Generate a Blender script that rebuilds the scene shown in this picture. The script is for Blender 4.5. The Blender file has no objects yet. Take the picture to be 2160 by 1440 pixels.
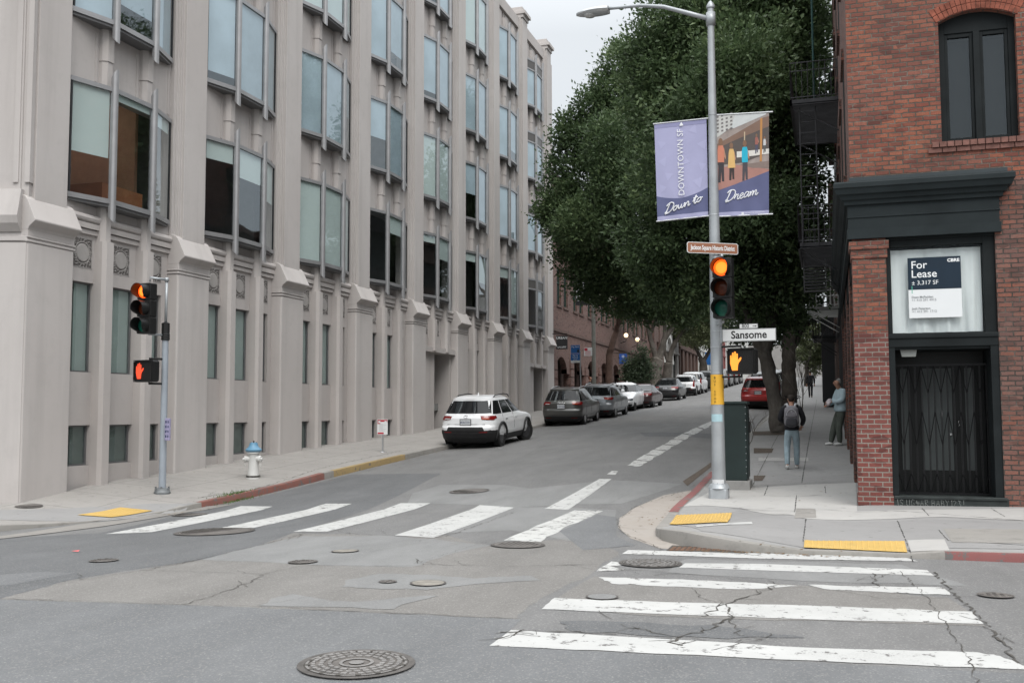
import bpy, bmesh, math, random
import numpy as np
from mathutils import Vector, Matrix
from mathutils.bvhtree import BVHTree
from mathutils.geometry import tessellate_polygon

sc = bpy.context.scene
COL = sc.collection
rad = math.radians

# ------------------------------------------------------------------ camera (solved from the vanishing points)
FPX, CX, CY, EYE = 2112.0, 1080.0, 720.0, 1.6
_d1 = np.array([1747 - CX, 868 - CY, FPX]); _d1 /= np.linalg.norm(_d1)
_d2 = -np.array([-5670 - CX, 891 - CY, FPX]); _d2 -= _d2.dot(_d1) * _d1; _d2 /= np.linalg.norm(_d2)
_up = np.cross(_d2, _d1)
if _up[1] > 0: _up = -_up
RW = np.array([_d2, _d1, _up])          # rows: world X, Y, Z expressed in image axes (right, down, forward)
CAM = Vector((0, 0, EYE))
cam = bpy.data.objects.new("camera", bpy.data.cameras.new("camera"))
COL.objects.link(cam)
r_, u_, b_ = RW @ np.array([1, 0, 0]), RW @ np.array([0, -1, 0]), RW @ np.array([0, 0, -1])
cam.matrix_world = Matrix(((r_[0], u_[0], b_[0], 0), (r_[1], u_[1], b_[1], 0), (r_[2], u_[2], b_[2], EYE), (0, 0, 0, 1)))
cam.data.sensor_width = 36; cam.data.lens = FPX / 2160 * 36
cam.data.clip_start = 0.1; cam.data.clip_end = 3000
sc.camera = cam

# ------------------------------------------------------------------ light: an overcast sky and a weak, wide sun
SUN_EL, SUN_AZ = rad(52), rad(150)       # azimuth from +Y clockwise
wd = bpy.data.worlds.new("World"); sc.world = wd; wd.use_nodes = True
nt = wd.node_tree; nt.nodes.clear()
out = nt.nodes.new('ShaderNodeOutputWorld'); bg = nt.nodes.new('ShaderNodeBackground')
sky = nt.nodes.new('ShaderNodeTexSky'); sky.sky_type = 'NISHITA'; sky.sun_disc = False
sky.sun_elevation = SUN_EL; sky.sun_rotation = SUN_AZ; sky.dust_density = 4; sky.air_density = 1.0
tc = nt.nodes.new('ShaderNodeTexCoord'); sx = nt.nodes.new('ShaderNodeSeparateXYZ')
rp = nt.nodes.new('ShaderNodeValToRGB')  # cloud deck: paler at the horizon, brighter overhead
rp.color_ramp.elements[0].position = 0.0; rp.color_ramp.elements[0].color = (4.75, 4.98, 5.15, 1)
rp.color_ramp.elements[1].position = 1.0; rp.color_ramp.elements[1].color = (19.5, 20, 20.4, 1)
e = rp.color_ramp.elements.new(0.36); e.color = (5.2, 5.42, 5.6, 1)
e = rp.color_ramp.elements.new(0.6); e.color = (11.5, 11.9, 12.2, 1)
nz = nt.nodes.new('ShaderNodeTexNoise'); nz.inputs['Scale'].default_value = 2.2; nz.inputs['Detail'].default_value = 4
mr = nt.nodes.new('ShaderNodeMapRange'); mr.inputs['From Min'].default_value = .3; mr.inputs['From Max'].default_value = .7
mr.inputs['To Min'].default_value = .94; mr.inputs['To Max'].default_value = 1.05
mv = nt.nodes.new('ShaderNodeVectorMath'); mv.operation = 'SCALE'
mx = nt.nodes.new('ShaderNodeMixRGB'); mx.inputs[0].default_value = 0.9
L = nt.links.new
L(tc.outputs['Generated'], sx.inputs[0]); L(sx.outputs['Z'], rp.inputs[0]); L(tc.outputs['Generated'], nz.inputs['Vector'])
L(nz.outputs['Fac'], mr.inputs['Value']); L(rp.outputs[0], mv.inputs[0]); L(mr.outputs[0], mv.inputs['Scale'])
L(sky.outputs[0], mx.inputs[1]); L(mv.outputs[0], mx.inputs[2]); L(mx.outputs[0], bg.inputs[0])
bg.inputs[1].default_value = 0.098
L(bg.outputs[0], out.inputs[0])
sl = bpy.data.lights.new("sun", 'SUN'); sl.energy = 1.1; sl.angle = rad(28); sl.color = (1, .97, .93)
so = bpy.data.objects.new("sun", sl); COL.objects.link(so)
sd = Vector((math.sin(SUN_AZ) * math.cos(SUN_EL), math.cos(SUN_AZ) * math.cos(SUN_EL), math.sin(SUN_EL)))
so.rotation_euler = sd.to_track_quat('Z', 'Y').to_euler(); so.location = (0, 0, 40)
sc.view_settings.view_transform = 'Standard'; sc.view_settings.look = 'None'
sc.view_settings.exposure = 0.72; sc.view_settings.gamma = 1
sc.cycles.max_bounces = 6; sc.cycles.diffuse_bounces = 3; sc.cycles.glossy_bounces = 3
sc.cycles.transparent_max_bounces = 10; sc.cycles.transmission_bounces = 3; sc.cycles.caustics_reflective = False

# ------------------------------------------------------------------ helpers
def cray(px, py):
    v = RW @ np.array([(px - CX) / FPX, (py - CY) / FPX, 1.0])
    return Vector(v)
def onX(px, py, X): r = cray(px, py); return CAM + r * (X / r.x)
def onY(px, py, Y): r = cray(px, py); return CAM + r * (Y / r.y)
def onD(px, py, D): return CAM + cray(px, py) * D          # D = depth along the lens axis
def tab(t, x):
    if x <= t[0][0]: return t[0][1]
    for (a, b), (c, d) in zip(t, t[1:]):
        if x <= c: return b + (d - b) * (x - a) / (c - a)
    return t[-1][1]

class MB:
    def __init__(s): s.v = []; s.f = []; s.m = []; s.cur = 0
    def add(s, vs, fs, m=None):
        o = len(s.v); s.v += [tuple(x) for x in vs]
        s.f += [tuple(i + o for i in f) for f in fs]; s.m += [s.cur if m is None else m] * len(fs); return s
    def box(s, x0, x1, y0, y1, z0, z1, m=None):
        vs = [(x0, y0, z0), (x1, y0, z0), (x1, y1, z0), (x0, y1, z0), (x0, y0, z1), (x1, y0, z1), (x1, y1, z1), (x0, y1, z1)]
        return s.add(vs, [(0, 3, 2, 1), (4, 5, 6, 7), (0, 1, 5, 4), (1, 2, 6, 5), (2, 3, 7, 6), (3, 0, 4, 7)], m)
    def prism(s, poly, a, b, axis='z', m=None):
        # poly 2-D points; extruded along axis from a to b.  z: (x,y)  y: (x,z)  x: (y,z)
        n = len(poly)
        ar = sum(poly[i][0] * poly[(i + 1) % n][1] - poly[(i + 1) % n][0] * poly[i][1] for i in range(n))
        if ar < 0: poly = poly[::-1]
        def P(p, t): return {'z': (p[0], p[1], t), 'y': (p[0], t, p[1]), 'x': (t, p[0], p[1])}[axis]
        vs = [P(p, a) for p in poly] + [P(p, b) for p in poly]
        fl = (axis == 'y') != (b < a)
        fs = [tuple(range(n))[::-1], tuple(range(n, 2 * n))] + [(i, (i + 1) % n, n + (i + 1) % n, n + i) for i in range(n)]
        if fl: fs = [f[::-1] for f in fs]
        return s.add(vs, fs, m)
    def tube(s, pts, r, n=8, m=None, cap=True, squash=None):
        pts = [Vector(p) for p in pts]; k = len(pts)
        rs = r if isinstance(r, (list, tuple)) else [r] * k
        rings = []; up = None
        for i, p in enumerate(pts):
            t = (pts[min(i + 1, k - 1)] - pts[max(i - 1, 0)])
            if t.length < 1e-9: t = Vector((0, 0, 1))
            t.normalize()
            if up is None: up = Vector((0, 0, 1)) if abs(t.z) < .9 else Vector((1, 0, 0))
            a = t.cross(up)
            if a.length < 1e-4: a = t.cross(Vector((0, 1, 0)))
            a.normalize(); b = t.cross(a).normalized(); up = -b if False else up
            rings.append([p + (a * math.cos(2 * math.pi * j / n) + b * math.sin(2 * math.pi * j / n)) * rs[i] for j in range(n)])
        vs = [q for rg in rings for q in rg]; fs = []
        for i in range(k - 1):
            for j in range(n): fs.append((i * n + j, (i + 1) * n + j, (i + 1) * n + (j + 1) % n, i * n + (j + 1) % n))
        if cap: fs.append(tuple(range(n))); fs.append(tuple((k - 1) * n + j for j in range(n))[::-1])
        return s.add(vs, fs, m)
    def cyl(s, p0, p1, r, n=16, m=None, r1=None): return s.tube([p0, p1], [r, r if r1 is None else r1], n, m)
    def lathe(s, prof, c=(0, 0, 0), n=24, m=None, axis='z'):
        vs = []; fs = []; k = len(prof)
        for (r, z) in prof:
            for j in range(n):
                a = 2 * math.pi * j / n; x, y = r * math.cos(a), r * math.sin(a)
                q = {'z': (x, y, z), 'x': (z, x, y), 'y': (y, z, x)}[axis]
                vs.append((c[0] + q[0], c[1] + q[1], c[2] + q[2]))
        for i in range(k - 1):
            for j in range(n): fs.append((i * n + j, i * n + (j + 1) % n, (i + 1) * n + (j + 1) % n, (i + 1) * n + j))
        fs.append(tuple(range(n))[::-1]); fs.append(tuple((k - 1) * n + j for j in range(n)))
        return s.add(vs, fs, m)
    def xf(s, M, i0=0):
        s.v[i0:] = [tuple(M @ Vector(p)) for p in s.v[i0:]]; return s
    def mesh(s, name, mats, smooth=False, off=(0, 0, 0)):
        me = bpy.data.meshes.new(name)
        me.from_pydata(s.v, [], s.f)
        for mt in (mats if isinstance(mats, (list, tuple)) else [mats]): me.materials.append(mt)
        if any(s.m): me.polygons.foreach_set('material_index', s.m)
        # box-projected UVs in metres (world axes as built)
        uv = me.uv_layers.new(name='uv'); co = np.array(s.v, float).reshape(-1, 3)
        nl = len(me.loops); vi = np.empty(nl, int); me.loops.foreach_get('vertex_index', vi)
        nf = len(me.polygons); nr = np.empty(nf * 3); me.polygons.foreach_get('normal', nr); nr = nr.reshape(-1, 3)
        lt = np.empty(nf, int); me.polygons.foreach_get('loop_total', lt)
        ax = np.abs(nr).argmax(1); ax = np.repeat(ax, lt); c = co[vi]
        u = np.where(ax == 0, c[:, 1], c[:, 0]); v = np.where(ax == 2, c[:, 1], c[:, 2])
        uv.data.foreach_set('uv', np.stack([u, v], 1).ravel())
        if any(off): me.transform(Matrix.Translation(-Vector(off)))
        if smooth:
            me.polygons.foreach_set('use_smooth', [True] * nf)
            if smooth is not True: me.set_sharp_from_angle(angle=rad(smooth))
        me.update(); return me
    def build(s, name, mats, parent=None, smooth=False, bevel=0, local=False):
        off = (0, 0, 0)
        if parent is not None and not local:
            o, q = Vector((0, 0, 0)), parent
            while q: o += q.location; q = q.parent
            off = tuple(o)
        me = s.mesh(name, mats, smooth, off)
        o = bpy.data.objects.new(name, me); COL.objects.link(o)
        if parent is not None: o.parent = parent
        if bevel:
            b = o.modifiers.new('bevel', 'BEVEL'); b.width = bevel; b.segments = 2; b.limit_method = 'ANGLE'; b.angle_limit = rad(40)
        return o

def tag(o, label=None, cat=None, group=None, kind=None):
    if label: o['label'] = label
    if cat: o['category'] = cat
    if group: o['group'] = group
    if kind: o['kind'] = kind
    return o
def empty(name, loc, label, cat, group=None, rz=0):
    o = bpy.data.objects.new(name, None); COL.objects.link(o); o.location = loc; o.rotation_euler = (0, 0, rz)
    o.empty_display_size = .2
    return tag(o, label, cat, group)
def struct(o): o['kind'] = 'structure'; return o
CH = {}
def copy_tree(o, parent=None):
    c = o.copy(); COL.objects.link(c)
    if parent is not None: c.parent = parent
    for ch in list(o.children): copy_tree(ch, c)
    return c

def text_obj(body, size, mat, M, name='lettering', parent=None, sx=1.0, ext=.002, align='CENTER', space=1.0, bold=0, shear=0):
    cu = bpy.data.curves.new('t', 'FONT'); cu.body = body; cu.size = size; cu.extrude = ext; cu.offset = bold
    cu.align_x = align; cu.align_y = 'CENTER'; cu.space_character = space; cu.shear = shear; cu.resolution_u = 3
    t = bpy.data.objects.new('t', cu); COL.objects.link(t)
    dg = bpy.context.evaluated_depsgraph_get(); dg.update()
    me = bpy.data.meshes.new_from_object(t.evaluated_get(dg)); bpy.data.objects.remove(t); bpy.data.curves.remove(cu)
    me.transform(M @ Matrix.Diagonal((sx, 1, 1, 1)))
    me.name = name; me.materials.clear(); me.materials.append(mat)
    o = bpy.data.objects.new(name, me); COL.objects.link(o)
    if parent is not None:
        off, q = Vector((0, 0, 0)), parent
        while q: off += q.location; q = q.parent
        me.transform(Matrix.Translation(-off)); o.parent = parent
    return o
def frame_M(origin, xdir, ydir):
    x = Vector(xdir).normalized(); y = Vector(ydir); y = (y - y.dot(x) * x).normalized(); z = x.cross(y)
    M = Matrix((x, y, z)).transposed().to_4x4(); M.translation = Vector(origin); return M

# ------------------------------------------------------------------ materials
def new_mat(name):
    m = bpy.data.materials.new(name); m.use_nodes = True; t = m.node_tree
    return m, t, t.nodes['Principled BSDF']
def N(t, ty, **kw):
    n = t.nodes.new(ty)
    for k, v in kw.items():
        if k in n.inputs: n.inputs[k].default_value = v
        else: setattr(n, k, v)
    return n
def c4(c): return (c[0], c[1], c[2], 1)
def mixc(t, fac, a, b, mode='MIX'):
    n = t.nodes.new('ShaderNodeMixRGB'); n.blend_type = mode
    for i, x in ((0, fac), (1, a), (2, b)):
        if hasattr(x, 'links') or hasattr(x, 'is_linked'): t.links.new(x, n.inputs[i])
        elif i == 0: n.inputs[0].default_value = x
        else: n.inputs[i].default_value = c4(x)
    return n.outputs[0]
def noise(t, scale, detail=4, rough=.55, vec=None, stretch=None, lo=None, hi=None):
    n = N(t, 'ShaderNodeTexNoise'); n.inputs['Scale'].default_value = scale; n.inputs['Detail'].default_value = detail
    n.inputs['Roughness'].default_value = rough
    if vec is None: g = N(t, 'ShaderNodeNewGeometry'); vec = g.outputs['Position']
    if stretch:
        mp = N(t, 'ShaderNodeMapping'); mp.inputs['Scale'].default_value = stretch; t.links.new(vec, mp.inputs[0]); vec = mp.outputs[0]
    t.links.new(vec, n.inputs['Vector']); o = n.outputs['Fac']
    if lo is not None:
        r = N(t, 'ShaderNodeMapRange'); r.inputs['From Min'].default_value = lo; r.inputs['From Max'].default_value = hi
        t.links.new(o, r.inputs['Value']); o = r.outputs[0]
    return o
def bump(t, bs, h, strength=.3, dist=.01, prev=None):
    b = N(t, 'ShaderNodeBump'); b.inputs['Strength'].default_value = strength; b.inputs['Distance'].default_value = dist
    t.links.new(h, b.inputs['Height'])
    if prev: t.links.new(prev, b.inputs['Normal'])
    if bs: t.links.new(b.outputs[0], bs.inputs['Normal'])
    return b.outputs[0]
def objc(t): n = N(t, 'ShaderNodeTexCoord'); return n.outputs['Object']

def plain(name, col, rough=.6, metal=0, var=.12, vscale=3, bmp=0, bscale=60, spec=None, obj=True):
    m, t, b = new_mat(name); vec = objc(t) if obj else None
    f = noise(t, vscale, 5, .6, vec, lo=.3, hi=.7)
    c = mixc(t, f, [x * (1 - var) for x in col], [min(1, x * (1 + var)) for x in col])
    t.links.new(c, b.inputs['Base Color']); b.inputs['Roughness'].default_value = rough; b.inputs['Metallic'].default_value = metal
    b.inputs['Specular IOR Level'].default_value = .3 if spec is None else spec
    if bmp: bump(t, b, noise(t, bscale, 4, .6, vec), bmp, .004)
    return m
def emit(name, col, st, base=(.02, .02, .02)):
    m, t, b = new_mat(name); b.inputs['Base Color'].default_value = c4(base)
    b.inputs['Emission Color'].default_value = c4(col); b.inputs['Emission Strength'].default_value = st; return m
def chipped(name, col, under, amount=.62, rough=.5, scale=14):
    m, t, b = new_mat(name); v = objc(t)
    f = noise(t, scale, 6, .7, v, lo=amount, hi=amount + .03)
    f2 = noise(t, 3, 4, .6, v, lo=.3, hi=.7)
    c = mixc(t, f, mixc(t, f2, [x * .85 for x in col], col), under)
    t.links.new(c, b.inputs['Base Color']); b.inputs['Roughness'].default_value = rough
    bump(t, b, f, -.3, .003); return m
def paint_mark(name, col, wear=.60):
    m, t, b = new_mat(name)
    f = noise(t, 7, 8, .75, None, lo=wear, hi=wear + .035)
    f2 = noise(t, 1.1, 6, .65, None, lo=.35, hi=.65)
    f3 = noise(t, 90, 3, .6, None, lo=.35, hi=.65)
    c = mixc(t, f2, col, [x * .74 for x in col]); c = mixc(t, f3, c, [x * .9 for x in col]); c = mixc(t, f, c, (.12, .115, .11))
    t.links.new(c, b.inputs['Base Color']); b.inputs['Roughness'].default_value = .75
    bump(t, b, noise(t, 120, 4, .6), .35, .004); return m

def asphalt(name, c1, c2, speck=.5, tint=None, cracks=True):
    m, t, b = new_mat(name)
    big = noise(t, .22, 5, .6, None, lo=.35, hi=.65)
    mid = noise(t, 1.6, 6, .65, None, (1, .35, 1), lo=.3, hi=.7)
    fine = noise(t, 130, 3, .7, None, lo=.3, hi=.7)
    stone = N(t, 'ShaderNodeTexVoronoi'); stone.inputs['Scale'].default_value = 95
    g = N(t, 'ShaderNodeNewGeometry'); t.links.new(g.outputs['Position'], stone.inputs['Vector'])
    sp = N(t, 'ShaderNodeMapRange'); sp.inputs['From Min'].default_value = .0; sp.inputs['From Max'].default_value = .5
    t.links.new(stone.outputs['Distance'], sp.inputs['Value'])
    c = mixc(t, big, c1, c2)
    c = mixc(t, mid, c, [x * .78 for x in c1])
    oil = noise(t, .9, 3, .5, None, lo=.62, hi=.8); om = N(t, 'ShaderNodeMath', operation='MULTIPLY'); t.links.new(oil, om.inputs[0]); om.inputs[1].default_value = .45
    c = mixc(t, om.outputs[0], c, [x * .6 for x in c1])
    wn = N(t, 'ShaderNodeSeparateColor'); t.links.new(stone.outputs['Color'], wn.inputs[0])
    wr = N(t, 'ShaderNodeMapRange'); wr.inputs['From Min'].default_value = .8; wr.inputs['From Max'].default_value = 1.0; wr.inputs['To Max'].default_value = speck
    t.links.new(wn.outputs[0], wr.inputs['Value'])
    c = mixc(t, wr.outputs[0], c, (.34, .33, .31))
    dk = N(t, 'ShaderNodeMapRange'); dk.inputs['From Min'].default_value = .3; dk.inputs['From Max'].default_value = 0; dk.inputs['To Max'].default_value = .6 * speck
    t.links.new(wn.outputs[1], dk.inputs['Value'])
    c = mixc(t, dk.outputs[0], c, [x * .55 for x in c1])
    t.links.new(c, b.inputs['Base Color']); b.inputs['Roughness'].default_value = .82
    h = mixc(t, .5, fine, sp.outputs[0]); n1 = bump(t, None, h, .55, .006)
    bump(t, b, noise(t, 3, 5, .6), .25, .03, n1)
    return m

def concrete(name, c1, c2, dirt=.35, joints=None, rough=.85, streak=False, sc_=1.0):
    m, t, b = new_mat(name)
    f = noise(t, .7 * sc_, 6, .6, None, lo=.3, hi=.7)
    c = mixc(t, f, c1, c2)
    d = noise(t, 4 * sc_, 7, .7, None, lo=.52, hi=.8)
    dm = N(t, 'ShaderNodeMath', operation='MULTIPLY'); t.links.new(d, dm.inputs[0]); dm.inputs[1].default_value = dirt
    c = mixc(t, dm.outputs[0], c, [x * .55 for x in c1])
    if streak:
        s = noise(t, 2.2, 5, .6, None, (1, 1, .06), lo=.5, hi=.85)
        sm = N(t, 'ShaderNodeMath', operation='MULTIPLY'); t.links.new(s, sm.inputs[0]); sm.inputs[1].default_value = .5
        c = mixc(t, sm.outputs[0], c, [x * .55 for x in c1])
        s2 = noise(t, .35, 3, .5, None, (1, 1, .7), lo=.35, hi=.65)
        c = mixc(t, s2, c, mixc(t, .35, c, (.40, .36, .34)))
    g = noise(t, 160, 3, .6, None, lo=.3, hi=.7)
    c = mixc(t, g, c, mixc(t, .12, c, (.1, .1, .1)))
    if not streak:
        vg = N(t, 'ShaderNodeTexVoronoi'); vg.inputs['Scale'].default_value = 3.2; gg = N(t, 'ShaderNodeNewGeometry'); t.links.new(gg.outputs['Position'], vg.inputs['Vector'])
        vm_ = N(t, 'ShaderNodeMapRange'); vm_.inputs['From Min'].default_value = .11; vm_.inputs['From Max'].default_value = .07; vm_.inputs['To Max'].default_value = .55; t.links.new(vg.outputs['Distance'], vm_.inputs['Value'])
        c = mixc(t, vm_.outputs[0], c, [x * .45 for x in c1])
    if joints:
        jx, jy = joints
        g_ = N(t, 'ShaderNodeNewGeometry'); sp = N(t, 'ShaderNodeSeparateXYZ'); t.links.new(g_.outputs['Position'], sp.inputs[0])
        fs = []
        for o, (per, ph) in ((0, jx), (1, jy)):
            a = N(t, 'ShaderNodeMath', operation='ADD'); t.links.new(sp.outputs[o], a.inputs[0]); a.inputs[1].default_value = ph + 1000 * per
            mo = N(t, 'ShaderNodeMath', operation='MODULO'); t.links.new(a.outputs[0], mo.inputs[0]); mo.inputs[1].default_value = per
            lt = N(t, 'ShaderNodeMath', operation='LESS_THAN'); t.links.new(mo.outputs[0], lt.inputs[0]); lt.inputs[1].default_value = .014
            fs.append(lt.outputs[0])
        mxn = N(t, 'ShaderNodeMath', operation='MAXIMUM'); t.links.new(fs[0], mxn.inputs[0]); t.links.new(fs[1], mxn.inputs[1])
        c = mixc(t, mxn.outputs[0], c, [x * .35 for x in c1])
    t.links.new(c, b.inputs['Base Color']); b.inputs['Roughness'].default_value = rough
    n1 = bump(t, None, noise(t, 70, 5, .65), .22, .005)
    bump(t, b, noise(t, 5, 4, .6), .12, .02, n1)
    return m

def brick(name, cols, mortar, bw=.21, rh=.0762, ms=.008, rough=.9, wob=.004, mort_show=1.0, dark=.3, bstr=.9):
    m, t, b = new_mat(name)
    uv = N(t, 'ShaderNodeUVMap'); uv.uv_map = 'uv'
    nz_ = N(t, 'ShaderNodeTexNoise'); nz_.inputs['Scale'].default_value = 9; nz_.inputs['Detail'].default_value = 3
    t.links.new(uv.outputs[0], nz_.inputs['Vector'])
    vm = N(t, 'ShaderNodeVectorMath', operation='SCALE'); t.links.new(nz_.outputs['Color'], vm.inputs[0]); vm.inputs['Scale'].default_value = wob * 2
    nz3 = N(t, 'ShaderNodeTexNoise'); nz3.inputs['Scale'].default_value = 40; nz3.inputs['Detail'].default_value = 2
    t.links.new(uv.outputs[0], nz3.inputs['Vector'])
    vm3 = N(t, 'ShaderNodeVectorMath', operation='SCALE'); t.links.new(nz3.outputs['Color'], vm3.inputs[0]); vm3.inputs['Scale'].default_value = wob * .9
    va = N(t, 'ShaderNodeVectorMath', operation='ADD'); t.links.new(uv.outputs[0], va.inputs[0]); t.links.new(vm.outputs[0], va.inputs[1])
    va3 = N(t, 'ShaderNodeVectorMath', operation='ADD'); t.links.new(va.outputs[0], va3.inputs[0]); t.links.new(vm3.outputs[0], va3.inputs[1])
    def bt(c1, c2, bias):
        n = N(t, 'ShaderNodeTexBrick'); n.offset = .5; n.inputs['Scale'].default_value = 1
        n.inputs['Brick Width'].default_value = bw; n.inputs['Row Height'].default_value = rh
        n.inputs['Mortar Size'].default_value = ms; n.inputs['Mortar Smooth'].default_value = .35; n.inputs['Bias'].default_value = bias
        n.inputs['Color1'].default_value = c4(c1); n.inputs['Color2'].default_value = c4(c2); n.inputs['Mortar'].default_value = c4(mortar)
        t.links.new(va3.outputs[0], n.inputs['Vector']); return n
    a = bt(cols[0], cols[1], -.1); a2 = bt(cols[2], cols[3], .1)
    f = noise(t, 1.1, 5, .6, None, lo=.42, hi=.62)
    c = mixc(t, f, a.outputs['Color'], a2.outputs['Color'])
    g = noise(t, 45, 5, .7, None, lo=.3, hi=.75)
    c = mixc(t, g, c, mixc(t, dark, c, (.03, .02, .018)))
    vb = N(t, 'ShaderNodeTexVoronoi'); vb.inputs['Scale'].default_value = 1; sv = N(t, 'ShaderNodeMapping'); sv.inputs['Scale'].default_value = (1 / bw, 1 / rh, 1); t.links.new(va3.outputs[0], sv.inputs[0]); t.links.new(sv.outputs[0], vb.inputs['Vector'])
    vs_ = N(t, 'ShaderNodeSeparateColor'); t.links.new(vb.outputs['Color'], vs_.inputs[0]); vr = N(t, 'ShaderNodeMapRange'); vr.inputs['From Min'].default_value = .7; vr.inputs['From Max'].default_value = 1; vr.inputs['To Max'].default_value = .7; t.links.new(vs_.outputs[0], vr.inputs['Value'])
    c = mixc(t, vr.outputs[0], c, [x * .45 for x in cols[2]])
    so_ = noise(t, .5, 6, .65, None, lo=.45, hi=.8)
    sm = N(t, 'ShaderNodeMath', operation='MULTIPLY'); t.links.new(so_, sm.inputs[0]); sm.inputs[1].default_value = .55
    c = mixc(t, sm.outputs[0], c, mixc(t, .7, c, (.07, .055, .05)))
    pa = noise(t, 3.5, 5, .75, None, lo=.36, hi=.52)
    mm = N(t, 'ShaderNodeMath', operation='MULTIPLY'); t.links.new(a.outputs['Fac'], mm.inputs[0]); t.links.new(pa, mm.inputs[1])
    mc = mixc(t, mm.outputs[0], c, [x * .32 for x in mortar]) if mort_show < 1 else c
    t.links.new(mc, b.inputs['Base Color']); b.inputs['Roughness'].default_value = rough
    iv = N(t, 'ShaderNodeMath', operation='SUBTRACT'); iv.inputs[0].default_value = 1; t.links.new(a.outputs['Fac'], iv.inputs[1])
    n1 = bump(t, None, noise(t, 55, 5, .7), .6, .006)
    bump(t, b, iv.outputs[0], bstr, .012, n1)
    return m

def glass(name, tint=(.75, .85, .85), refl=.32, rough=.02, trans=1.0):
    m = bpy.data.materials.new(name); m.use_nodes = True; t = m.node_tree; t.nodes.clear()
    o = N(t, 'ShaderNodeOutputMaterial'); gl = N(t, 'ShaderNodeBsdfGlossy'); tr = N(t, 'ShaderNodeBsdfTransparent'); mx_ = N(t, 'ShaderNodeMixShader')
    gl.inputs['Roughness'].default_value = rough; gl.inputs['Color'].default_value = (.82, .9, .95, 1); tr.inputs['Color'].default_value = c4(tint)
    g_ = N(t, 'ShaderNodeNewGeometry'); dt = N(t, 'ShaderNodeVectorMath', operation='DOT_PRODUCT'); t.links.new(g_.outputs['Normal'], dt.inputs[0]); t.links.new(g_.outputs['Incoming'], dt.inputs[1])
    ab = N(t, 'ShaderNodeMath', operation='ABSOLUTE'); t.links.new(dt.outputs['Value'], ab.inputs[0]); om = N(t, 'ShaderNodeMath', operation='SUBTRACT'); om.inputs[0].default_value = 1; om.use_clamp = True; t.links.new(ab.outputs[0], om.inputs[1])
    pw = N(t, 'ShaderNodeMath', operation='POWER'); t.links.new(om.outputs[0], pw.inputs[0]); pw.inputs[1].default_value = 5; ml_ = N(t, 'ShaderNodeMath', operation='MULTIPLY_ADD'); t.links.new(pw.outputs[0], ml_.inputs[0]); ml_.inputs[1].default_value = .96; ml_.inputs[2].default_value = .04
    ad = N(t, 'ShaderNodeMath', operation='ADD'); ad.use_clamp = True; t.links.new(ml_.outputs[0], ad.inputs[0]); ad.inputs[1].default_value = refl
    t.links.new(ad.outputs[0], mx_.inputs[0]); t.links.new(tr.outputs[0], mx_.inputs[1]); t.links.new(gl.outputs[0], mx_.inputs[2])
    w = noise(t, .35, 2, .5); bm = N(t, 'ShaderNodeBump'); bm.inputs['Strength'].default_value = .06; bm.inputs['Distance'].default_value = .3
    t.links.new(w, bm.inputs['Height']); t.links.new(bm.outputs[0], gl.inputs['Normal'])
    t.links.new(mx_.outputs[0], o.inputs[0]); return m
# ------------------------------------------------------------------ ground
P_ = [(-60, 0), (9, 0), (12, -.04), (14.5, -.06), (17, -.06), (19, .03), (21.3, .15), (24.3, .32), (30.7, .65), (41.8, 1.2), (62, 2.2), (87, 3.45), (150, 6.6), (220, 8.6), (1500, 12)]
CL = [(-60, .018), (9, .02), (13, .03), (20, .035)]
CR = [(14, 0), (20, .04)]
def road_z(X, Y):
    if X <= -4.6: return tab(P_, Y) + tab(CL, Y) * (max(X, -25) + 4.6)
    return tab(P_, Y) - tab(CR, Y) * min(X + 4.6, 2.1)
def grid_mesh(name, xs, ys, fz, mat):
    b = MB(); n = len(ys)
    b.v = [(x, y, fz(x, y)) for x in xs for y in ys]
    b.f = [(i * n + j, (i + 1) * n + j, (i + 1) * n + j + 1, i * n + j + 1) for i in range(len(xs) - 1) for j in range(n - 1)]
    b.m = [0] * len(b.f); return b.build(name, mat, smooth=True)
ASPH = asphalt('asphalt', (.158, .157, .155), (.18, .178, .175))
ASPH_DK = asphalt('asphalt_newer', (.112, .115, .118), (.132, .135, .138), .35)
ASPH_MID = asphalt('asphalt_band', (.142, .146, .150), (.163, .167, .17), .45)
ASPH_TAN = asphalt('asphalt_worn', (.180, .172, .161), (.205, .197, .186), .5)
ASPH_GREY = asphalt('asphalt_patch', (.205, .206, .203), (.228, .229, .226), .35)
xs = [-900, -300, -100, -50, -30] + [-24 + .5 * i for i in range(69)] + [14, 20, 40, 100, 300, 900]
ys = [-300, -100, -40, -10, -4] + [.5 * i for i in range(18)] + [9 + .25 * i for i in range(84)] + [30 + .5 * i for i in range(70)] + [66, 70, 75, 80, 87, 95, 105, 120, 135, 150, 170, 190, 220, 300, 500, 1000, 1500]
road = struct(grid_mesh('road', xs, ys, road_z, ASPH))

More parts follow.
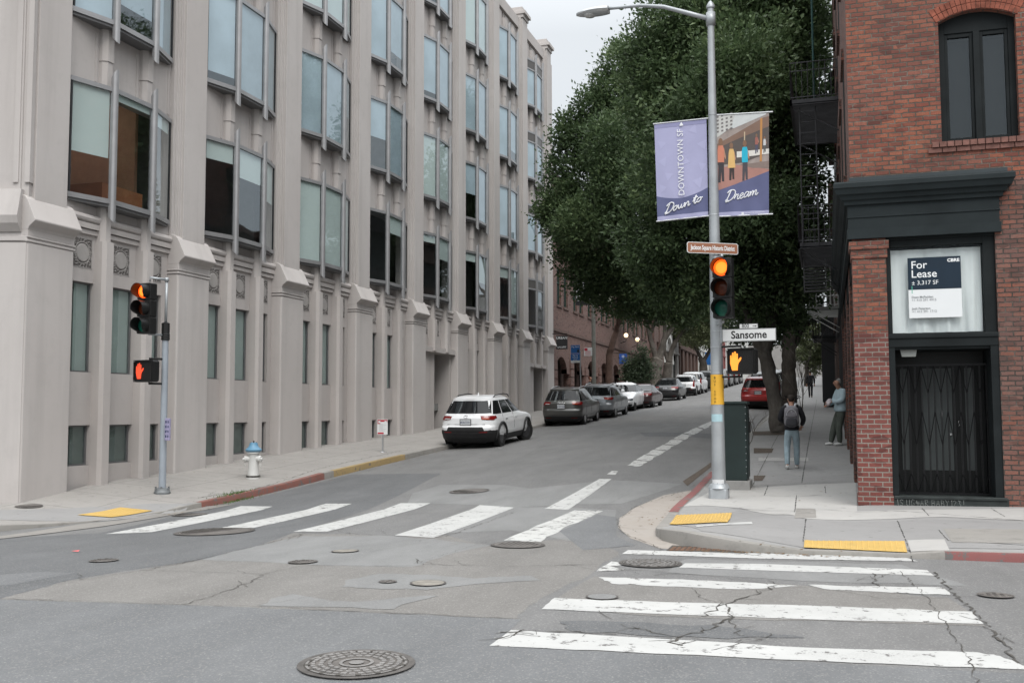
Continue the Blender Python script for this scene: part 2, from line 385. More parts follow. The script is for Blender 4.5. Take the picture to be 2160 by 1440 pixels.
ZL = [(10, -.2), (13.1, -.2), (14.0, -.265), (14.9, -.295), (15.8, -.295), (16.5, -.27), (17.3, -.19), (18.5, -.12), (20.6, -.03), (22.6, .12), (26.3, .31), (30.7, .52), (40.7, .98)]
def zkl(Y): return tab(ZL, Y) if Y < 40.7 else road_z(-12, Y) + .11
WL = [(15.8, -.12), (17, .0), (18, .09), (20.2, .18), (22, .27), (26.8, .52), (29.6, .62), (31.4, .7), (38.3, .95), (41, 1.06)]
def zwl(Y): return tab(WL, Y) if Y < 41 else zkl(Y) + .06
def lin(a, b, n): return [a + (b - a) * i / n for i in range(n)]
YS = [18.5 + .5 * i for i in range(60)] + [48.5 + 3 * i for i in range(12)] + [87, 100, 120, 150, 190, 230]
def strip(name, K, W, mat, nt=6):
    b = MB(); n = nt + 1
    for k, w in zip(K, W):
        for j in range(n):
            f = j / nt; b.v.append((k[0] + (w[0] - k[0]) * f, k[1] + (w[1] - k[1]) * f, k[2] + (w[2] - k[2]) * f))
    b.f = [(i * n + j, (i + 1) * n + j, (i + 1) * n + j + 1, i * n + j + 1) for i in range(len(K) - 1) for j in range(n - 1)]
    nrm = (Vector(b.v[n]) - Vector(b.v[0])).cross(Vector(b.v[nt]) - Vector(b.v[0]))
    if nrm.z < 0: b.f = [f[::-1] for f in b.f]
    b.m = [0] * len(b.f); return b
def refine(K, step=.45):
    o = []
    for a, c in zip(K, K[1:]):
        d = (Vector(c) - Vector(a)).length; n = max(1, int(d / step)) if d < 30 else 1
        for i in range(n): o.append(tuple(Vector(a).lerp(Vector(c), i / n)))
    o.append(tuple(K[-1])); return o
def pair(K, W, step=.45):
    KK, WW = [], []
    for i in range(len(K) - 1):
        d = (Vector(K[i + 1]) - Vector(K[i])).length; n = max(1, int(d / step)) if d < 30 else 1
        for j in range(n): KK.append(tuple(Vector(K[i]).lerp(Vector(K[i + 1]), j / n))); WW.append(tuple(Vector(W[i]).lerp(Vector(W[i + 1]), j / n)))
    KK.append(K[-1]); WW.append(W[-1]); return KK, WW
CON_L = concrete('sidewalk_concrete', (.27, .255, .238), (.31, .295, .275), .6, ((1.5, .02), (1.35, .3)))
CON_R = concrete('corner_concrete', (.255, .25, .245), (.305, .30, .29), .45)
CON_K = concrete('kerb_concrete', (.24, .23, .21), (.29, .275, .255), .8)
KLxy = [(-60, 10.2), (-20, 10.2), (-15.5, 10.4), (-13.9, 11.6), (-12.95, 13.1), (-12.72, 13.9), (-12.5, 14.7), (-12.3, 15.8), (-12.2, 16.5), (-12.12, 17)]
WLxy = [(-60, 14.6), (-22, 14.6), (-18.2, 14.75), (-17.0, 15.17), (-16.2, 15.42), (-15.7, 15.58), (-15.3, 15.7), (-15.0, 15.8), (-15.0, 16.4), (-15.0, 17)]
KL = [(x, y, zkl(y)) for x, y in KLxy] + [(-12, y, zkl(y)) for y in YS]
WLp = [(x, y, zwl(y)) for x, y in WLxy] + [(-15.45, y, zwl(y)) for y in YS]
KL, WLp = pair(KL, WLp)
sw_l = struct(strip('pavement', KL, WLp, CON_L).build('sidewalk', CON_L, smooth=40))

ZR = [(12.2, .02), (14, .02), (16, .03), (18, .06), (19, .09), (21, .2), (23, .31), (26, .47), (30, .70), (41.8, 1.28)]
def zr(Y): return tab(ZR, Y) if Y < 41.8 else road_z(-2.5, Y) + .14
KRl = [(60, 12.2, .08), (3, 12.2, .05), (1.2, 12.2, .035), (.85, 12.2, .0), (-.35, 12.15, .0), (-.7, 12.15, .035), (-1.1, 12.2, .075), (-1.5, 12.36, .11), (-1.78, 12.6, .12), (-2.05, 13.0, .09), (-2.22, 13.5, .04), (-2.33, 14.1, -.01),
       (-2.4, 14.9, -.03), (-2.46, 15.9, -.03), (-2.5, 16.7, .01), (-2.5, 17.6, .05)]
WRl = [(60, 17.6, .12), (3, 17.6, .12), (1.2, 17.6, .1), (.9, 17.6, .1), (.6, 17.6, .09), (.55, 17.6, .08), (.5, 17.6, .07), (.5, 17.6, .07), (.5, 17.6, .07), (.5, 17.6, .07), (.5, 17.62, .07), (.5, 17.66, .07),
       (.55, 17.7, .07), (.6, 17.8, .07), (.6, 17.9, .07), (.62, 18.2, .08)]
YR = [18.5 + .5 * i for i in range(60)] + [48.5 + 3 * i for i in range(12)] + [87, 100, 120, 150, 190, 230]
KR = KRl + [(-2.5, y, zr(y)) for y in YR]; WR = WRl + [(.75, y, zr(y) + .02) for y in YR]
KR, WR = pair(KR, WR)
sw_r = struct(strip('pavement', KR, WR, CON_R, 8).build('sidewalk', CON_R, smooth=40))

# kerb stones: vertical face with a 15 cm top slab, painted in stretches
def kerb(K, side, name, mat, y0=-1e9, y1=1e9, dz=.0, w=.15, xmax=1e9):
    b = MB(); n = len(K); vs = []; idx = []
    for i in range(n):
        a = Vector(K[max(i - 1, 0)]); c = Vector(K[min(i + 1, n - 1)]); d = (c - a); d.z = 0; d.normalize()
        nn = Vector((d.y, -d.x, 0)) * side     # towards the road
        p = Vector(K[i])
        if not (y0 <= p.y <= y1 and p.x <= xmax): continue
        o = nn * (.012 + dz)
        zr_ = road_z(p.x, p.y) - .05
        vs += [tuple(p - nn * w + Vector((0, 0, .008 + dz))), tuple(p + o * .4 + Vector((0, 0, .008 + dz))), tuple(p + o + Vector((0, 0, -.012))), tuple(p + o * 1.6 + Vector((0, 0, min(zr_ - p.z, -.03))))]
    k = len(vs) // 4
    fs = [(i * 4 + j, i * 4 + j + 1, (i + 1) * 4 + j + 1, (i + 1) * 4 + j) for i in range(k - 1) for j in range(3)]
    b.add(vs, fs)
    if fs:
        f = fs[0]; nr = (Vector(vs[f[1]]) - Vector(vs[f[0]])).cross(Vector(vs[f[2]]) - Vector(vs[f[0]]))
        if nr.z < 0: b.f = [q[::-1] for q in b.f]
    return struct(b.build(name, mat, smooth=50))
KLf = refine(KL, .4); KRf = refine(KR, .4)
kerb(KLf, 1, 'kerb', CON_K); kerb(KRf, -1, 'kerb', CON_K)
RED_K = paint_mark('red_kerb_paint', (.24, .10, .08), .53); YEL_K = paint_mark('yellow_kerb_paint', (.36, .26, .12), .57); RED_R = paint_mark('red_kerb_paint_fresh', (.25, .09, .085), .54)
kerb(KLf, 1, 'kerb', RED_K, 17.2, 22.9, .003, .14); kerb(KLf, 1, 'kerb', YEL_K, 22.8, 27.8, .003, .12)
kerb(KRf, -1, 'kerb', RED_R, 15.9, 22.5, .003, .14)
kerb([k for k in KRf if k[0] > 1.0], -1, 'kerb', RED_R, 0, 12.3, .003, .05, 30)

# rays on to the finished ground
bpy.context.view_layer.update()
gv, gf = [], []
for o in (road, sw_l, sw_r):
    n0 = len(gv); gv += [v.co.copy() for v in o.data.vertices]; gf += [tuple(i + n0 for i in p.vertices) for p in o.data.polygons]
BV = BVHTree.FromPolygons(gv, gf)
nr_ = len(road.data.vertices); BVR = BVHTree.FromPolygons(gv[:nr_], [f for f in gf if max(f) < nr_])
def G(px, py):
    r = cray(px, py).normalized(); h = BV.ray_cast(CAM, r)
    return h[0] if h[0] is not None else CAM + r * 100
def gz(X, Y, road_only=False):
    h = (BVR if road_only else BV).ray_cast(Vector((X, Y, 60)), Vector((0, 0, -1))); return h[0].z
def drape(name, polys, mat, dz=.005, px=True, step=.25, kind='structure', parent=None, thick=0):
    ro = name in ('road_patch', 'gutter_apron', 'gutter', 'crosswalk_stripe', 'lane_line'); dz = dz * .42 if ro else dz
    bm = bmesh.new()
    for poly in (polys if isinstance(polys[0][0], (list, tuple)) else [polys]):
        pts = [G(*p) for p in poly] if px else [Vector((p[0], p[1], 0)) for p in poly]
        vs = [bm.verts.new((p.x, p.y, 0)) for p in pts]
        for a, b_, c in tessellate_polygon([[Vector((p.x, p.y, 0)) for p in pts]]):
            try: bm.faces.new((vs[a], vs[b_], vs[c]))
            except ValueError: pass
    for it in range(7):
        es = [e for e in bm.edges if e.calc_length() > step]
        if not es: break
        bmesh.ops.subdivide_edges(bm, edges=es, cuts=1)
        bmesh.ops.triangulate(bm, faces=bm.faces[:])
    bmesh.ops.recalc_face_normals(bm, faces=bm.faces[:])
    for f in bm.faces:
        if f.normal.z < 0: f.normal_flip()
    for v in bm.verts: v.co.z = gz(v.co.x, v.co.y, ro) + dz
    b = MB(); b.v = [tuple(v.co) for v in bm.verts]; bm.verts.index_update()
    b.f = [tuple(v.index for v in f.verts) for f in bm.faces]; b.m = [0] * len(b.f); bm.free()
    o = b.build(name, mat, parent, smooth=True)
    if kind and parent is None: o['kind'] = kind
    return o
def rough_edge(pts, amp, n, seed=0, close=True):
    rnd = random.Random(seed); o = []; m = len(pts)
    for i in range(m if close else m - 1):
        a, c = pts[i], pts[(i + 1) % m]
        for k in range(n):
            f = k / n; o.append((a[0] + (c[0] - a[0]) * f + (rnd.uniform(-amp, amp) if k else 0), a[1] + (c[1] - a[1]) * f + (rnd.uniform(-amp, amp) * .3 if k else 0)))
    if not close: o.append(pts[-1])
    return o
# --- asphalt regions seen in the photograph
drape('road_patch', rough_edge([(0, 1263), (700, 1287), (1090, 1304), (1140, 1262), (1260, 1200), (1305, 1163), (1235, 1130), (1040, 1152), (940, 1128), (830, 1130), (620, 1124), (545, 1150), (425, 1180), (150, 1224)], 7, 6, 11), ASPH_TAN, .003, step=.5)
drape('road_patch', rough_edge([(425, 1180), (545, 1150), (640, 1130), (840, 1130), (1040, 1150), (960, 1165), (870, 1195), (700, 1193), (560, 1185)], 5, 5, 12), ASPH_GREY, .006, step=.5)
drape('road_patch', [(-900, 1150), (0, 1135), (210, 1124), (400, 1080), (740, 1000), (930, 998), (840, 1045), (620, 1122), (545, 1150), (425, 1180), (150, 1222), (0, 1262), (-900, 1330)], ASPH_DK, .004, step=.5)
drape('road_patch', [(-900, 1330), (0, 1264), (700, 1289), (1100, 1306), (1040, 1362), (2160, 1420), (2900, 1470), (2900, 1900), (-900, 1900)], ASPH_MID, .004, step=.6)
drape('road_patch', rough_edge([(905, 1212), (800, 1210), (735, 1222), (722, 1238), (770, 1240), (900, 1244), (1000, 1232), (1140, 1224), (1120, 1214), (1000, 1220), (950, 1216)], 4, 3, 1), ASPH_GREY, .009)
drape('road_patch', rough_edge([(545, 1277), (590, 1258), (620, 1253), (700, 1268), (770, 1268), (880, 1258), (925, 1256), (860, 1272), (830, 1285), (700, 1280)], 4, 3, 2), ASPH_GREY, .009)
drape('road_patch', [(870, 1040), (930, 1022), (1060, 1022), (1120, 1030), (1290, 1012), (1440, 1020), (1310, 1062), (1090, 1070), (1000, 1064), (860, 1060)], ASPH_GREY, .0055)
drape('road_patch', [(1080, 1118), (830, 1130), (1040, 1070), (1300, 1075), (1290, 1130), (1200, 1140)], ASPH_GREY, .005)
drape('road_patch', rough_edge([(1255, 1215), (1700, 1235), (2000, 1260), (2080, 1320), (1400, 1300), (1150, 1280)], 8, 6, 13), ASPH_TAN, .005)
drape('road_patch', rough_edge([(1450, 1178), (1900, 1190), (2040, 1235), (1700, 1225), (1400, 1208)], 6, 5, 14), ASPH_GREY, .0045)
drape('road_patch', rough_edge([(1180, 1310), (1500, 1318), (1700, 1345), (1500, 1345), (1200, 1330)], 9, 6, 15), ASPH_DK, .0075)
drape('road_patch', [(690, 1030), (770, 1008), (930, 1000), (900, 1012), (800, 1030)], ASPH_DK, .008)
drape('road_patch', [(1180, 1120), (1260, 1085), (1300, 1090), (1300, 1130), (1340, 1150), (1230, 1160)], ASPH_MID, .0075)
drape('road_patch', [(-200, 1225), (90, 1206), (160, 1208), (30, 1232), (-200, 1250)], ASPH_MID, .007)
drape('road_patch', [(1350, 912), (1500, 915), (1500, 925), (1360, 920)], ASPH_DK, .005)
APR = concrete('gutter_concrete', (.31, .275, .24), (.35, .32, .29), .5)
drape('gutter_apron', rough_edge([(1445, 1036), (1400, 1044), (1340, 1070), (1306, 1092), (1304, 1112), (1330, 1135), (1390, 1156), (1470, 1163), (1560, 1166), (1600, 1160), (1500, 1140), (1420, 1112), (1408, 1088), (1460, 1050), (1478, 1030)], 1.5, 3, 3), APR, .006)
GUT = concrete('gutter_strip', (.2, .19, .175), (.26, .245, .225), .6)
drape('gutter', [(-300, 1165), (0, 1137), (220, 1110), (400, 1080), (500, 1063), (400, 1071), (250, 1098), (180, 1104), (0, 1131), (-300, 1152)], GUT, .022)
# cracks, tar seams
TAR = plain('crack_dirt', (.075, .07, .063), .95)
def crack(pts, w=.02, seed=0, jit=.06, name='crack', mat=None, dz=.007, px=True):
    rnd = random.Random(seed); P = [G(*p) if px else Vector((p[0], p[1], 0)) for p in pts]; Q = []
    for a, c in zip(P, P[1:]):
        d = math.hypot(c.x - a.x, c.y - a.y); n = max(1, int(d / .07))
        for i in range(n):
            q = a.lerp(c, i / n); Q.append(Vector((q.x + rnd.uniform(-jit, jit), q.y + rnd.uniform(-jit, jit), 0)))
    Q.append(P[-1]); b = MB(); vs = []
    for i, q in enumerate(Q):
        t = (Q[min(i + 1, len(Q) - 1)] - Q[max(i - 1, 0)]); t.z = 0; t.normalize(); nn = Vector((-t.y, t.x, 0)) * w * rnd.uniform(.12, 1.0) * .5
        for s in (-1, 1):
            v = q + nn * s; vs.append((v.x, v.y, gz(v.x, v.y) + dz))
    b.add(vs, [(2 * i, 2 * i + 2, 2 * i + 3, 2 * i + 1) for i in range(len(Q) - 1)]); b.f = [f[::-1] for f in b.f]
    if Q and len(b.f):
        f = b.f[0]; n_ = (Vector(vs[f[1]]) - Vector(vs[f[0]])).cross(Vector(vs[f[2]]) - Vector(vs[f[0]]))
        if n_.z < 0: b.f = [f[::-1] for f in b.f]
    return struct(b.build(name, mat or TAR))
cr = [([(160, 1224), (300, 1203), (420, 1180), (545, 1150), (640, 1126)], .035), ([(300, 1203), (560, 1210)], .02), ([(560, 1210), (500, 1240), (385, 1275)], .03), ([(560, 1210), (640, 1192), (900, 1195)], .015),
      ([(830, 1130), (930, 1133), (960, 1124), (1085, 1080)], .03), ([(620, 1122), (830, 1130)], .03), ([(870, 1190), (1000, 1150), (1180, 1100), (1330, 1040)], .012), ([(880, 1178), (890, 1190), (1080, 1195), (1260, 1190)], .03),
      ([(1250, 1195), (1500, 1215), (1640, 1235), (1700, 1240)], .03), ([(1640, 1235), (1590, 1255), (1530, 1275), (1500, 1290), (1480, 1300)], .06), ([(1530, 1275), (1540, 1300), (1490, 1330), (1430, 1345)], .06),
      ([(1430, 1345), (1380, 1335), (1330, 1320)], .03), ([(1430, 1345), (1420, 1355), (1440, 1362)], .08), ([(1540, 1300), (1560, 1340), (1600, 1350), (1500, 1372)], .03), ([(1540, 1280), (1480, 1262), (1460, 1240)], .02),
      ([(1965, 1205), (2010, 1250), (2060, 1300), (2110, 1350), (2150, 1400)], .06), ([(1900, 1205), (1950, 1255), (1990, 1310), (2040, 1380), (2060, 1440)], .025), ([(1840, 1210), (1850, 1240)], .04), ([(1060, 1335), (1130, 1330), (1300, 1338)], .05),
      ([(1040, 1350), (1090, 1340), (1100, 1330)], .08), ([(860, 1012), (700, 1035), (590, 1075)], .012), ([(1310, 1305), (1500, 1295)], .015), ([(1700, 1236), (1860, 1262), (2000, 1262)], .02), ([(940, 1010), (1110, 960), (1220, 900)], .02),
      ([(1260, 1288), (1290, 1306)], .02), ([(720, 1245), (640, 1262), (540, 1277)], .015), ([(0, 1262), (400, 1276), (1100, 1305)], .025), ([(1438, 1036), (1340, 1068), (1304, 1095), (1306, 1120), (1400, 1160)], .03),
      ([(420, 1065), (520, 1049), (690, 1000), (860, 960)], .06), ([(1310, 1000), (1290, 1015), (1180, 1075)], .012), ([(1355, 925), (1500, 927)], .02), ([(880, 1000), (1090, 990), (1300, 995)], .012), ([(1250, 940), (1300, 1000)], .01)]
b_all = []
for i, (pts, w) in enumerate(cr): b_all.append(crack(pts, w * .42, i, .022 if w < .03 else .035))
for i, (pts, w) in enumerate(cr):
    if w < .03: continue
    rnd = random.Random(100 + i)
    for k in range(5):
        j = rnd.randrange(len(pts) - 1); f = rnd.random(); x = pts[j][0] + (pts[j + 1][0] - pts[j][0]) * f; y = pts[j][1] + (pts[j + 1][1] - pts[j][1]) * f
        dx, dy = rnd.uniform(-60, 60), rnd.uniform(-14, 14); crack([(x, y), (x + dx * .5, y + dy * .3), (x + dx, y + dy)], .009, 200 + i * 9 + k, .03)
# sidewalk joints on the corner
JT = plain('joint', (.07, .068, .065), .95)
for i, pts in enumerate([[(1700, 1095), (1694, 1142)], [(1893, 1098), (1926, 1185)], [(1588, 1023), (1638, 924), (1668, 870)], [(1691, 1019), (1712, 900), (1723, 842)], [(1500, 1030), (1690, 1020), (1805, 1015)], [(1540, 1072), (1810, 1080), (1900, 1078), (2160, 1098)],
                        [(1690, 960), (1640, 968), (1590, 965)], [(1620, 1024), (1612, 1045), (1680, 1048), (1740, 1043)], [(1740, 1026), (1742, 1040)], [(1680, 1045), (1676, 1080)], [(1945, 1072), (1960, 1088)], [(2090, 1072), (2120, 1090)], [(1980, 1118), (2000, 1140), (2160, 1150)]]):
    crack(pts, .022, 50 + i, .004, 'pavement_joint', JT)
LIGHT = concrete('light_concrete', (.38, .37, .355), (.43, .42, .40), .3)
drape('sidewalk_patch', [(1500, 1035), (1690, 1022), (1805, 1018), (1808, 1080), (1700, 1082), (1600, 1074), (1490, 1066), (1440, 1068)], LIGHT, .004)
drape('sidewalk_patch', [(1810, 1078), (2160, 1072), (2160, 1098), (1990, 1090), (1700, 1094), (1560, 1070)], LIGHT, .0045)
drape('sidewalk_patch', [(1600, 965), (1705, 965), (1705, 972), (1600, 972)], LIGHT, .006)
DKC = concrete('ramp_concrete', (.24, .235, .23), (.275, .27, .265), .35)
drape('sidewalk_patch', [(-600, 1100), (60, 1074), (320, 1062), (410, 1062), (400, 1072), (330, 1088), (170, 1100), (0, 1112), (-600, 1150)], DKC, .005)
drape('sidewalk_patch', [(1700, 1096), (1990, 1096), (2160, 1104), (2160, 1158), (1700, 1164), (1480, 1120), (1430, 1108), (1420, 1104), (1560, 1075)], DKC, .004)
MULCH = plain('mulch', (.10, .08, .065), .95, 0, .5, 25, .8, 40)
drape('tree_pit', [(1590, 945), (1632, 946), (1628, 955), (1590, 956)], MULCH, .008)
drape('tree_pit', [(1588, 910), (1665, 908), (1668, 917), (1590, 918)], MULCH, .008)
drape('tree_pit', [(1590, 1003), (1615, 1003), (1608, 1014), (1590, 1014)], MULCH, .008)
drape('tree_pit', [(1440, 1015), (1478, 990), (1500, 975), (1500, 985), (1468, 1010), (1450, 1025)], MULCH, .006)
# --- painted markings
WHT = paint_mark('white_road_paint', (.485, .485, .47), .568); WHT_W = paint_mark('worn_white_paint', (.52, .52, .50), .545)
def mark(pts, mat=None, amp=0, n=1, seed=0, dz=.011): return drape('crosswalk_stripe', rough_edge(pts, amp, n, seed) if n > 1 else pts, mat or WHT, dz)
mark([(222, 1126), (320, 1122), (575, 1068), (508, 1067)]); mark([(465, 1113), (535, 1113), (742, 1062), (686, 1062)])
mark([(618, 1121), (690, 1121), (908, 1061), (845, 1061)]); mark([(832, 1129), (915, 1134), (1084, 1070), (1012, 1065)])
mark([(1062, 1140), (1140, 1143), (1190, 1112), (1272, 1078), (1212, 1076)], WHT_W, 5, 6, 4)
mark([(1325, 1160), (1560, 1166), (1900, 1173), (1937, 1184), (1600, 1178), (1312, 1168)])
mark([(1290, 1184), (1320, 1188), (1295, 1196), (1320, 1203), (1258, 1205)], WHT_W, 3, 3, 5)
mark([(1445, 1188), (1600, 1189), (1955, 1202), (1970, 1214), (1700, 1206), (1432, 1197)])
mark([(1262, 1217), (1440, 1222), (1600, 1230), (1685, 1236), (1570, 1243), (1400, 1237), (1290, 1231)], WHT, 3, 6, 6)
mark([(1705, 1233), (1780, 1236), (1990, 1239), (2005, 1255), (1880, 1250), (1740, 1243)], WHT, 3, 5, 7)
mark([(1170, 1261), (1400, 1270), (1700, 1277), (2050, 1290), (2075, 1316), (1700, 1306), (1300, 1291), (1142, 1285)], WHT, 2.5, 5, 8)
mark([(1078, 1329), (1300, 1342), (1700, 1366), (2060, 1376), (2110, 1384), (2180, 1413), (1800, 1398), (1300, 1374), (1032, 1362)], WHT, 3, 6, 9)
mark([(-900, 1185), (-200, 1150), (-20, 1136), (12, 1134), (-20, 1140), (-900, 1196)])
mk = lambda pts, mat=None, **k: drape('lane_line', pts, mat or WHT, .011)
mk([(1148, 1073), (1197, 1075), (1290, 1010), (1264, 1010)])
mk(rough_edge([(1280, 1000), (1298, 1001), (1305, 994), (1290, 993)], 3, 3, 3), WHT_W)
rr = random.Random(4)
LA = [(1322, 982), (1360, 958), (1400, 937), (1440, 914), (1502, 887)]; LB = [(1348, 984), (1388, 961), (1424, 939), (1462, 917), (1508, 893)]
for (a, b_), (c, d) in zip(zip(LA, LA[1:]), zip(LB, LB[1:])):
    for k in range(2):
        f0, f1 = k / 2 + .02, k / 2 + .46
        P1 = lambda u, v, f: (u[0] + (v[0] - u[0]) * f, u[1] + (v[1] - u[1]) * f)
        mk(rough_edge([P1(a, b_, f0), P1(a, b_, f1), P1(c, d, f1), P1(c, d, f0)], 2.4, 3, k), WHT_W)
# ------------------------------------------------------------------ concrete office building on the left
FAC = concrete('facade_stucco', (.465, .438, .421), (.51, .482, .465), .22, None, .9, True, .6)
FAC2 = concrete('facade_infill', (.44, .412, .395), (.485, .455, .438), .25, None, .9, True, .8)
REL = concrete('relief_stucco', (.30, .285, .272), (.36, .34, .325), .3, None, .9, False, 3)
STEEL = plain('window_steel', (.33, .33, .335), .42, .55, .1, 2, .05)
STEEL_D = plain('sill_steel', (.17, .17, .172), .5, .4, .1, 2)
DARKF = plain('dark_gasket', (.03, .031, .033), .5)
GLS = glass('bay_glass', (.93, .96, .96), .16); GLS_D = glass('low_glass', (.93, .97, .96), .02)
BLIND = plain('roller_blind', (.60, .69, .67), .8, 0, .04, .6)
BLIND2 = plain('translucent_blind', (.37, .395, .385), .8, 0, .05, .6)
INT = plain('office_ceiling', (.6, .6, .58), .9); INTD = plain('office_wall', (.20, .205, .20), .9); INTB = plain('office_wall_brown', (.42, .24, .165), .9)
Y0, PER, NB = 17.1, 4.83, 8
DOORS = (4, 7)
ob = empty('office_building', (-15.3, 36, 0), 'long taupe stucco office building with ribbed piers and steel bay windows', 'building')
FL = [6.2, 10.23, 14.26, 18.29]
TOPZ = 22.6
cols = [(0.0, .98, .22, .98), (1.30, 2.36, 1.32, 2.34), (2.68, 3.53, 2.68, 3.32)]  # clear widths and window widths between the mullion piers
w = MB()
for n in range(NB):
    y = Y0 + n * PER; door = n in DOORS
    for ci, (a, b, wa, wb) in enumerate(cols):
        def seg(z0, z1, x=-15.32): w.box(-15.75, x, y + a - .05, y + b + .05, z0, z1)
        def win(z0, z1):
            if wa > a + .03: w.box(-15.75, -15.321, y + a - .04, y + wa, z0, z1)
            if wb < b - .03: w.box(-15.75, -15.321, y + wb, y + b + .04, z0, z1)
        if not door:
            seg(-1, .5); win(.5, 1.36); seg(1.36, 2.5); win(2.5, 4.45)
        seg(4.45 if not door else 4.2, 6.26, -15.32)
        # ledge mouldings under the bay
        w.box(-15.4, -15.22, y + a - .03, y + b + .03, 5.62, 5.74); w.tube([(-15.27, y + a - .03, 5.84), (-15.27, y + b + .03, 5.84)], .09, 10)
        w.box(-15.4, -15.26, y + a - .03, y + b + .03, 5.50, 5.60)
        for k, f in enumerate(FL):
            top = FL[k + 1] + .06 if k < 3 else TOPZ - .6
            seg(f + 2.62, top, -15.34)
            if k < 3:
                w.box(-15.36, -15.325, y + a + .06, y + a + .12, f + 2.75, top - .25)
                w.box(-15.36, -15.325, y + b - .12, y + b - .06, f + 2.75, top - .25)
# parapet with stepped tops and louvred slots
for n in range(NB):
    y = Y0 + n * PER
    w.box(-15.8, -15.2, y - .02, y + 3.55, TOPZ - .62, TOPZ - .05)
    for a in (.45, 1.5, 2.6):
        w.box(-15.4, -15.3, y + a, y + a + .5, 20.95, 21.9)
# building mass behind (floors, back and end walls, roof)
ZF = [-.8, 2.0, 6.0, 10.03, 14.06, 18.09, 21.6]
fl = MB()
for z in ZF[2:]: fl.box(-23, -15.7, 15.9, Y0 + NB * PER + .8, z - .55, z - .02)
fl.build('floor_slab', INT, ob)
bw_ = MB(); bw_.box(-23.4, -23, 15.5, Y0 + NB * PER + 1, -1, 22); bw_.build('inner_wall', INTD, ob)
pt = MB()
for n in range(1, NB): pt.box(-23, -16.3, Y0 + n * PER - .75, Y0 + n * PER - .6, -1, 21.6)
for z in (2.0,): pt.box(-23, -15.8, 15.9, Y0 + NB * PER + .8, z - .3, z)
pt.build('partition_wall', INTD, ob)
pb = MB(); pb.box(-22.9, -16.4, Y0 + 3.6, Y0 + 3.7, 6, 9.4); pb.box(-20.2, -20.1, Y0 - 1, Y0 + 3.6, 6, 9.4); pb.build('partition_wall', INTB, ob)
w.box(-23.4, -15.35, Y0 + NB * PER + .75, Y0 + NB * PER + 1.15, -1, TOPZ - .2)
w.box(-23.4, -15.5, 15.6, Y0 + NB * PER + 1, 21.7, 22.0)
w.build('wall', FAC2, ob)
# ceiling light strips seen through the glass
lt = MB()
for (n, k) in ((0, 0), (3, 2), (4, 1), (2, 3), (3, 1), (4, 2)):
    y = Y0 + n * PER; lt.box(-17.6, -17.5, y + .3, y + 3.0, FL[k] + 3.0, FL[k] + 3.05)
lt.build('ceiling_light', emit('strip_light', (1, .95, .85), 6), ob)
# side wall at the corner
sw = MB()
d = Vector((-.954, -.30, 0)); nrm = Vector((.30, -.954, 0)); c0 = Vector((-15.0, 15.8, 0))
def side_box(s0, s1, o0, o1, z0, z1):
    pts = [c0 + d * s0 + nrm * o0, c0 + d * s1 + nrm * o0, c0 + d * s1 + nrm * o1, c0 + d * s0 + nrm * o1]
    sw.prism([(p.x, p.y) for p in pts], z0, z1)
side_box(.0, 7, -.5, -.04, -1, 5.2); side_box(.02, 7, -.5, -.0, -1, 4.98); side_box(.0, 7, -.5, .012, 5.02, 5.1)
side_box(.05, 7, -.6, -.10, 5.2, 24); side_box(.25, .36, -.5, -.06, 6.2, 24); side_box(.02, .12, -.5, -.05, 6.2, 24)
for s0, o in ((.0, .0),):
    p = [(.12, 5.35), (.16, 5.5), (0.02, 6.05), (-.2, 6.05), (-.2, 5.2), (0, 5.2)]
    vs = []
    for s_ in (.14, 7):
        for (oo, z) in p: q = c0 + d * s_ + nrm * oo; vs.append((q.x, q.y, z))
    k = len(p); sw.add(vs, [tuple(range(k)), tuple(range(k, 2 * k))[::-1]] + [(i, k + i, k + (i + 1) % k, (i + 1) % k) for i in range(k)])
sw.build('side_wall', FAC, ob)
def place_copies(mb, name, mat, spots, parent, smooth=False):
    first = None; out_ = []
    for sp in spots:
        if first is None:
            me = mb.mesh(name, mat, smooth); first = bpy.data.objects.new(name, me); COL.objects.link(first); c = first
        else: c = first.copy(); COL.objects.link(c)
        off = Vector((0, 0, 0)); q = parent
        while q: off += q.location; q = q.parent
        c.parent = parent; c.location = Vector(sp) - off; out_.append(c)
    return out_
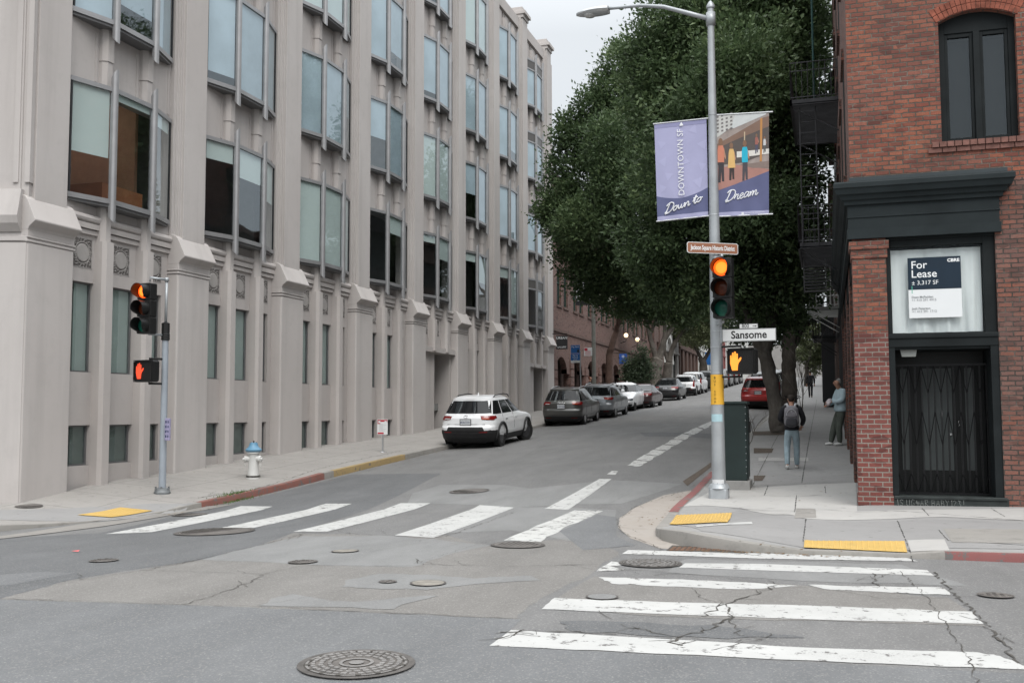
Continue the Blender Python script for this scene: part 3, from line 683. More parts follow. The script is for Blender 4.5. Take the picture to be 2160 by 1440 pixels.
# piers: one mesh, nine parts
def pier_mesh():
    b = MB()
    b.prism([(0.0, -15.75), (0.0, -15.03), (.03, -15.0), (1.27, -15.0), (1.30, -15.03), (1.30, -15.75)], -1.2, 5.0, 'z') if False else None
    def pl(poly, z0, z1): b.prism([(x, y) for (y, x) in poly], z0, z1)
    pl([(0, -15.75), (0, -15.03), (.03, -15.0), (1.27, -15.0), (1.30, -15.03), (1.30, -15.75)], -1.2, 4.98)
    pl([(-.02, -15.75), (-.02, -14.985), (1.32, -14.985), (1.32, -15.75)], 5.0, 5.045)
    pl([(.01, -15.75), (.01, -15.01), (1.29, -15.01), (1.29, -15.75)], 4.978, 5.002)
    pl([(.01, -15.75), (.01, -15.01), (1.29, -15.01), (1.29, -15.75)], 5.043, 5.082)
    pl([(-.02, -15.75), (-.02, -14.985), (1.32, -14.985), (1.32, -15.75)], 5.08, 5.125)
    pl([(.0, -15.75), (.0, -15.0), (1.3, -15.0), (1.3, -15.75)], 5.123, 5.3)
    # weathered cap: cove below, sloped top that narrows to the shaft
    def ring(y0, y1, x, z): return [(-15.7, y0, z), (x, y0, z), (x, y1, z), (-15.7, y1, z)]
    R = [ring(-.003, 1.303, -15.0, 5.24), ring(-.003, 1.303, -14.97, 5.30), ring(-.004, 1.304, -14.86, 5.38), ring(-.005, 1.305, -14.82, 5.41), ring(-.005, 1.305, -14.82, 5.44), ring(-.004, 1.304, -15.03, 5.86), ring(-.004, 1.304, -15.08, 5.92), ring(.0, 1.3, -15.21, 5.98)]
    vs = [q for r in R for q in r]; fs = [(4 * i + j, 4 * i + 4 + j, 4 * i + 4 + (j + 1) % 4, 4 * i + (j + 1) % 4) for i in range(len(R) - 1) for j in range(4)]
    fs = [f[::-1] for f in fs] + [(0, 1, 2, 3)[::-1], tuple(4 * (len(R) - 1) + j for j in range(4))]; b.add(vs, fs)
    # shaft with stepped edges
    pl([(0, -15.75), (0, -15.22), (.06, -15.22), (.06, -15.17), (.12, -15.17), (.12, -15.12), (.20, -15.12), (.20, -15.04), (1.10, -15.04), (1.10, -15.12), (1.18, -15.12), (1.18, -15.17), (1.24, -15.17), (1.24, -15.22), (1.30, -15.22), (1.30, -15.75)], 5.28, TOPZ)
    pl([(.14, -15.75), (.14, -14.98), (1.16, -14.98), (1.16, -15.75)], TOPZ, TOPZ + .18)
    pl([(.08, -15.75), (.08, -14.86), (1.22, -14.86), (1.22, -15.75)], TOPZ + .18, TOPZ + .36)
    pl([(.2, -15.7), (.2, -15.05), (1.1, -15.05), (1.1, -15.7)], TOPZ + .36, TOPZ + .6)
    return b
pm = pier_mesh(); base_off = ob.location
pier0 = None
for n in range(NB + 1):
    y = Y0 - 1.3 + n * PER
    if pier0 is None:
        b = MB(); b.v = [(x, yy + y, z) for x, yy, z in pm.v]; b.f = pm.f; b.m = pm.m
        pier0 = b.build('pier', FAC, ob, bevel=.012)
    else:
        c = pier0.copy(); COL.objects.link(c); c.location = (0, n * PER, 0)
# mullion piers between the low windows (with chamfer, octagonal above)
def mull_mesh():
    b = MB(); pl = lambda poly, z0, z1: b.prism([(x, y) for (y, x) in poly], z0, z1)
    for zz in ((-1, 5.38),):
        pl([(.98, -15.7), (.98, -15.12), (1.04, -15.04), (1.26, -15.04), (1.30, -15.12), (1.30, -15.7)], *zz)
    pl([(1.0, -15.7), (1.0, -15.2), (1.06, -15.1), (1.22, -15.1), (1.28, -15.2), (1.28, -15.7)], 5.36, 6.25)
    for k, f in enumerate(FL[:0]):
        top = FL[k + 1] + .05 if k < 3 else 20.9
        pl([(.99, -15.7), (.99, -15.26), (1.05, -15.16), (1.22, -15.16), (1.28, -15.26), (1.28, -15.7)], f + 2.6, f + 3.25)
        pl([(.975, -15.7), (.975, -15.25), (1.04, -15.14), (1.23, -15.14), (1.295, -15.25), (1.295, -15.7)], f + 3.25, top)
    return b
mm_ = mull_mesh(); m0 = None
for n in range(NB):
    for dy in (0, 1.38):
        if n in DOORS: continue
        if m0 is None:
            b = MB(); b.v = [(x, yy + Y0, z) for x, yy, z in mm_.v]; b.f = mm_.f; b.m = mm_.m; m0 = b.build('mullion_pier', FAC2, ob)
        else:
            c = m0.copy(); COL.objects.link(c); c.location = (0, n * PER + dy, 0)
for k, f in enumerate(FL):
    top = FL[k + 1] + .05 if k < 3 else 20.9
    b = MB(); b.prism([(x, y) for (y, x) in [(.99, -15.7), (.99, -15.26), (1.05, -15.16), (1.22, -15.16), (1.28, -15.26), (1.28, -15.7)]], f + 2.6, f + 3.27); b.prism([(x, y) for (y, x) in [(.975, -15.7), (.975, -15.25), (1.04, -15.14), (1.23, -15.14), (1.295, -15.25), (1.295, -15.7)]], f + 3.25, top)
    place_copies(b, 'spandrel_pier', FAC2, [(0, Y0 + n * PER + dy, 0) for n in range(NB) for dy in (0, 1.38)], ob)
for n in DOORS:
    b = MB()
    for dy in (0, 1.38):
        k0 = len(b.v); b.v += [(x, yy + Y0 + n * PER + dy, max(z, 4.1)) for x, yy, z in mm_.v]; b.f += [tuple(i + k0 for i in f) for f in mm_.f]; b.m += mm_.m
    b.box(-15.7, -15.1, Y0 + n * PER - .02, Y0 + n * PER + 3.55, 4.05, 4.25)
    b.box(-17.2, -15.3, Y0 + n * PER - .03, Y0 + n * PER + 1.6, 0, 4.1); b.box(-17.2, -15.3, Y0 + n * PER + 3.3, Y0 + n * PER + 3.56, 0, 4.1)
    b.build('porch', FAC2, ob)
    z0 = zwl(Y0 + n * PER + 2) - .02; y = Y0 + n * PER
    dr = MB(); dr.box(-16.5, -16.42, y + 1.6, y + 1.68, z0, 4.1); dr.box(-16.5, -16.42, y + 3.22, y + 3.3, z0, 4.1); dr.box(-16.5, -16.42, y + 2.42, y + 2.48, z0, 4.1); dr.box(-16.51, -16.43, y + 1.6, y + 3.3, z0 + 2.15, z0 + 2.25); dr.box(-16.5, -16.42, y + 1.6, y + 3.3, z0, z0 + .12)
    D_ = dr.build('door', STEEL, ob); g = MB(); g.box(-16.47, -16.46, y + 1.68, y + 3.22, z0 + .12, 4.1); g.build('glass', GLS_D, D_)
    h = MB(); h.tube([(-16.38, y + 2.36, z0 + .9), (-16.38, y + 2.36, z0 + 1.25)], .015); h.build('handle', STEEL, D_)
# relief panels
def panel_mesh(w_):
    b = MB(); h = .66; x = -15.325; hw = w_ / 2
    b.box(x - .01, x + .012, -hw, hw, -h / 2, -h / 2 + .02); b.box(x - .01, x + .012, -hw, hw, h / 2 - .02, h / 2)
    b.box(x - .01, x + .012, -hw, -hw + .02, -h / 2, h / 2); b.box(x - .01, x + .012, hw - .02, hw, -h / 2, h / 2)
    R = .2
    k0 = len(b.v)
    b.lathe([(R, 0), (R, .03), (R - .02, .042), (0.01, .045)], (0, 0, 0), 28, axis='x'); b.xf(Matrix.Translation((x - .01, 0, 0)), k0)
    b.tube([(x + .012, math.cos(a) * (R + .035), math.sin(a) * (R + .035)) for a in [2 * math.pi * i / 24 for i in range(25)]], .011, 6)
    rnd = random.Random(3)
    for i in range(16):
        a = 2 * math.pi * i / 16; cy, cz = math.cos(a) * min(hw - .07, .27) * 1.0, math.sin(a) * .27
        if abs(math.cos(a)) > .5 and abs(math.sin(a)) > .5: cy *= 1.15; cz *= 1.1
        pts = [(x + .012, cy + math.cos(t + a) * (.06 - t * .008), cz + math.sin(t + a) * (.06 - t * .008)) for t in [j * .55 for j in range(10)]]
        b.tube(pts, .011, 5)
    return b
MID = [b for b in range(NB)]
RSHADE = plain('relief_shade', (.12, .11, .105), .95)  # dark colour of a flat plate, painting in the shade behind the relief
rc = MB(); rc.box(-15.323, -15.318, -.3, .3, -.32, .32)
cen = [(.60, .62), (1.83, .62), (3.0, .56)]
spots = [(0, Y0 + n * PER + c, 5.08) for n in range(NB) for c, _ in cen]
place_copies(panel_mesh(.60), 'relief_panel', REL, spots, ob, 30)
place_copies(rc, 'relief_shade_plate', RSHADE, spots, ob)
# low windows: frame with glass
def low_win(wd, z0, z1):
    b = MB(); x0, x1 = -15.46, -15.40; t = .035; h = wd / 2
    b.box(x0, x1, -h, -h + t, z0, z1); b.box(x0, x1, h - t, h, z0, z1); b.box(x0 + .002, x1 - .002, -h + t, h - t, z0, z0 + t); b.box(x0 + .002, x1 - .002, -h + t, h - t, z1 - t, z1)
    b.box(-15.45, -15.33, -h - .01, h + .01, z0 - .02, z0 + .005); return b
def low_glass(wd, z0, z1):
    b = MB(); h = wd / 2; b.box(-15.435, -15.43, -h + .03, h - .03, z0 + .03, z1 - .03); return b
def low_blind(wd, z0, z1):
    b = MB(); h = wd / 2; b.box(-15.475, -15.465, -h + .42 * wd, h, z0 + .01, z1 - .01); b.box(-15.53, -15.52, -h + .25 * wd, h, z0 + .02, z1 - .15); return b
wins = [((wa + wb) / 2, wb - wa) for (_, _, wa, wb) in cols]
for (z0, z1) in ((.5, 1.36), (2.5, 4.45)):
    for c, wd_ in wins:
        sp = [(0, Y0 + n * PER + c, 0) for n in range(NB) if n not in DOORS]
        fr = place_copies(low_win(wd_, z0, z1), 'window', STEEL_D, sp, ob)
        gm = low_glass(wd_, z0, z1).mesh('pane', GLS_D); bm_ = low_blind(wd_, z0, z1).mesh('curtain', BLIND2 if z0 > 2 else plain('basement_board', (.13, .14, .13), .8))
        for f in fr:
            for nm, me in (('pane', gm), ('curtain', bm_)):
                o = bpy.data.objects.new(nm, me); COL.objects.link(o); o.parent = f
# bay windows
A, B, C, D = (.03, -15.24), (1.05, -14.93), (2.42, -14.93), (3.48, -15.24)
def lerp2(p, q, f): return (p[0] + (q[0] - p[0]) * f, p[1] + (q[1] - p[1]) * f)
def plate(b, pts, z0, z1, inset=0, m=None):    # pts (y, x)
    b.prism([(x - inset, y) for (y, x) in pts], z0, z1, 'z', m)
H = 2.62
fr = MB()
O = [A, B, C, D]; back = [(3.48, -15.5), (.03, -15.5)]
plate(fr, O + back, .0, .11); plate(fr, O + back, H - .1, H)
for (p, q) in ((A, B), (B, C), (C, D)):
    dv = Vector((q[0] - p[0], q[1] - p[1])).normalized()
    for e, sgn in ((p, 1), (q, -1)):
        a = (e[0] + dv.x * sgn * .02, e[1] + dv.y * sgn * .02); c = (e[0] + dv.x * sgn * .06, e[1] + dv.y * sgn * .06)
        fr.prism([(a[1] - .01, a[0]), (c[1] - .01, c[0]), (c[1] - .06, c[0]), (a[1] - .06, a[0])], .11, H - .1, 'z', 1)
fr_me = fr.mesh('bay_window', [STEEL, DARKF])
un = MB(); plate(un, [(A[0] + .04, A[1] - .03), (B[0], B[1] - .04), (C[0], C[1] - .04), (D[0] - .04, D[1] - .03)] + [(3.3, -15.4), (.2, -15.4)], -.06, -.002); un_me = un.mesh('soffit', STEEL_D)
mu = MB()
for (yy, xx) in (B, C):
    n_ = 10; pts = []
    prof = [(xx + .075 * math.cos(t) - .01, yy + .075 * math.sin(t)) for t in [(-.5 + i / n_) * math.pi for i in range(n_ + 1)]] + [(xx - .06, yy + .075), (xx - .06, yy - .075)]
    k = len(prof); vs = []
    for (zf, zb) in ((-.42, -.28), (H + .42, H + .22)):
        for (x_, y_) in prof:
            f = (x_ - (xx - .06)) / .135; vs.append((x_, y_, (zb + (zf - zb) * f) if zf < 0 else (zb + (zf - zb) * f)))
    mu.add(vs, [tuple(range(k))[::-1], tuple(range(k, 2 * k))] + [(i, (i + 1) % k, k + (i + 1) % k, k + i) for i in range(k)])
mu_me = mu.mesh('mullion', STEEL, 40)
gl = MB()
for (p, q) in ((A, B), (B, C), (C, D)):
    gl.add([(p[1] - .03, p[0], .1), (q[1] - .03, q[0], .1), (q[1] - .03, q[0], H - .1), (p[1] - .03, p[0], H - .1)], [(0, 1, 2, 3)])
gl_me = gl.mesh('pane', GLS)
def blind_sky_me(fr3, mat=BLIND):
    b = MB()
    for (p, q), f in zip(((A, B), (B, C), (C, D)), fr3):
        if f <= 0: continue
        a = lerp2(p, q, .07); c = lerp2(p, q, .93); z = H - .1 - f * (H - .2)
        b.prism([(a[1] - .07, a[0]), (c[1] - .07, c[0]), (c[1] - .08, c[0]), (a[1] - .08, a[0])], z, H - .1)
    return b.mesh('blind_sky_sheet', mat)
BL = {(0, 0): (.62, .06, .12), (1, 0): (.2, .32, .45), (2, 0): (1, 1, 1), (3, 0): (.0, .25, .4), (4, 0): (.12, .35, .6), (5, 0): (.15, .5, 0), (6, 0): (.2, .9, 0), (7, 0): (0, 0, 0),
      (0, 1): (.35, .35, 1), (1, 1): (0, .3, .8), (2, 1): (0, .55, .4), (3, 1): (.3, .5, .6), (4, 1): (.9, .4, .4), (5, 1): (.4, .9, .3), (6, 1): (.3, .9, .3), (7, 1): (.9, .9, .4)}
rnd = random.Random(9); bcache = {}
UP = [(1, 1, 1), (1, 1, .9), (.9, 1, 1), (1, .8, 1), (.55, 1, 1), (1, 1, .5)]
transom = MB()
for (p, q) in ((A, B), (B, C), (C, D)):
    transom.add([(p[1] - .0, p[0], H - .62), (q[1] - .0, q[0], H - .62), (q[1] - .0, q[0], H - .54), (p[1] - .0, p[0], H - .54)], [(0, 1, 2, 3)])
    transom.add([(p[1] - .02, p[0], H - .56), (q[1] - .02, q[0], H - .56), (q[1] - .02, q[0], H - .1), (p[1] - .02, p[0], H - .1)], [(0, 1, 2, 3)], 1)
tr_me = transom.mesh('transom', [STEEL, plain('dark_transom', (.09, .085, .08), .35)])
SKY_TINT = plain('sky_tint_sheet', (.40, .49, .55), .8, 0, .25, .5)  # blue sheets added behind the upper panes, standing in for reflected sky
for n in range(NB):
    for k, f in enumerate(FL):
        bw0 = bpy.data.objects.new('bay_window', fr_me); COL.objects.link(bw0); bw0.parent = ob; bw0.location = Vector((0, Y0 + n * PER, f)) - ob.location
        fr3 = BL[(n, k)] if k == 0 else rnd.choice(UP)
        if fr3 not in bcache: bcache[fr3] = blind_sky_me(fr3, BLIND if k == 0 else SKY_TINT)
        for me in (gl_me, mu_me, un_me, bcache[fr3]) + ((tr_me,) if n == 7 else ()):
            if not len(me.vertices): continue
            o = bpy.data.objects.new(me.name.split('.')[0], me); COL.objects.link(o); o.parent = bw0
# camera boxes and a desk behind the first window
dk = MB(); dk.box(-17.3, -15.6, Y0 + 1.5, Y0 + 2.9, 6.3, 6.85); dk.build('desk', plain('desk_wood', (.26, .10, .045), .5), ob)
# ------------------------------------------------------------------ brick corner building on the right
BRK = brick('old_red_brick', [(.21, .060, .040), (.37, .125, .068), (.14, .048, .038), (.30, .11, .075)], (.25, .21, .17), .215, .0775, .011, wob=.013, mort_show=.5, dark=.5, bstr=1)
BRK_P = brick('repointed_brick', [(.18, .05, .04), (.23, .068, .055), (.16, .045, .04), (.22, .075, .06)], (.28, .25, .215), .205, .078, .011, wob=.003, dark=.35, bstr=.8)
BRK_D = brick('weathered_brick', [(.17, .085, .072), (.24, .125, .10), (.14, .075, .062), (.27, .085, .05)], (.15, .125, .105), .21, .0775, .011, wob=.013, mort_show=.5, dark=.45, bstr=1)
GRN = plain('dark_green_black_paint', (.014, .017, .018), .6, 0, .25, 2, .1, 30, spec=.12)
GRN2 = plain('cornice_paint', (.021, .027, .029), .6, 0, .2, 1.5, .1, 20, spec=.12)
BLK = plain('black_iron', (.012, .012, .013), .45, .3, .2)
F = 17.37; XC = .44
br = empty('brick_building', (3.5, 18, 0), 'red brick corner building with dark cornice, arched window and gated doorway', 'building')
b = MB()
b.box(XC, 1.87, F, F + .4, 5.3, 15.5); b.box(3.02, 14, F, F + .4, 5.3, 15.5)
n_ = 14; arch = [(1.87 + (3.02 - 1.87) * i / n_, 7.95 + .155 * (1 - (2 * i / n_ - 1) ** 2)) for i in range(n_ + 1)]
b.prism(arch + [(3.02, 15.5), (1.87, 15.5)], F, F + .4, 'y')
b.box(1.87, 3.02, F, F + .4, 5.3, 5.9)
b.build('wall', BRK, br)
b = MB(); b.box(2.60, 14, F, F + .4, -.3, 5.3); b.build('lower_wall', BRK_D, br)
# voussoirs and brick sill
b = MB(); R_ = 18
for r0 in (0, 1):
    for i in range(R_):
        f0, f1 = (i + .06) / R_, (i + .94) / R_
        def ap(f, o):
            x = 1.84 + 1.21 * f; z = 7.945 + .165 * (1 - (2 * f - 1) ** 2); sl = -.545 * (2 * f - 1); nn = Vector((-sl, 1)).normalized(); return (x + nn.x * o, z + nn.y * o)
        o0 = .005 + r0 * .115; b.prism([ap(f0, o0), ap(f1, o0), ap(f1, o0 + .105), ap(f0, o0 + .105)], F - .012, F + .05, 'y')
b.build('window_arch', plain('arch_brick', (.215, .07, .045), .9, 0, .5, 5, .7, 60), br)
b = MB(); k = 0
x = 1.72
while x < 3.2: b.box(x, x + .10, F - .06, F + .06, 5.87, 5.955); x += .113
x = 1.66
while x < 3.1: b.box(x, x + .20, F - .035, F + .06, 5.785, 5.862); x += .213
b.build('window_sill', plain('sill_brick', (.17, .085, .07), .9, 0, .4, 6, .7, 60), br)
wn = MB(); y = F + .14
wn.box(1.87, 1.97, y, y + .1, 5.9, 8.1); wn.box(2.92, 3.02, y, y + .1, 5.9, 8.1); wn.box(1.97, 2.92, y + .002, y + .098, 5.9, 5.98); wn.box(1.97, 2.92, y + .002, y + .098, 7.79, 8.14)
wn.box(2.40, 2.50, y - .02, y + .09, 5.98, 7.79)
for a, c in ((1.97, 2.40), (2.50, 2.92)):
    wn.box(a, a + .05, y + .02, y + .08, 5.98, 7.79); wn.box(c - .05, c, y + .02, y + .08, 5.98, 7.79); wn.box(a + .05, c - .05, y + .02, y + .08, 5.98, 6.05); wn.box(a + .05, c - .05, y + .02, y + .08, 7.72, 7.79)
W_ = wn.build('window', GRN, br, bevel=.006)
g = MB(); g.box(2.02, 2.87, y + .055, y + .06, 6.03, 7.74); g.build('pane', glass('upper_glass', (.6, .62, .62), .02), W_)
g = MB(); g.box(1.98, 2.9, y + .14, y + .15, 5.98, 7.7); g.build('curtain', plain('grey_curtain', (.055, .052, .052), .9), W_)
g = MB(); g.box(XC + .5, 13.5, F + 1.2, F + 1.3, 4.5, 9.5); g.box(1.5, 3.5, F + .4, F + 1.2, 8.2, 8.3); g.build('inner_wall', INTD, br)
# corner pillar
b = MB(); b.box(XC, .965, F, F + .5, .25, 2.88); b.box(XC - .012, .978, F - .012, F + .5, -.2, .25); b.build('pillar_base', BRK_P, br, bevel=.004)
b = MB(); b.box(XC, .965, F, F + .5, 2.88, 4.12); b.box(XC - .02, .985, F - .02, F + .52, 4.12, 4.27); b.box(XC - .045, 1.01, F - .045, F + .52, 4.27, 4.40); b.box(XC, .965, F, F + .5, 4.40, 5.3)
b.build('pillar', BRK, br)
# cornice, mitred at the corner, with a return at the right end
prof = [(0, 4.44), (.07, 4.44), (.07, 4.60), (.05, 4.60), (.05, 4.79), (.065, 4.79), (.065, 4.80), (.055, 4.81), (.055, 5.0), (.10, 5.0), (.11, 5.06), (.15, 5.08), (.17, 5.14), (.22, 5.16), (.25, 5.24), (.27, 5.26), (.27, 5.33), (.25, 5.36), (0, 5.41)]
def cornice(path, name, parent, mat, prof=prof):
    # path: list of ((x,y),(ox,oy)) base point and outward offset direction
    b = MB(); k = len(prof); vs = []
    for (p, o) in path:
        for (d_, z) in prof: vs.append((p[0] + o[0] * d_, p[1] + o[1] * d_, z))
    fs = [(i * k + j, (i + 1) * k + j, (i + 1) * k + j + 1, i * k + j + 1) for i in range(len(path) - 1) for j in range(k - 1)]
    fs += [tuple(range(k)), tuple((len(path) - 1) * k + j for j in range(k))[::-1]]
    b.add(vs, [f[::-1] for f in fs]); return b.build(name, mat, parent)
cornice([((2.62, F + .02), (1, 0)), ((2.62, F), (1, -1)), ((XC, F), (-1, -1)), ((XC, 30.5), (-1, 0))], 'cornice', br, GRN2)
b = MB(); b.box(XC + .02, 2.62, F + .03, F + .5, 4.40, 5.35); b.box(XC + .03, XC + .5, F + .5, 34, 4.1, 5.35); b.build('lintel', GRN, br)
b = MB(); b.box(XC - .02, 2.80, F - .12, F + .05, 5.39, 5.45); b.build('cornice_flashing', plain('flashing', (.04, .05, .055), .5), br)
# storefront transom window
b = MB(); y = F + .06
b.box(.965, 1.035, y, y + .1, 2.84, 4.44); b.box(2.42, 2.60, y, y + .1, 2.84, 4.44); b.box(1.035, 2.42, y + .002, y + .1, 4.285, 4.44); b.box(.965, 2.60, y - .05, y + .12, 2.64, 2.86)
b.box(.965, 2.60, y - .07, y - .045, 2.78, 2.84)
TW = b.build('transom_window', GRN, br, bevel=.008)
g = MB(); g.box(1.035, 2.42, y + .05, y + .055, 2.86, 4.285); g.build('pane', glass('shop_glass', (.99, 1, 1), -.03), TW)
g = MB(); nx, nz2 = 60, 20; rn = random.Random(5)
ph = [rn.uniform(0, 6) for _ in range(6)]
for i in range(nx + 1):
    for j in range(nz2 + 1):
        u = i / nx; v = j / nz2; yy = .02 * math.sin(u * 22 + ph[0] + v * 2) + .012 * math.sin(u * 51 + ph[1] - v * 3) + .006 * math.sin(u * 90 + ph[2])
        g.v.append((1.045 + u * 1.36, y + .12 + yy * (0.4 + .6 * (1 - v)), 2.88 + v * 1.37))
g.f = [(i * (nz2 + 1) + j, (i + 1) * (nz2 + 1) + j, (i + 1) * (nz2 + 1) + j + 1, i * (nz2 + 1) + j + 1) for i in range(nx) for j in range(nz2)]; g.m = [0] * len(g.f)
g.build('curtain', plain('white_sheet', (.62, .65, .65), .9, 0, .03, 3), TW, smooth=True)
# doorway
b = MB(); b.box(.965, 1.06, F + .02, F + .9, .1, 2.66); b.box(2.48, 2.60, F + .02, F + .9, .1, 2.66); b.box(.965, 2.60, F + .05, F + 1.2, 2.6, 2.68); b.box(.6, 3, F + 1.2, F + 1.3, 0, 4.5)
b.build('door_reveal', GRN, br)
b = MB(); b.box(.975, 2.66, F - .02, F + 1.2, -.1, .235); b.box(.985, 2.64, F - .04, F + .1, .20, .25)
st = b.build('step', plain('step_paint', (.028, .034, .033), .6, 0, .4, 4, .3, 30), br, bevel=.01)
dm = plain('door_panel', (.010, .011, .011), .4); dg = plain('door_glass', (.075, .085, .085), .22)
b = MB(); yd = F + .85
b.box(1.06, 2.48, yd, yd + .06, .24, 2.6); D_ = b.build('door', dm, br)
for i, (a, c) in enumerate(((1.18, 1.29), (1.50, 1.98), (2.18, 2.32))):
    g = MB(); g.box(a, c, yd - .012, yd - .001, .62, 2.32); g.build('pane', dg, D_)
h = MB(); h.box(2.06, 2.075, yd - .06, yd - .05, 1.36, 1.44); h.lathe([(0.0, 0), (.02, .0), (.02, .02), (0, .02)], (1.94, yd - .05, 1.22), 10, axis='y'); h.box(1.80, 1.815, yd - .05, yd - .04, 1.5, 1.62); h.build('handle', plain('chrome', (.6, .6, .6), .25, .9), D_)
g = MB(); yg = F + .5
for i in range(15):
    x = 1.09 + i * .098; g.box(x - .007, x + .007, yg, yg + .02, .27, 2.35); g.box(x + .012, x + .02, yg, yg + .02, .27, 2.35)
for (z0, z1) in ((.27, .58), (1.05, 1.6), (1.9, 2.35)):
    for i in range(14):
        x = 1.09 + i * .098
        if i % 2: g.tube([(x, yg - .005, z0), (x + .098, yg - .005, z1)], .006, 4)
        else: g.tube([(x, yg - .005, z1), (x + .098, yg - .005, z0)], .006, 4)
        zz = (z0 + z1) / 2
g.box(1.07, 2.47, yg - .01, yg + .03, .245, .275); g.box(1.07, 2.47, yg - .01, yg + .03, 2.35, 2.38); g.build('security_gate', plain('gate_steel', (.018, .018, .019), .4, .5), br)
lb = MB(); lb.prism([(1.14, 2.62), (1.40, 2.62), (1.38, 2.49), (1.17, 2.49)], F + .1, F + .3, 'y'); lb.build('light_fitting', plain('frosted', (.22, .23, .22), .5), br)
# scratched writing on the step (drawn as thin strokes)
def strokes(sets, M, r, mat, name, parent, n=4):
    b = MB()
    for s in sets: b.tube([M @ Vector((p[0], p[1], 0)) for p in s], r, n)
    return b.build(name, mat, parent)
GL = {'S': [[(.8, .9), (.4, 1), (.1, .8), (.3, .5), (.7, .35), (.6, .05), (.1, .1)]], 'U': [[(.1, 1), (.1, .2), (.4, 0), (.7, .2), (.75, 1)]], 'G': [[(.8, .85), (.4, 1), (.1, .6), (.2, .1), (.6, 0), (.8, .4), (.5, .45)]],
      'A': [[(0, 0), (.4, 1), (.8, 0)], [(.15, .4), (.65, .4)]], 'R': [[(.1, 0), (.1, 1), (.6, .95), (.65, .6), (.1, .5), (.8, 0)]], 'B': [[(.1, 0), (.1, 1), (.6, .85), (.55, .55), (.1, .5), (.7, .4), (.7, .1), (.1, 0)]],
      'Y': [[(0, 1), (.35, .5), (.7, 1)], [(.35, .5), (.3, 0)]], '1': [[(.2, .85), (.35, 1), (.35, 0)]], '2': [[(.1, .8), (.4, 1), (.7, .75), (.1, 0), (.8, .05)]], '3': [[(.1, .95), (.6, .9), (.35, .55), (.7, .3), (.4, 0), (.05, .1)]],
      '!': [[(.3, 1), (.3, .35)], [(.3, .1), (.32, .02)]], '*': [[(.1, .5), (.3, .9), (.4, .1), (.6, .8), (.7, .1), (.9, .5), (.1, .5)]], 'I': [[(.1, 1), (.25, .0)]]}
xx = .0; ss = []; rn = random.Random(2)
for ch in 'IS UG*AR BABY123!':
    if ch == ' ': xx += .03; continue
    sc_ = .075
    for s in GL[ch]: ss.append([(xx + p[0] * sc_ * .9, p[1] * sc_ * 1.35 + rn.uniform(-.004, .004)) for p in s])
    xx += sc_ * (.5 if ch in 'I1!' else .92)
strokes(ss, frame_M((1.02, F - .043, .095), (1, 0, 0), (0, 0, 1)), .0022, plain('chalk_line', (.33, .34, .33), .9), 'scratched_writing', br)
# long side wall with shopfront piers and recessed upper windows
b = MB(); b.box(XC, XC + .4, F + .4, 34, 5.3, 15.5)
for k, yy in enumerate((20.9, 24.4, 28.0, 31.5)): b.box(XC + .02, XC + .5, yy, yy + .62, -.3, 4.5)
for yy in (19.6, 22.8, 26, 29.2, 32.2):
    for z in (6.0, 10.0): b.box(XC - .06, XC + .02, yy - .1, yy + 1.2, z - .15, z); b.box(XC - .05, XC + .02, yy - .12, yy + 1.22, z + 2.2, z + 2.42)
b.build('side_wall', BRK_D, br)
b = MB()
for a, c in ((17.87, 20.9), (21.52, 24.4), (25.02, 28.0), (28.62, 31.5), (32.1, 34)):
    b.box(XC + .22, XC + .3, a, c, -.2, 4.3); b.box(XC + .12, XC + .3, a, c, -.2, .5)
    b.box(XC + .1, XC + .2, a, a + .08, 0, 4.3); b.box(XC + .1, XC + .2, c - .08, c, 0, 4.3)
b.build('shopfront_frame', GRN, br)
g = MB()
for a, c in ((18, 20.8), (21.6, 24.3), (25.1, 27.9), (28.7, 31.4)): g.box(XC + .205, XC + .215, a, c, .6, 3.9)
g.build('shop_pane', dg, br)
for yy in (19.6, 22.8, 26, 29.2, 32.2):
    for z in (6.0, 10.0): g = MB(); g.box(XC - .004, XC + .02, yy, yy + 1.1, z, z + 2.2); g.build('side_window', GRN, br)
# ---- For Lease board standing in the window
fl_ = empty('lease_board', (1.7, F + .09, 3.1), 'navy and white For Lease board hung in the curtained window above the doorway', 'sign')
p0 = onY(1914, 545, F + .10); p1 = onY(2030, 668, F + .10); x0, x1, zt, zb = p0.x, p1.x, p0.z, p1.z
b = MB(); b.box(x0, x1, F + .085, F + .10, zb, zt); b.build('board', plain('board_white', (.70, .72, .73), .4, 0, .02), fl_)
zm = zb + (zt - zb) * .47
b = MB(); b.box(x0 - .001, x1 + .001, F + .083, F + .099, zm, zt + .001); b.build('navy_panel', plain('navy', (.010, .022, .038), .35, 0, .1), fl_)
b = MB(); b.box(x0 + .05, x0 + .06, F + .080, F + .084, zm - .06, zm + .06); b.build('green_bar', plain('mint', (.1, .45, .32), .5), fl_)
WT = plain('sign_white_ink', (.75, .77, .78), .5, 0, .01); GT = plain('sign_grey_ink', (.28, .29, .30), .5, 0, .01); BKT = plain('sign_black_ink', (.015, .015, .015), .5, 0, .01)
def tx(s, x, z, size, mat, y=F + .0815, sx=1., **k): return text_obj(s, size, mat, frame_M((x, y, z), (1, 0, 0), (0, 0, 1)), parent=fl_, sx=sx, ext=.0006, align='LEFT', **k)
hh = zt - zb
tx('For', x0 + .045, zt - .125 * hh, .175, WT, bold=.0015); tx('Lease', x0 + .045, zt - .275 * hh, .175, WT, bold=.0015); tx('± 3,317 SF', x0 + .05, zt - .42 * hh, .095, WT); tx('CBRE', x1 - .2, zt - .065 * hh, .07, WT, sx=1.1, bold=.003)
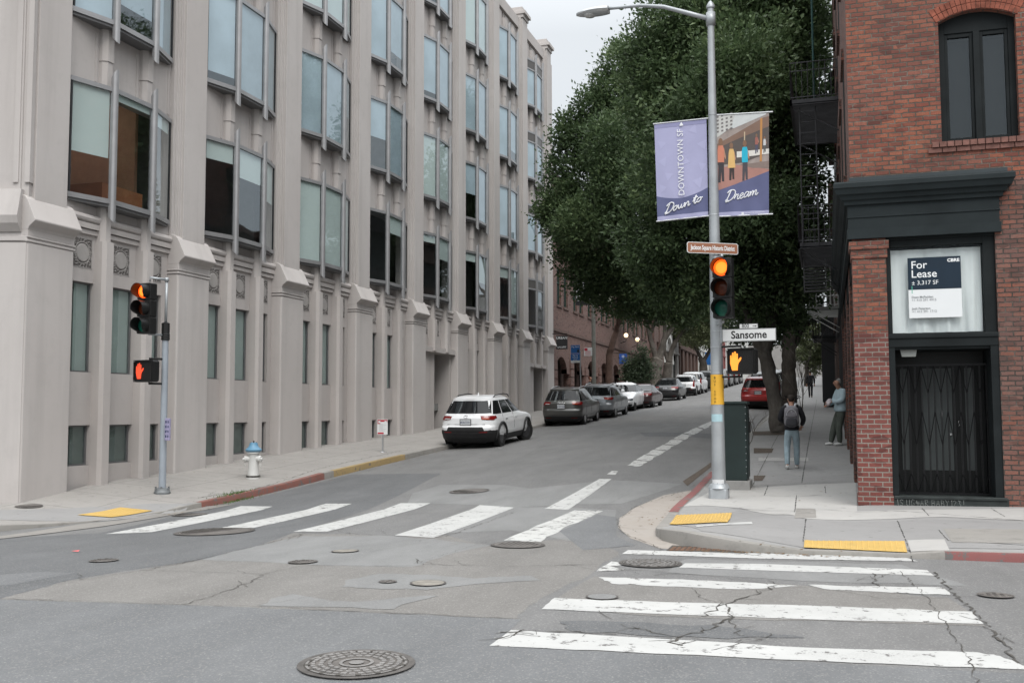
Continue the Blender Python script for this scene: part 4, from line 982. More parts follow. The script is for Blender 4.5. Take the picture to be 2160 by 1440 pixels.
tx('Dean McFadden', x0 + .045, zb + .345 * hh, .05, GT, bold=.0008); tx('+1 415 291 4915', x0 + .045, zb + .295 * hh, .054, GT); tx('Josh Peterson', x0 + .045, zb + .155 * hh, .05, GT, bold=.0008); tx('+1 415 291 1712', x0 + .045, zb + .105 * hh, .054, GT)
# ---- fire escapes
def fire_escape(x0, x1, y0, y1, z, mat, parent=None, rail=.95, stairs=True, name='fire_escape', down=0):
    b = MB(); ns_ = int((y1 - y0) / .085)
    for i in range(ns_): b.box(x0, x1, y0 + i * .085, y0 + i * .085 + .03, z - .10, z - .075)
    b.box(x0, x0 + .05, y0, y1, z - .12, z + .02); b.box(x0, x1, y0, y0 + .05, z - .12, z + .02); b.box(x0, x1, y1 - .05, y1, z - .12, z + .02)
    r = .013
    for zz in (z + rail, z + rail * .78, z + .08):
        b.tube([(x1, y0 + .02, zz), (x0 + .02, y0 + .02, zz), (x0 + .02, y1 - .02, zz), (x1, y1 - .02, zz)], r, 5)
    n = max(3, int((x1 - x0) / .13))
    for i in range(n + 1):
        x = x0 + .02 + (x1 - x0 - .04) * i / n
        for yy in (y0 + .02, y1 - .02): b.tube([(x, yy, z), (x, yy, z + rail)], r * .75, 4)
    n = int((y1 - y0) / .14)
    for i in range(n + 1):
        yy = y0 + .02 + (y1 - y0 - .04) * i / n; b.tube([(x0 + .02, yy, z), (x0 + .02, yy, z + rail)], r * .75, 4)
    for yy in (y0 + .3, y1 - .3): b.tube([(x0 + .05, yy, z - .1), (x1, yy, z - .75)], .02, 5)
    return b.build(name, mat, parent)
BLK2 = plain('weathered_iron', (.05, .05, .053), .55, .3, .3)
fx = empty('fire_escape', (XC, 27, 5.6), 'black iron fire escape with two landings and a drop ladder on the brick side wall', 'fire escape')
fire_escape(-.72, XC - .02, 25.2, 29.2, 9.25, BLK2, fx, name='landing'); fire_escape(-.62, XC - .02, 25.6, 29.2, 5.75, BLK2, fx, name='landing')
b = MB()
for dx in (-.5, -.12): b.tube([(dx, 25.5, 5.7), (dx, 25.5, 9.2)], .018, 5)
for i in range(13): b.tube([(-.5, 25.5, 5.8 + i * .27), (-.12, 25.5, 5.8 + i * .27)], .011, 4)
b.build('ladder', BLK2, fx)
b = MB()
for i in range(9): b.box(-.52, .02, 27.2, 27.5, 4.75 + i * .08, 4.765 + i * .08)
for dx in (-.53, .02): b.box(dx, dx + .02, 27.2, 27.5, 4.72, 5.6)
b.build('drop_ladder', plain('grey_iron', (.10, .10, .10), .5, .4), fx)
b = MB()
b.tube([(-.15, 26.2, 9.3), (-.15, 26.2, 15.5)], .03, 6); b.build('stand_pipe', plain('green_pipe', (.02, .06, .055), .5), fx)
# ------------------------------------------------------------------ buildings further along the street
BRK_F = brick('pink_brick', [(.14, .068, .056), (.18, .086, .070), (.12, .058, .047), (.16, .075, .06)], (.20, .175, .155), .23, .08, .01, wob=.001, dark=.2, bstr=.4)
BRK_A = brick('dark_rusticated_brick', [(.13, .075, .06), (.17, .095, .075), (.11, .065, .055), (.15, .08, .065)], (.10, .085, .075), .23, .08, .01, wob=.001, dark=.3, bstr=.5)
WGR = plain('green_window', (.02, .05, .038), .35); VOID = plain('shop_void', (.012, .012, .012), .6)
XB = -15.45
fb = empty('arcaded_brick_building', (XB, 70, 2), 'pink brick building with green windows over dark arches beyond the office block', 'building')
ya, yb = 57.0, 91.0
zl = 6.55   # string course
def facade_holes(b, x, y0, y1, z0, z1, holes):
    # holes: (ya,yb,za,zb), in columns sharing the same ya,yb
    colsd = {}
    for h in holes: colsd.setdefault((h[0], h[1]), []).append(h)
    ys_ = sorted(colsd); cur = y0
    for (a, c) in ys_:
        if a > cur: b.box(x - .35, x, cur, a, z0, z1)
        zc = z0
        for h in sorted(colsd[(a, c)], key=lambda q: q[2]):
            if h[2] > zc: b.box(x - .35, x, a, c, zc, h[2])
            zc = h[3]
        b.box(x - .35, x, a, c, zc, z1); cur = c
    b.box(x - .35, x, cur, y1, z0, z1)
holes = []; wins_ = []
y = 58.1
while y < 89:
    for k in (0, 1):
        a = y + k * 1.65
        for z in (8.1, 11.9): holes.append((a, a + 1.05, z, z + 2.25)); wins_.append((a, z))
    y += 4.1
b = MB(); facade_holes(b, XB, ya, yb, zl, 15.5, holes); b.box(XB - 8, XB - .35, ya, ya + .3, -1, 15.5); b.box(XB - 8, XB - .3, yb - .3, yb, -1, 15.5); b.box(XB - 8, XB - .3, ya, yb, 15.3, 15.6); b.build('wall', BRK_F, fb)
b = MB(); b.box(XB - .3, XB + .07, ya, yb, zl - .1, zl + .06); b.box(XB - .3, XB + .2, ya, yb, 15.5, 15.9)
for a, z in wins_: b.box(XB - .1, XB + .07, a - .1, a + 1.15, z - .14, z)
b.build('sill_course', BRK_A, fb)
fm = MB(); h = 2.25
fm.box(-.2, -.12, 0, .09, 0, h); fm.box(-.2, -.12, .96, 1.05, 0, h); fm.box(-.2, -.12, .09, .96, 0, .09); fm.box(-.2, -.12, .09, .96, h - .09, h); fm.box(-.2, -.12, .09, .96, h * .6, h * .6 + .07)
fo = place_copies(fm, 'window', WGR, [(XB, a, z) for a, z in wins_], fb)
gm = MB(); gm.box(-.17, -.16, .08, .97, .08, h - .08); gme = gm.mesh('pane', plain('dark_pane', (.04, .05, .05), .12))
for f in fo: o = bpy.data.objects.new('pane', gme); COL.objects.link(o); o.parent = f
b = MB(); bb = MB()
# ground-floor arches: banded piers and arch rings
y = ya
ar = []
while y < yb - 2:
    pw = .85; op = 3.25; g0 = gz(-14.9, y) - .3
    for i in range(9):
        z0 = g0 + i * .52
        if z0 + .5 < 5.0: b.box(XB - .35, XB + .10, y, y + pw, z0, z0 + .47); bb.box(XB - .35, XB + .02, y + .02, y + pw - .02, z0 + .46, z0 + .53)
    top = 4.6 + .045 * (y - ya) * .35; n_ = 12; c = y + pw + op / 2 - .35; R0 = (op - .6) / 2
    zs = top
    pts = [(y - .0, zl), (y - .0, g0 + 4.0)] if False else None
    arc = [(c + R0 * math.cos(math.pi * (1 - i / n_)), zs - .6 + R0 * .75 * math.sin(math.pi * (1 - i / n_))) for i in range(n_ + 1)]
    poly = [(y, zl - .1), (y, zs - .6)] + arc + [(y + pw + op - .7, zs - .6), (y + pw + op - .7, zl - .1)]
    b.prism(poly, XB - .35, XB + .0, 'x'); ar.append((c, R0, zs))
    b.box(XB - .35, XB, y + pw + op - .7, y + pw + op, zs - .6, zl - .1)
    y += pw + op - .0
b.build('arcade', BRK_F, fb); bb.build('pier_joint', BRK_A, fb)
b = MB(); b.box(XB - .9, XB - .7, ya, yb, 0, 7)
b.build('recess_wall', BRK_A, fb)
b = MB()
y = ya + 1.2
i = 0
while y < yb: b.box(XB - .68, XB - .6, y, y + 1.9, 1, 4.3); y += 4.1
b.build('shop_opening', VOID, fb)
# entrance portal with round lamps, arch house, white house, further blocks
STO = plain('grey_stone', (.24, .23, .22), .85, 0, .12, .8); STOW = plain('pale_render', (.52, .52, .50), .85, 0, .08, .5); REDW = plain('red_render', (.22, .075, .07), .85, 0, .15, .5)
def block(name, label, x, y0, y1, ztop, mat, nfl, nw, wmat=VOID, ground=None, side=-1, depth=8, gmat=None, cat='building', ww=.55, base=None):
    o = empty(name, (x, (y0 + y1) / 2, 0), label, cat)
    b = MB(); g0 = min(gz(x - side * .6, y0), gz(x - side * .6, y1)) - .6; gt = gz(x - side * .6, y1) + 3.6
    xs_ = sorted((x, x + side * .35)); hs = []; ws = []
    per = (y1 - y0) / nw; fh = (ztop - gt - .6) / nfl
    for i in range(nw):
        a = y0 + per * (i + (1 - ww) / 2); c = a + per * ww
        for k in range(nfl): hs.append((a, c, gt + fh * k + fh * .22, gt + fh * k + fh * .82))
        hs.append((a - per * .06, c + per * .06, g0 + 1.1, gt - .5)) if ww < .8 else None
    cd = {}
    hx = [h for h in hs]
    # put ground openings in the same columns
    hs2 = []
    for i in range(nw):
        a = y0 + per * (i + (1 - ww) / 2); c = a + per * ww
        hs2.append((a, c, g0 + 1.0, gt - .4))
        for k in range(nfl): hs2.append((a, c, gt + fh * k + fh * .22, gt + fh * k + fh * .82))
    if side < 0: facade_holes(b, x, y0, y1, g0, ztop, hs2)
    else:
        t = MB(); facade_holes(t, 0, y0, y1, g0, ztop, hs2); t.v = [(x - v[0], v[1], v[2]) for v in t.v]; t.f = [f[::-1] for f in t.f]; b.add(t.v, t.f)
    X0, X1 = sorted((x + side * .35, x + side * depth))
    b.box(X0, X1, y0, y0 + .3, g0, ztop); b.box(X0, X1, y1 - .3, y1, g0, ztop); b.box(X0, X1, y0, y1, ztop - .3, ztop)
    b.build('wall', mat, o)
    c = MB(); X0, X1 = sorted((x + side * .3, x - side * .22)); c.box(X0, X1, y0 + .01, y1 - .01, ztop - .02, ztop + .3); X0, X1 = sorted((x + side * .3, x - side * .1)); c.box(X0, X1, y0 + .01, y1 - .01, gt - .32, gt - .12); c.build('cornice', gmat or mat, o)
    for i, h_ in enumerate(hs2):
        m_ = MB(); X0, X1 = sorted((x + side * .28, x + side * .2)); t_ = .07
        m_.box(X0, X1, h_[0], h_[0] + t_, h_[2], h_[3]); m_.box(X0, X1, h_[1] - t_, h_[1], h_[2], h_[3]); m_.box(X0, X1, h_[0] + t_, h_[1] - t_, h_[2], h_[2] + t_); m_.box(X0, X1, h_[0] + t_, h_[1] - t_, h_[3] - t_, h_[3]); m_.box(X0, X1, h_[0] + t_, h_[1] - t_, (h_[2] + h_[3]) / 2, (h_[2] + h_[3]) / 2 + .05)
        wo = m_.build('window', wmat if i % (nfl + 1) else VOID, o)
        m_ = MB(); X0, X1 = sorted((x + side * .26, x + side * .25)); m_.box(X0, X1, h_[0] + .05, h_[1] - .05, h_[2] + .05, h_[3] - .05); m_.build('pane', bpy.data.materials['dark_pane'], wo)
    return o
pa = empty('portal_house', (-15, 94, 3), 'narrow dark brick house front with a tall doorway between two round lamps', 'building')
b = MB(); zb_ = gz(-14.5, 92); b.box(-15.6, -15.0, 91, 92.3, zb_ - .5, 14); b.box(-15.6, -15.0, 94.2, 96.5, zb_ - .5, 14); b.box(-15.6, -15.1, 92.3, 94.2, zb_ + 4.6, 14); b.box(-17, -16.6, 91, 96.5, zb_, 8); b.box(-20, -15.5, 91, 91.3, 3, 14)
b.build('wall', BRK_A, pa)
arch_h = block('arched_stone_house', 'grey stone house with tall arched opening behind the bare forked trunks', -15.2, 96.6, 108, 13, STO, 2, 2, VOID)
b = MB(); zz = gz(-14.5, 97)
pts = [(97.2, zz + 2.6), (97.2, zz + 3)] + [(100 + 2.5 * math.cos(math.pi * (1 - i / 12)), zz + 3 + 2.6 * math.sin(math.pi * (1 - i / 12))) for i in range(13)] + [(102.8, zz + 3), (102.8, zz + 2.6), (102.2, zz + 2.6)] + [(100 + 2.1 * math.cos(math.pi * i / 12), zz + 3 + 2.2 * math.sin(math.pi * i / 12)) for i in range(13)] + [(97.8, zz + 2.6)]
b.prism(pts, -15.2, -14.95, 'x'); b.build('arch_trim', STOW, arch_h)
block('dark_timber_house', 'dark brown low block behind the second forked street tree', -15.1, 108.1, 124, 12, plain('brown_render', (.09, .055, .045), .85, 0, .2, .6), 2, 5)
block('white_rendered_house', 'bright white rendered house with dark shop openings up the hill', -15.0, 124.2, 140, 16, STOW, 2, 5)
block('red_rendered_house', 'red rendered house standing uphill of the white house', -15.0, 140.2, 158, 17, REDW, 3, 5)
block('colonnaded_white_house', 'pale grey house with many narrow piers at the top of the left side', -15.0, 158.2, 205, 17, STOW, 2, 14, ww=.5)
# right side
CHAR = plain('charcoal_render', (.028, .028, .03), .7, 0, .2, .6); RBR = BRK_D
block('charcoal_shop_house', 'charcoal painted shop house right behind the brick corner building', .5, 34.1, 46, 12.5, CHAR, 2, 4, side=1)
block('brown_brick_house', 'brown brick house behind the charcoal shop house on the right pavement', .45, 46.1, 60, 11.5, BRK_A, 2, 5, side=1)
block('low_dark_house', 'low dark house in the shade far up the right pavement', .3, 60.1, 90, 10.5, plain('dark_render', (.05, .045, .042), .8, 0, .2, .5), 1, 8, side=1)
block('grey_far_house', 'grey far house at the top of the right pavement', .6, 90.2, 150, 13, STO, 1, 12, side=1)
block('hill_top_house', 'wide pale house closing the view at the top of the hill', -1, 235, 250, 17, STO, 2, 4, side=-1, depth=24)
# projecting dark sign slab on the right pavement
sl_ = empty('dark_sign_column', (.1, 53, 2), 'tall black slab sign standing against the right-hand wall', 'sign')
b = MB(); b.box(-.25, .35, 52.9, 53.3, gz(-.3, 53) + .25, 6.6); b.box(-.2, .3, 52.95, 53.25, gz(-.3, 53) - .1, gz(-.3, 53) + .25); b.build('panel', CHAR, sl_)
WIR = plain('white_iron', (.62, .62, .6), .5, .1)
wf = empty('fire_escape', (.4, 40, 5.5), 'white iron fire escape balcony further up the right pavement', 'fire escape')
fire_escape(-.62, .48, 38.5, 41.5, 5.45, WIR, wf, name='landing'); b = MB(); b.tube([(-.6, 38.5, 6.4), (-.85, 38.5, 6.4), (-.85, 38.5, 6.0)], .018, 5); b.build('hook', WIR, wf)
df = empty('fire_escape', (.4, 47, 6), 'black iron fire escape above the brown brick house doorway', 'fire escape')
fire_escape(-.6, .44, 47, 50, 5.0, BLK, df, name='landing')
# blade signs and lamps on the left side
def blade(name, label, px0, py0, px1, py1, X, mat, lines, tmat, cat='sign', thick=.05, grp=None):
    a = onX((px0 + px1) / 2, (py0 + py1) / 2, X); D = a.y
    p0 = onY(px0, py0, D); p1 = onY(px1, py1, D); o = empty(name, (p0.x, D, p1.z), label, cat, grp)
    b = MB(); b.box(p0.x, p1.x, D, D + thick, p1.z, p0.z); b.build('panel', mat, o, bevel=.01)
    for (s, fx_, fz_, size, sx_) in lines:
        text_obj(s, size, tmat, frame_M((p0.x + (p1.x - p0.x) * fx_, D - .004, p1.z + (p0.z - p1.z) * fz_), (1, 0, 0), (0, 0, 1)), parent=o, sx=sx_, ext=.001)
    return o, p0, p1
o, p0, p1 = blade('gallery_sign', 'black hanging gallery sign on the wall just past the office block', 1173, 708, 1197, 736, -14.6, CHAR, [('URBAN', .5, .82, .2, 1), ('GALLERY', .5, .15, .13, 1)], WT)
b = MB(); b.tube([(p0.x - .7, p0.y, p0.z + .1), (p1.x, p0.y, p0.z + .1)], .02, 5); b.build('bracket', BLK, o)
o, p0, p1 = blade('blue_hanging_sign', 'blue hanging shop sign below the round lamps', 1306, 746, 1323, 767, -14.2, plain('blue_sign', (.03, .09, .32), .4), [('*', .5, .6, .5, 1)], WT)
b = MB(); b.tube([(p0.x - .8, p0.y, p0.z + .05), (p1.x, p0.y, p0.z + .05)], .02, 5); b.build('bracket', BLK, o)
GLO = emit('globe_glow', (1, .70, .40), 1.3, (.8, .8, .8))
for (px, py), lb_ in (((1320.5, 707), 'lit round globe lamp left of the tall dark doorway'), ((1344.5, 716), 'lit round globe lamp right of the tall dark doorway')):
    p = onX(px, py, -14.75); o = empty('globe_lamp', (p.x, p.y, p.z - .3), lb_, 'lamp', 'round lamps by the tall doorway')
    b = MB(); b.lathe([(max(.17 * math.sin(math.pi * i / 10), .001), -.17 * math.cos(math.pi * i / 10)) for i in range(11)], (p.x, p.y, p.z), 16); b.build('globe', GLO, o, smooth=True)
    b = MB(); b.tube([(p.x, p.y, p.z - .19), (p.x, p.y, p.z - .45), (-15.2, p.y, p.z - .6)], .025, 6); b.build('bracket', BLK, o)
# ------------------------------------------------------------------ trees
def leaf_mat(name, c1, c2, c3):
    m, t, b = new_mat(name)
    a = N(t, 'ShaderNodeAttribute', attribute_name='tint')
    r = N(t, 'ShaderNodeValToRGB'); r.color_ramp.elements[0].color = c4(c1); r.color_ramp.elements[1].color = c4(c3)
    e_ = r.color_ramp.elements.new(.6); e_.color = c4(c2)
    t.links.new(a.outputs['Fac'], r.inputs[0]); t.links.new(r.outputs[0], b.inputs['Base Color'])
    b.inputs['Roughness'].default_value = .5; b.inputs['Specular IOR Level'].default_value = .28
    tr = N(t, 'ShaderNodeBsdfTranslucent'); t.links.new(r.outputs[0], tr.inputs[0]); ms = N(t, 'ShaderNodeMixShader'); ms.inputs[0].default_value = .35
    t.links.new(b.outputs[0], ms.inputs[1]); t.links.new(tr.outputs[0], ms.inputs[2]); t.links.new(ms.outputs[0], t.nodes['Material Output'].inputs[0])
    return m
LEAF = leaf_mat('ficus_leaf', (.047, .074, .036), (.088, .134, .060), (.165, .22, .10))
LEAF_O = leaf_mat('olive_leaf', (.08, .10, .05), (.15, .175, .09), (.24, .27, .15))
LEAF_D = leaf_mat('dark_leaf', (.035, .05, .032), (.06, .085, .05), (.10, .13, .075))
def bark(name, c1, c2):
    m, t, b = new_mat(name); v = objc(t)
    f = noise(t, 9, 6, .65, v, (1, 1, .25), lo=.35, hi=.65); g = noise(t, 1.5, 4, .6, v, lo=.35, hi=.65)
    t.links.new(mixc(t, g, mixc(t, f, c1, c2), [x * .7 for x in c1]), b.inputs['Base Color']); b.inputs['Roughness'].default_value = .9
    bump(t, b, f, .6, .02); return m
BARK = bark('ficus_bark', (.12, .105, .09), (.20, .18, .155)); BARK_D = bark('dark_bark', (.06, .05, .042), (.10, .085, .07))
def foliage(name, blobs, n, size, mat, parent, seed=0, spread=.42, shell=.8):
    rg = np.random.default_rng(seed)
    C_ = np.array([b[0] for b in blobs]); R = np.array([b[1] for b in blobs], float)
    if R.ndim == 1: R = np.stack([R, R, R * .92], 1)
    wgt = (R.prod(1)) ** (2 / 3); wgt /= wgt.sum()
    nc = max(40, n // 26)
    bi = rg.choice(len(blobs), nc, p=wgt)
    d = rg.normal(size=(nc, 3)); d /= np.linalg.norm(d, axis=1)[:, None]
    rr_ = 1 - (1 - shell) * rg.random(nc) ** 1.0 * 2.2; rr_ = np.clip(rr_, .15, 1) * rg.uniform(.9, 1.14, nc)
    cc = C_[bi] + d * R[bi] * rr_[:, None]
    per = rg.poisson(n / nc, nc) + 4; ci = np.repeat(np.arange(nc), per); m = len(ci)
    cs = rg.uniform(.6, 1.5, nc)
    p = cc[ci] + rg.normal(size=(m, 3)) * (spread * np.array([.5, .5, .42])) * cs[ci][:, None]
    ax = d[ci] + rg.normal(size=(m, 3)) * .75 + np.array([0, 0, .25]); ax /= np.linalg.norm(ax, axis=1)[:, None]
    sd_ = np.cross(ax, rg.normal(size=(m, 3))); sd_ /= np.linalg.norm(sd_, axis=1)[:, None]
    s = size * rg.uniform(.65, 1.35, m)[:, None]; nn = np.cross(ax, sd_)
    v = np.stack([p, p + ax * s * .45 + sd_ * s * .23 + nn * s * .06, p + ax * s, p + ax * s * .45 - sd_ * s * .23 + nn * s * .06], 1).reshape(-1, 3)
    off = Vector((0, 0, 0)); q = parent
    while q: off += q.location; q = q.parent
    v = v - np.array(off)
    me = bpy.data.meshes.new(name); me.vertices.add(4 * m); me.vertices.foreach_set('co', v.ravel())
    me.loops.add(4 * m); me.loops.foreach_set('vertex_index', np.arange(4 * m)); me.polygons.add(m)
    me.polygons.foreach_set('loop_start', np.arange(m) * 4); me.polygons.foreach_set('loop_total', np.full(m, 4))
    me.update(calc_edges=True); me.materials.append(mat)
    at_ = me.attributes.new('tint', 'FLOAT', 'FACE')
    bt = rg.uniform(-.22, .22, len(blobs))[bi]; tn = np.clip(.1 + (rg.uniform(0, 1, nc) + bt)[ci] * .5 + rg.uniform(0, 1, m) ** 1.6 * .4, 0, 1); at_.data.foreach_set('value', tn)
    o = bpy.data.objects.new(name, me); COL.objects.link(o); o.parent = parent; return o
def limb(b, pts, r0, r1, n=9, seed=0, wob=.03):
    rn = random.Random(seed); P = [Vector(p) for p in pts]; Q = []; k = len(P)
    for i in range(k - 1):
        p0, p1, p2, p3 = P[max(i - 1, 0)], P[i], P[i + 1], P[min(i + 2, k - 1)]
        for j in range(5):
            t = j / 5; Q.append(.5 * ((2 * p1) + (p2 - p0) * t + (2 * p0 - 5 * p1 + 4 * p2 - p3) * t * t + (-p0 + 3 * p1 - 3 * p2 + p3) * t ** 3) + Vector((rn.uniform(-wob, wob), rn.uniform(-wob, wob), 0)))
    Q.append(P[-1]); m = len(Q)
    b.tube(Q, [(r0 + (r1 - r0) * (i / (m - 1)) ** .8) * rn.uniform(.93, 1.07) for i in range(m)], n)
def tree(label, base, limbs, blobs, n, size, lm, bk, seed, cat='tree', group=None, **k):
    o = empty('street_tree', tuple(base), label, cat, group)
    b = MB()
    for i, (pts, r0, r1) in enumerate(limbs): limb(b, pts, r0, r1, 9, seed + i)
    b.build('trunk', bk, o, smooth=True)
    if blobs: foliage('crown', blobs, n, size, lm, o, seed, **k)
    return o
def im(px, py, D): return tuple(onD(px, py, D))
def blobs_im(lst, D): return [(im(px, py, D + dd), r * (D + dd) / FPX) for (px, py, r, dd) in lst]
# big ficus on the right pavement
tb = G(1642, 912); Dt = (tb - CAM).dot(Vector(RW @ np.array([0, 0, 1])))
I = lambda px, py, dd=0: im(px, py, Dt + dd)
L_ = [([tuple(tb + Vector((.05, 0, -.2))), I(1640, 900), I(1632, 830), I(1618, 765), I(1608, 735)], .27, .22), ([tuple(tb + Vector((.1, 0, -.2))), tuple(tb + Vector((.05, 0, .1))), I(1641, 890)], .38, .26),
      ([I(1612, 750), I(1590, 700), I(1565, 640), I(1535, 570), I(1500, 450, 1), I(1460, 330, 1)], .22, .06), ([I(1610, 740), I(1628, 690), I(1625, 620, 1), I(1630, 500, 1), I(1620, 330, 1), I(1600, 150, 1)], .25, .06),
      ([I(1575, 665), I(1540, 620, -1), I(1470, 560, -1), I(1380, 480, -1)], .14, .04), ([I(1627, 640), I(1660, 560), I(1690, 450), I(1700, 300)], .12, .04), ([I(1600, 720, 1), I(1580, 660, 2), I(1560, 580, 2), I(1520, 470, 2)], .13, .05)]
BB = blobs_im([(1520, 110, 150, 0), (1640, 120, 125, 1), (1420, 190, 110, 0), (1470, 330, 150, 0), (1610, 300, 140, 0), (1560, 480, 150, 0), (1430, 490, 130, -1), (1655, 510, 85, 0), (1500, 590, 90, -1), (1610, 610, 80, 0),
               (1680, 210, 75, -1), (1690, 380, 60, 0), (1690, 60, 75, 1), (1570, -30, 130, 1), (1450, 40, 95, 0), (1650, -40, 90, 0), (1380, 110, 75, 0), (1600, 430, 110, -2.5), (1500, 250, 120, -2.5), (1560, 150, 110, -2.5), (1420, 380, 100, -2),
               (1560, 300, 100, 3), (1460, 160, 100, 3), (1640, 660, 55, 1), (1400, 590, 70, 0), (1340, 110, 35, 1), (1700, 130, 50, 1), (1715, 300, 40, 0), (1710, 20, 45, 1), (1700, 460, 45, 0), (1690, 600, 45, 1)], Dt)
tree('huge dark green ficus on the right pavement behind the banner pole', tb, L_, BB, 165000, .165, LEAF, BARK, 11, shell=.66)
# second ficus leaning over the street from the left pavement
k2 = onX(1286, 800, -12.7); k2.z = gz(k2.x, k2.y); D2 = (k2 - CAM).dot(Vector(RW @ np.array([0, 0, 1])))
J = lambda px, py, dd=0: im(px, py, D2 + dd)
L_ = [([tuple(k2 + Vector((0, 0, -.2))), J(1285, 760), J(1291, 730), J(1302, 690), J(1310, 650, -2), J(1300, 560, -5), J(1290, 430, -7)], .26, .10), ([J(1302, 690), J(1340, 620, -3), J(1370, 500, -6)], .12, .05), ([J(1305, 660, -1), J(1260, 560, -4), J(1220, 440, -6)], .1, .04)]
Db = 47.0
BB = blobs_im([(1330, 300, 105, 0), (1255, 385, 85, 0), (1225, 300, 45, 0), (1195, 285, 38, 0), (1180, 430, 48, 0), (1205, 470, 60, 0), (1350, 430, 110, 0), (1270, 520, 85, 0), (1350, 560, 90, 1), (1215, 550, 42, 1), (1300, 625, 48, 2), (1400, 600, 75, 2),
               (1260, 230, 50, 0), (1290, 190, 45, 0), (1310, 130, 40, 0), (1400, 330, 110, 1), (1175, 360, 30, 0), (1160, 445, 26, 0), (1380, 190, 80, 1), (1240, 600, 35, 1), (1340, 655, 34, 3), (1230, 470, 60, -3), (1330, 380, 80, -3), (1290, 300, 60, -3), (1440, 640, 50, 3), (1195, 250, 18, 0)], Db)
tree('broad dark green ficus reaching over the parked cars beside the office block', k2, L_, BB, 125000, .18, LEAF, bark('red_bark', (.10, .06, .045), (.16, .10, .08)), 31)
# forked grey street trees further up the left pavement
def small_tree(label, px, py, X, D_b, limbs_px, bl, n, size, lm, bk, seed, r=.3, **k):
    p = onX(px, py, X); p.z = gz(p.x, p.y); D = (p - CAM).dot(Vector(RW @ np.array([0, 0, 1])))
    ls = []
    for pts, r0, r1 in limbs_px:
        q = [im(a, c, D) for a, c in pts]
        if pts[0] == (px, py): q[0] = tuple(p + Vector((0, 0, -.2)))
        ls.append((q, r0, r1))
    return tree(label, p, ls, blobs_im(bl, D), n, size, lm, bk, seed, **k)
TG = 'forked street trees along the left kerb'
small_tree('forked pale grey street tree, nearest of the forked ones on the left kerb', 1381, 815, -12.7, 0, [([(1381, 815), (1383, 780), (1388, 755)], .5, .42), ([(1386, 765), (1372, 715), (1365, 680), (1350, 640)], .26, .10), ([(1388, 760), (1402, 715), (1425, 680), (1440, 640)], .30, .12), ([(1402, 715), (1400, 670), (1385, 630)], .18, .08), ([(1370, 710), (1385, 670), (1392, 640)], .14, .06)],
           [(1365, 640, 40, 0), (1400, 620, 50, 0), (1440, 640, 45, 0), (1340, 650, 28, 0), (1380, 665, 20, 0)], 12000, .2, LEAF_D, BARK, 51, group=TG)
small_tree('second forked grey street tree with olive crown uphill on the left kerb', 1408, 812, -12.7, 0, [([(1408, 812), (1407, 790), (1410, 765)], .42, .36), ([(1410, 765), (1420, 730), (1440, 700), (1462, 675)], .28, .1), ([(1410, 765), (1402, 730), (1412, 690)], .2, .09)],
           [(1455, 655, 42, 0), (1470, 690, 40, 0), (1430, 670, 35, 0), (1480, 640, 40, 0), (1495, 690, 35, 0), (1450, 620, 30, 0)], 15000, .2, LEAF_O, BARK, 61, group=TG)
small_tree('dark forked street tree farthest uphill on the left kerb', 1484, 800, -12.4, 0, [([(1484, 800), (1484, 775), (1480, 755)], .45, .38), ([(1481, 760), (1465, 730), (1455, 705)], .22, .1), ([(1483, 762), (1500, 735), (1515, 710)], .24, .1)],
           [(1460, 700, 35, 0), (1500, 700, 38, 0), (1480, 670, 40, 0), (1445, 690, 18, 0)], 9000, .26, LEAF_O, BARK_D, 71, group=TG)
small_tree('low bushy dark tree between the blue hanging sign and the forked trunk', 1345, 822, -13.2, 0, [([(1345, 822), (1345, 790), (1346, 760)], .12, .08)],
           [(1344, 770, 14, 0), (1333, 792, 15, 0), (1358, 785, 15, 0), (1352, 742, 9, 0), (1329, 765, 7, 0), (1364, 765, 8, 0), (1350, 805, 15, 0)], 4200, .2, LEAF_D, BARK_D, 81, spread=.55)
# second trunk and trees uphill on the right pavement
small_tree('thick dark trunked street tree just uphill of the huge ficus', 1664, 838, -1.9, 0, [([(1664, 838), (1664, 800), (1663, 750), (1666, 690)], .40, .34), ([(1664, 700), (1640, 650), (1620, 600)], .24, .1), ([(1664, 700), (1685, 640), (1690, 590)], .3, .12), ([(1662, 760), (1690, 700), (1710, 680)], .16, .08)],
           [(1640, 600, 55, 0), (1690, 590, 45, 0), (1620, 640, 40, 0), (1690, 510, 50, 0), (1600, 560, 50, 0), (1640, 520, 60, 0), (1600, 680, 40, 0), (1640, 690, 35, 2), (1700, 650, 35, 0), (1580, 640, 45, 0), (1560, 690, 35, 3), (1690, 700, 22, 0)], 20000, .22, LEAF_D, BARK_D, 91)
small_tree('olive green tree above the walker far up the right pavement', 1700, 824, -1.9, 0, [([(1700, 824), (1702, 790), (1705, 750)], .25, .15)],
           [(1712, 720, 26, 0), (1700, 745, 20, 0), (1725, 745, 22, 0), (1715, 690, 22, 0), (1720, 770, 16, 0), (1695, 700, 18, 0)], 7000, .25, LEAF_O, BARK_D, 101)
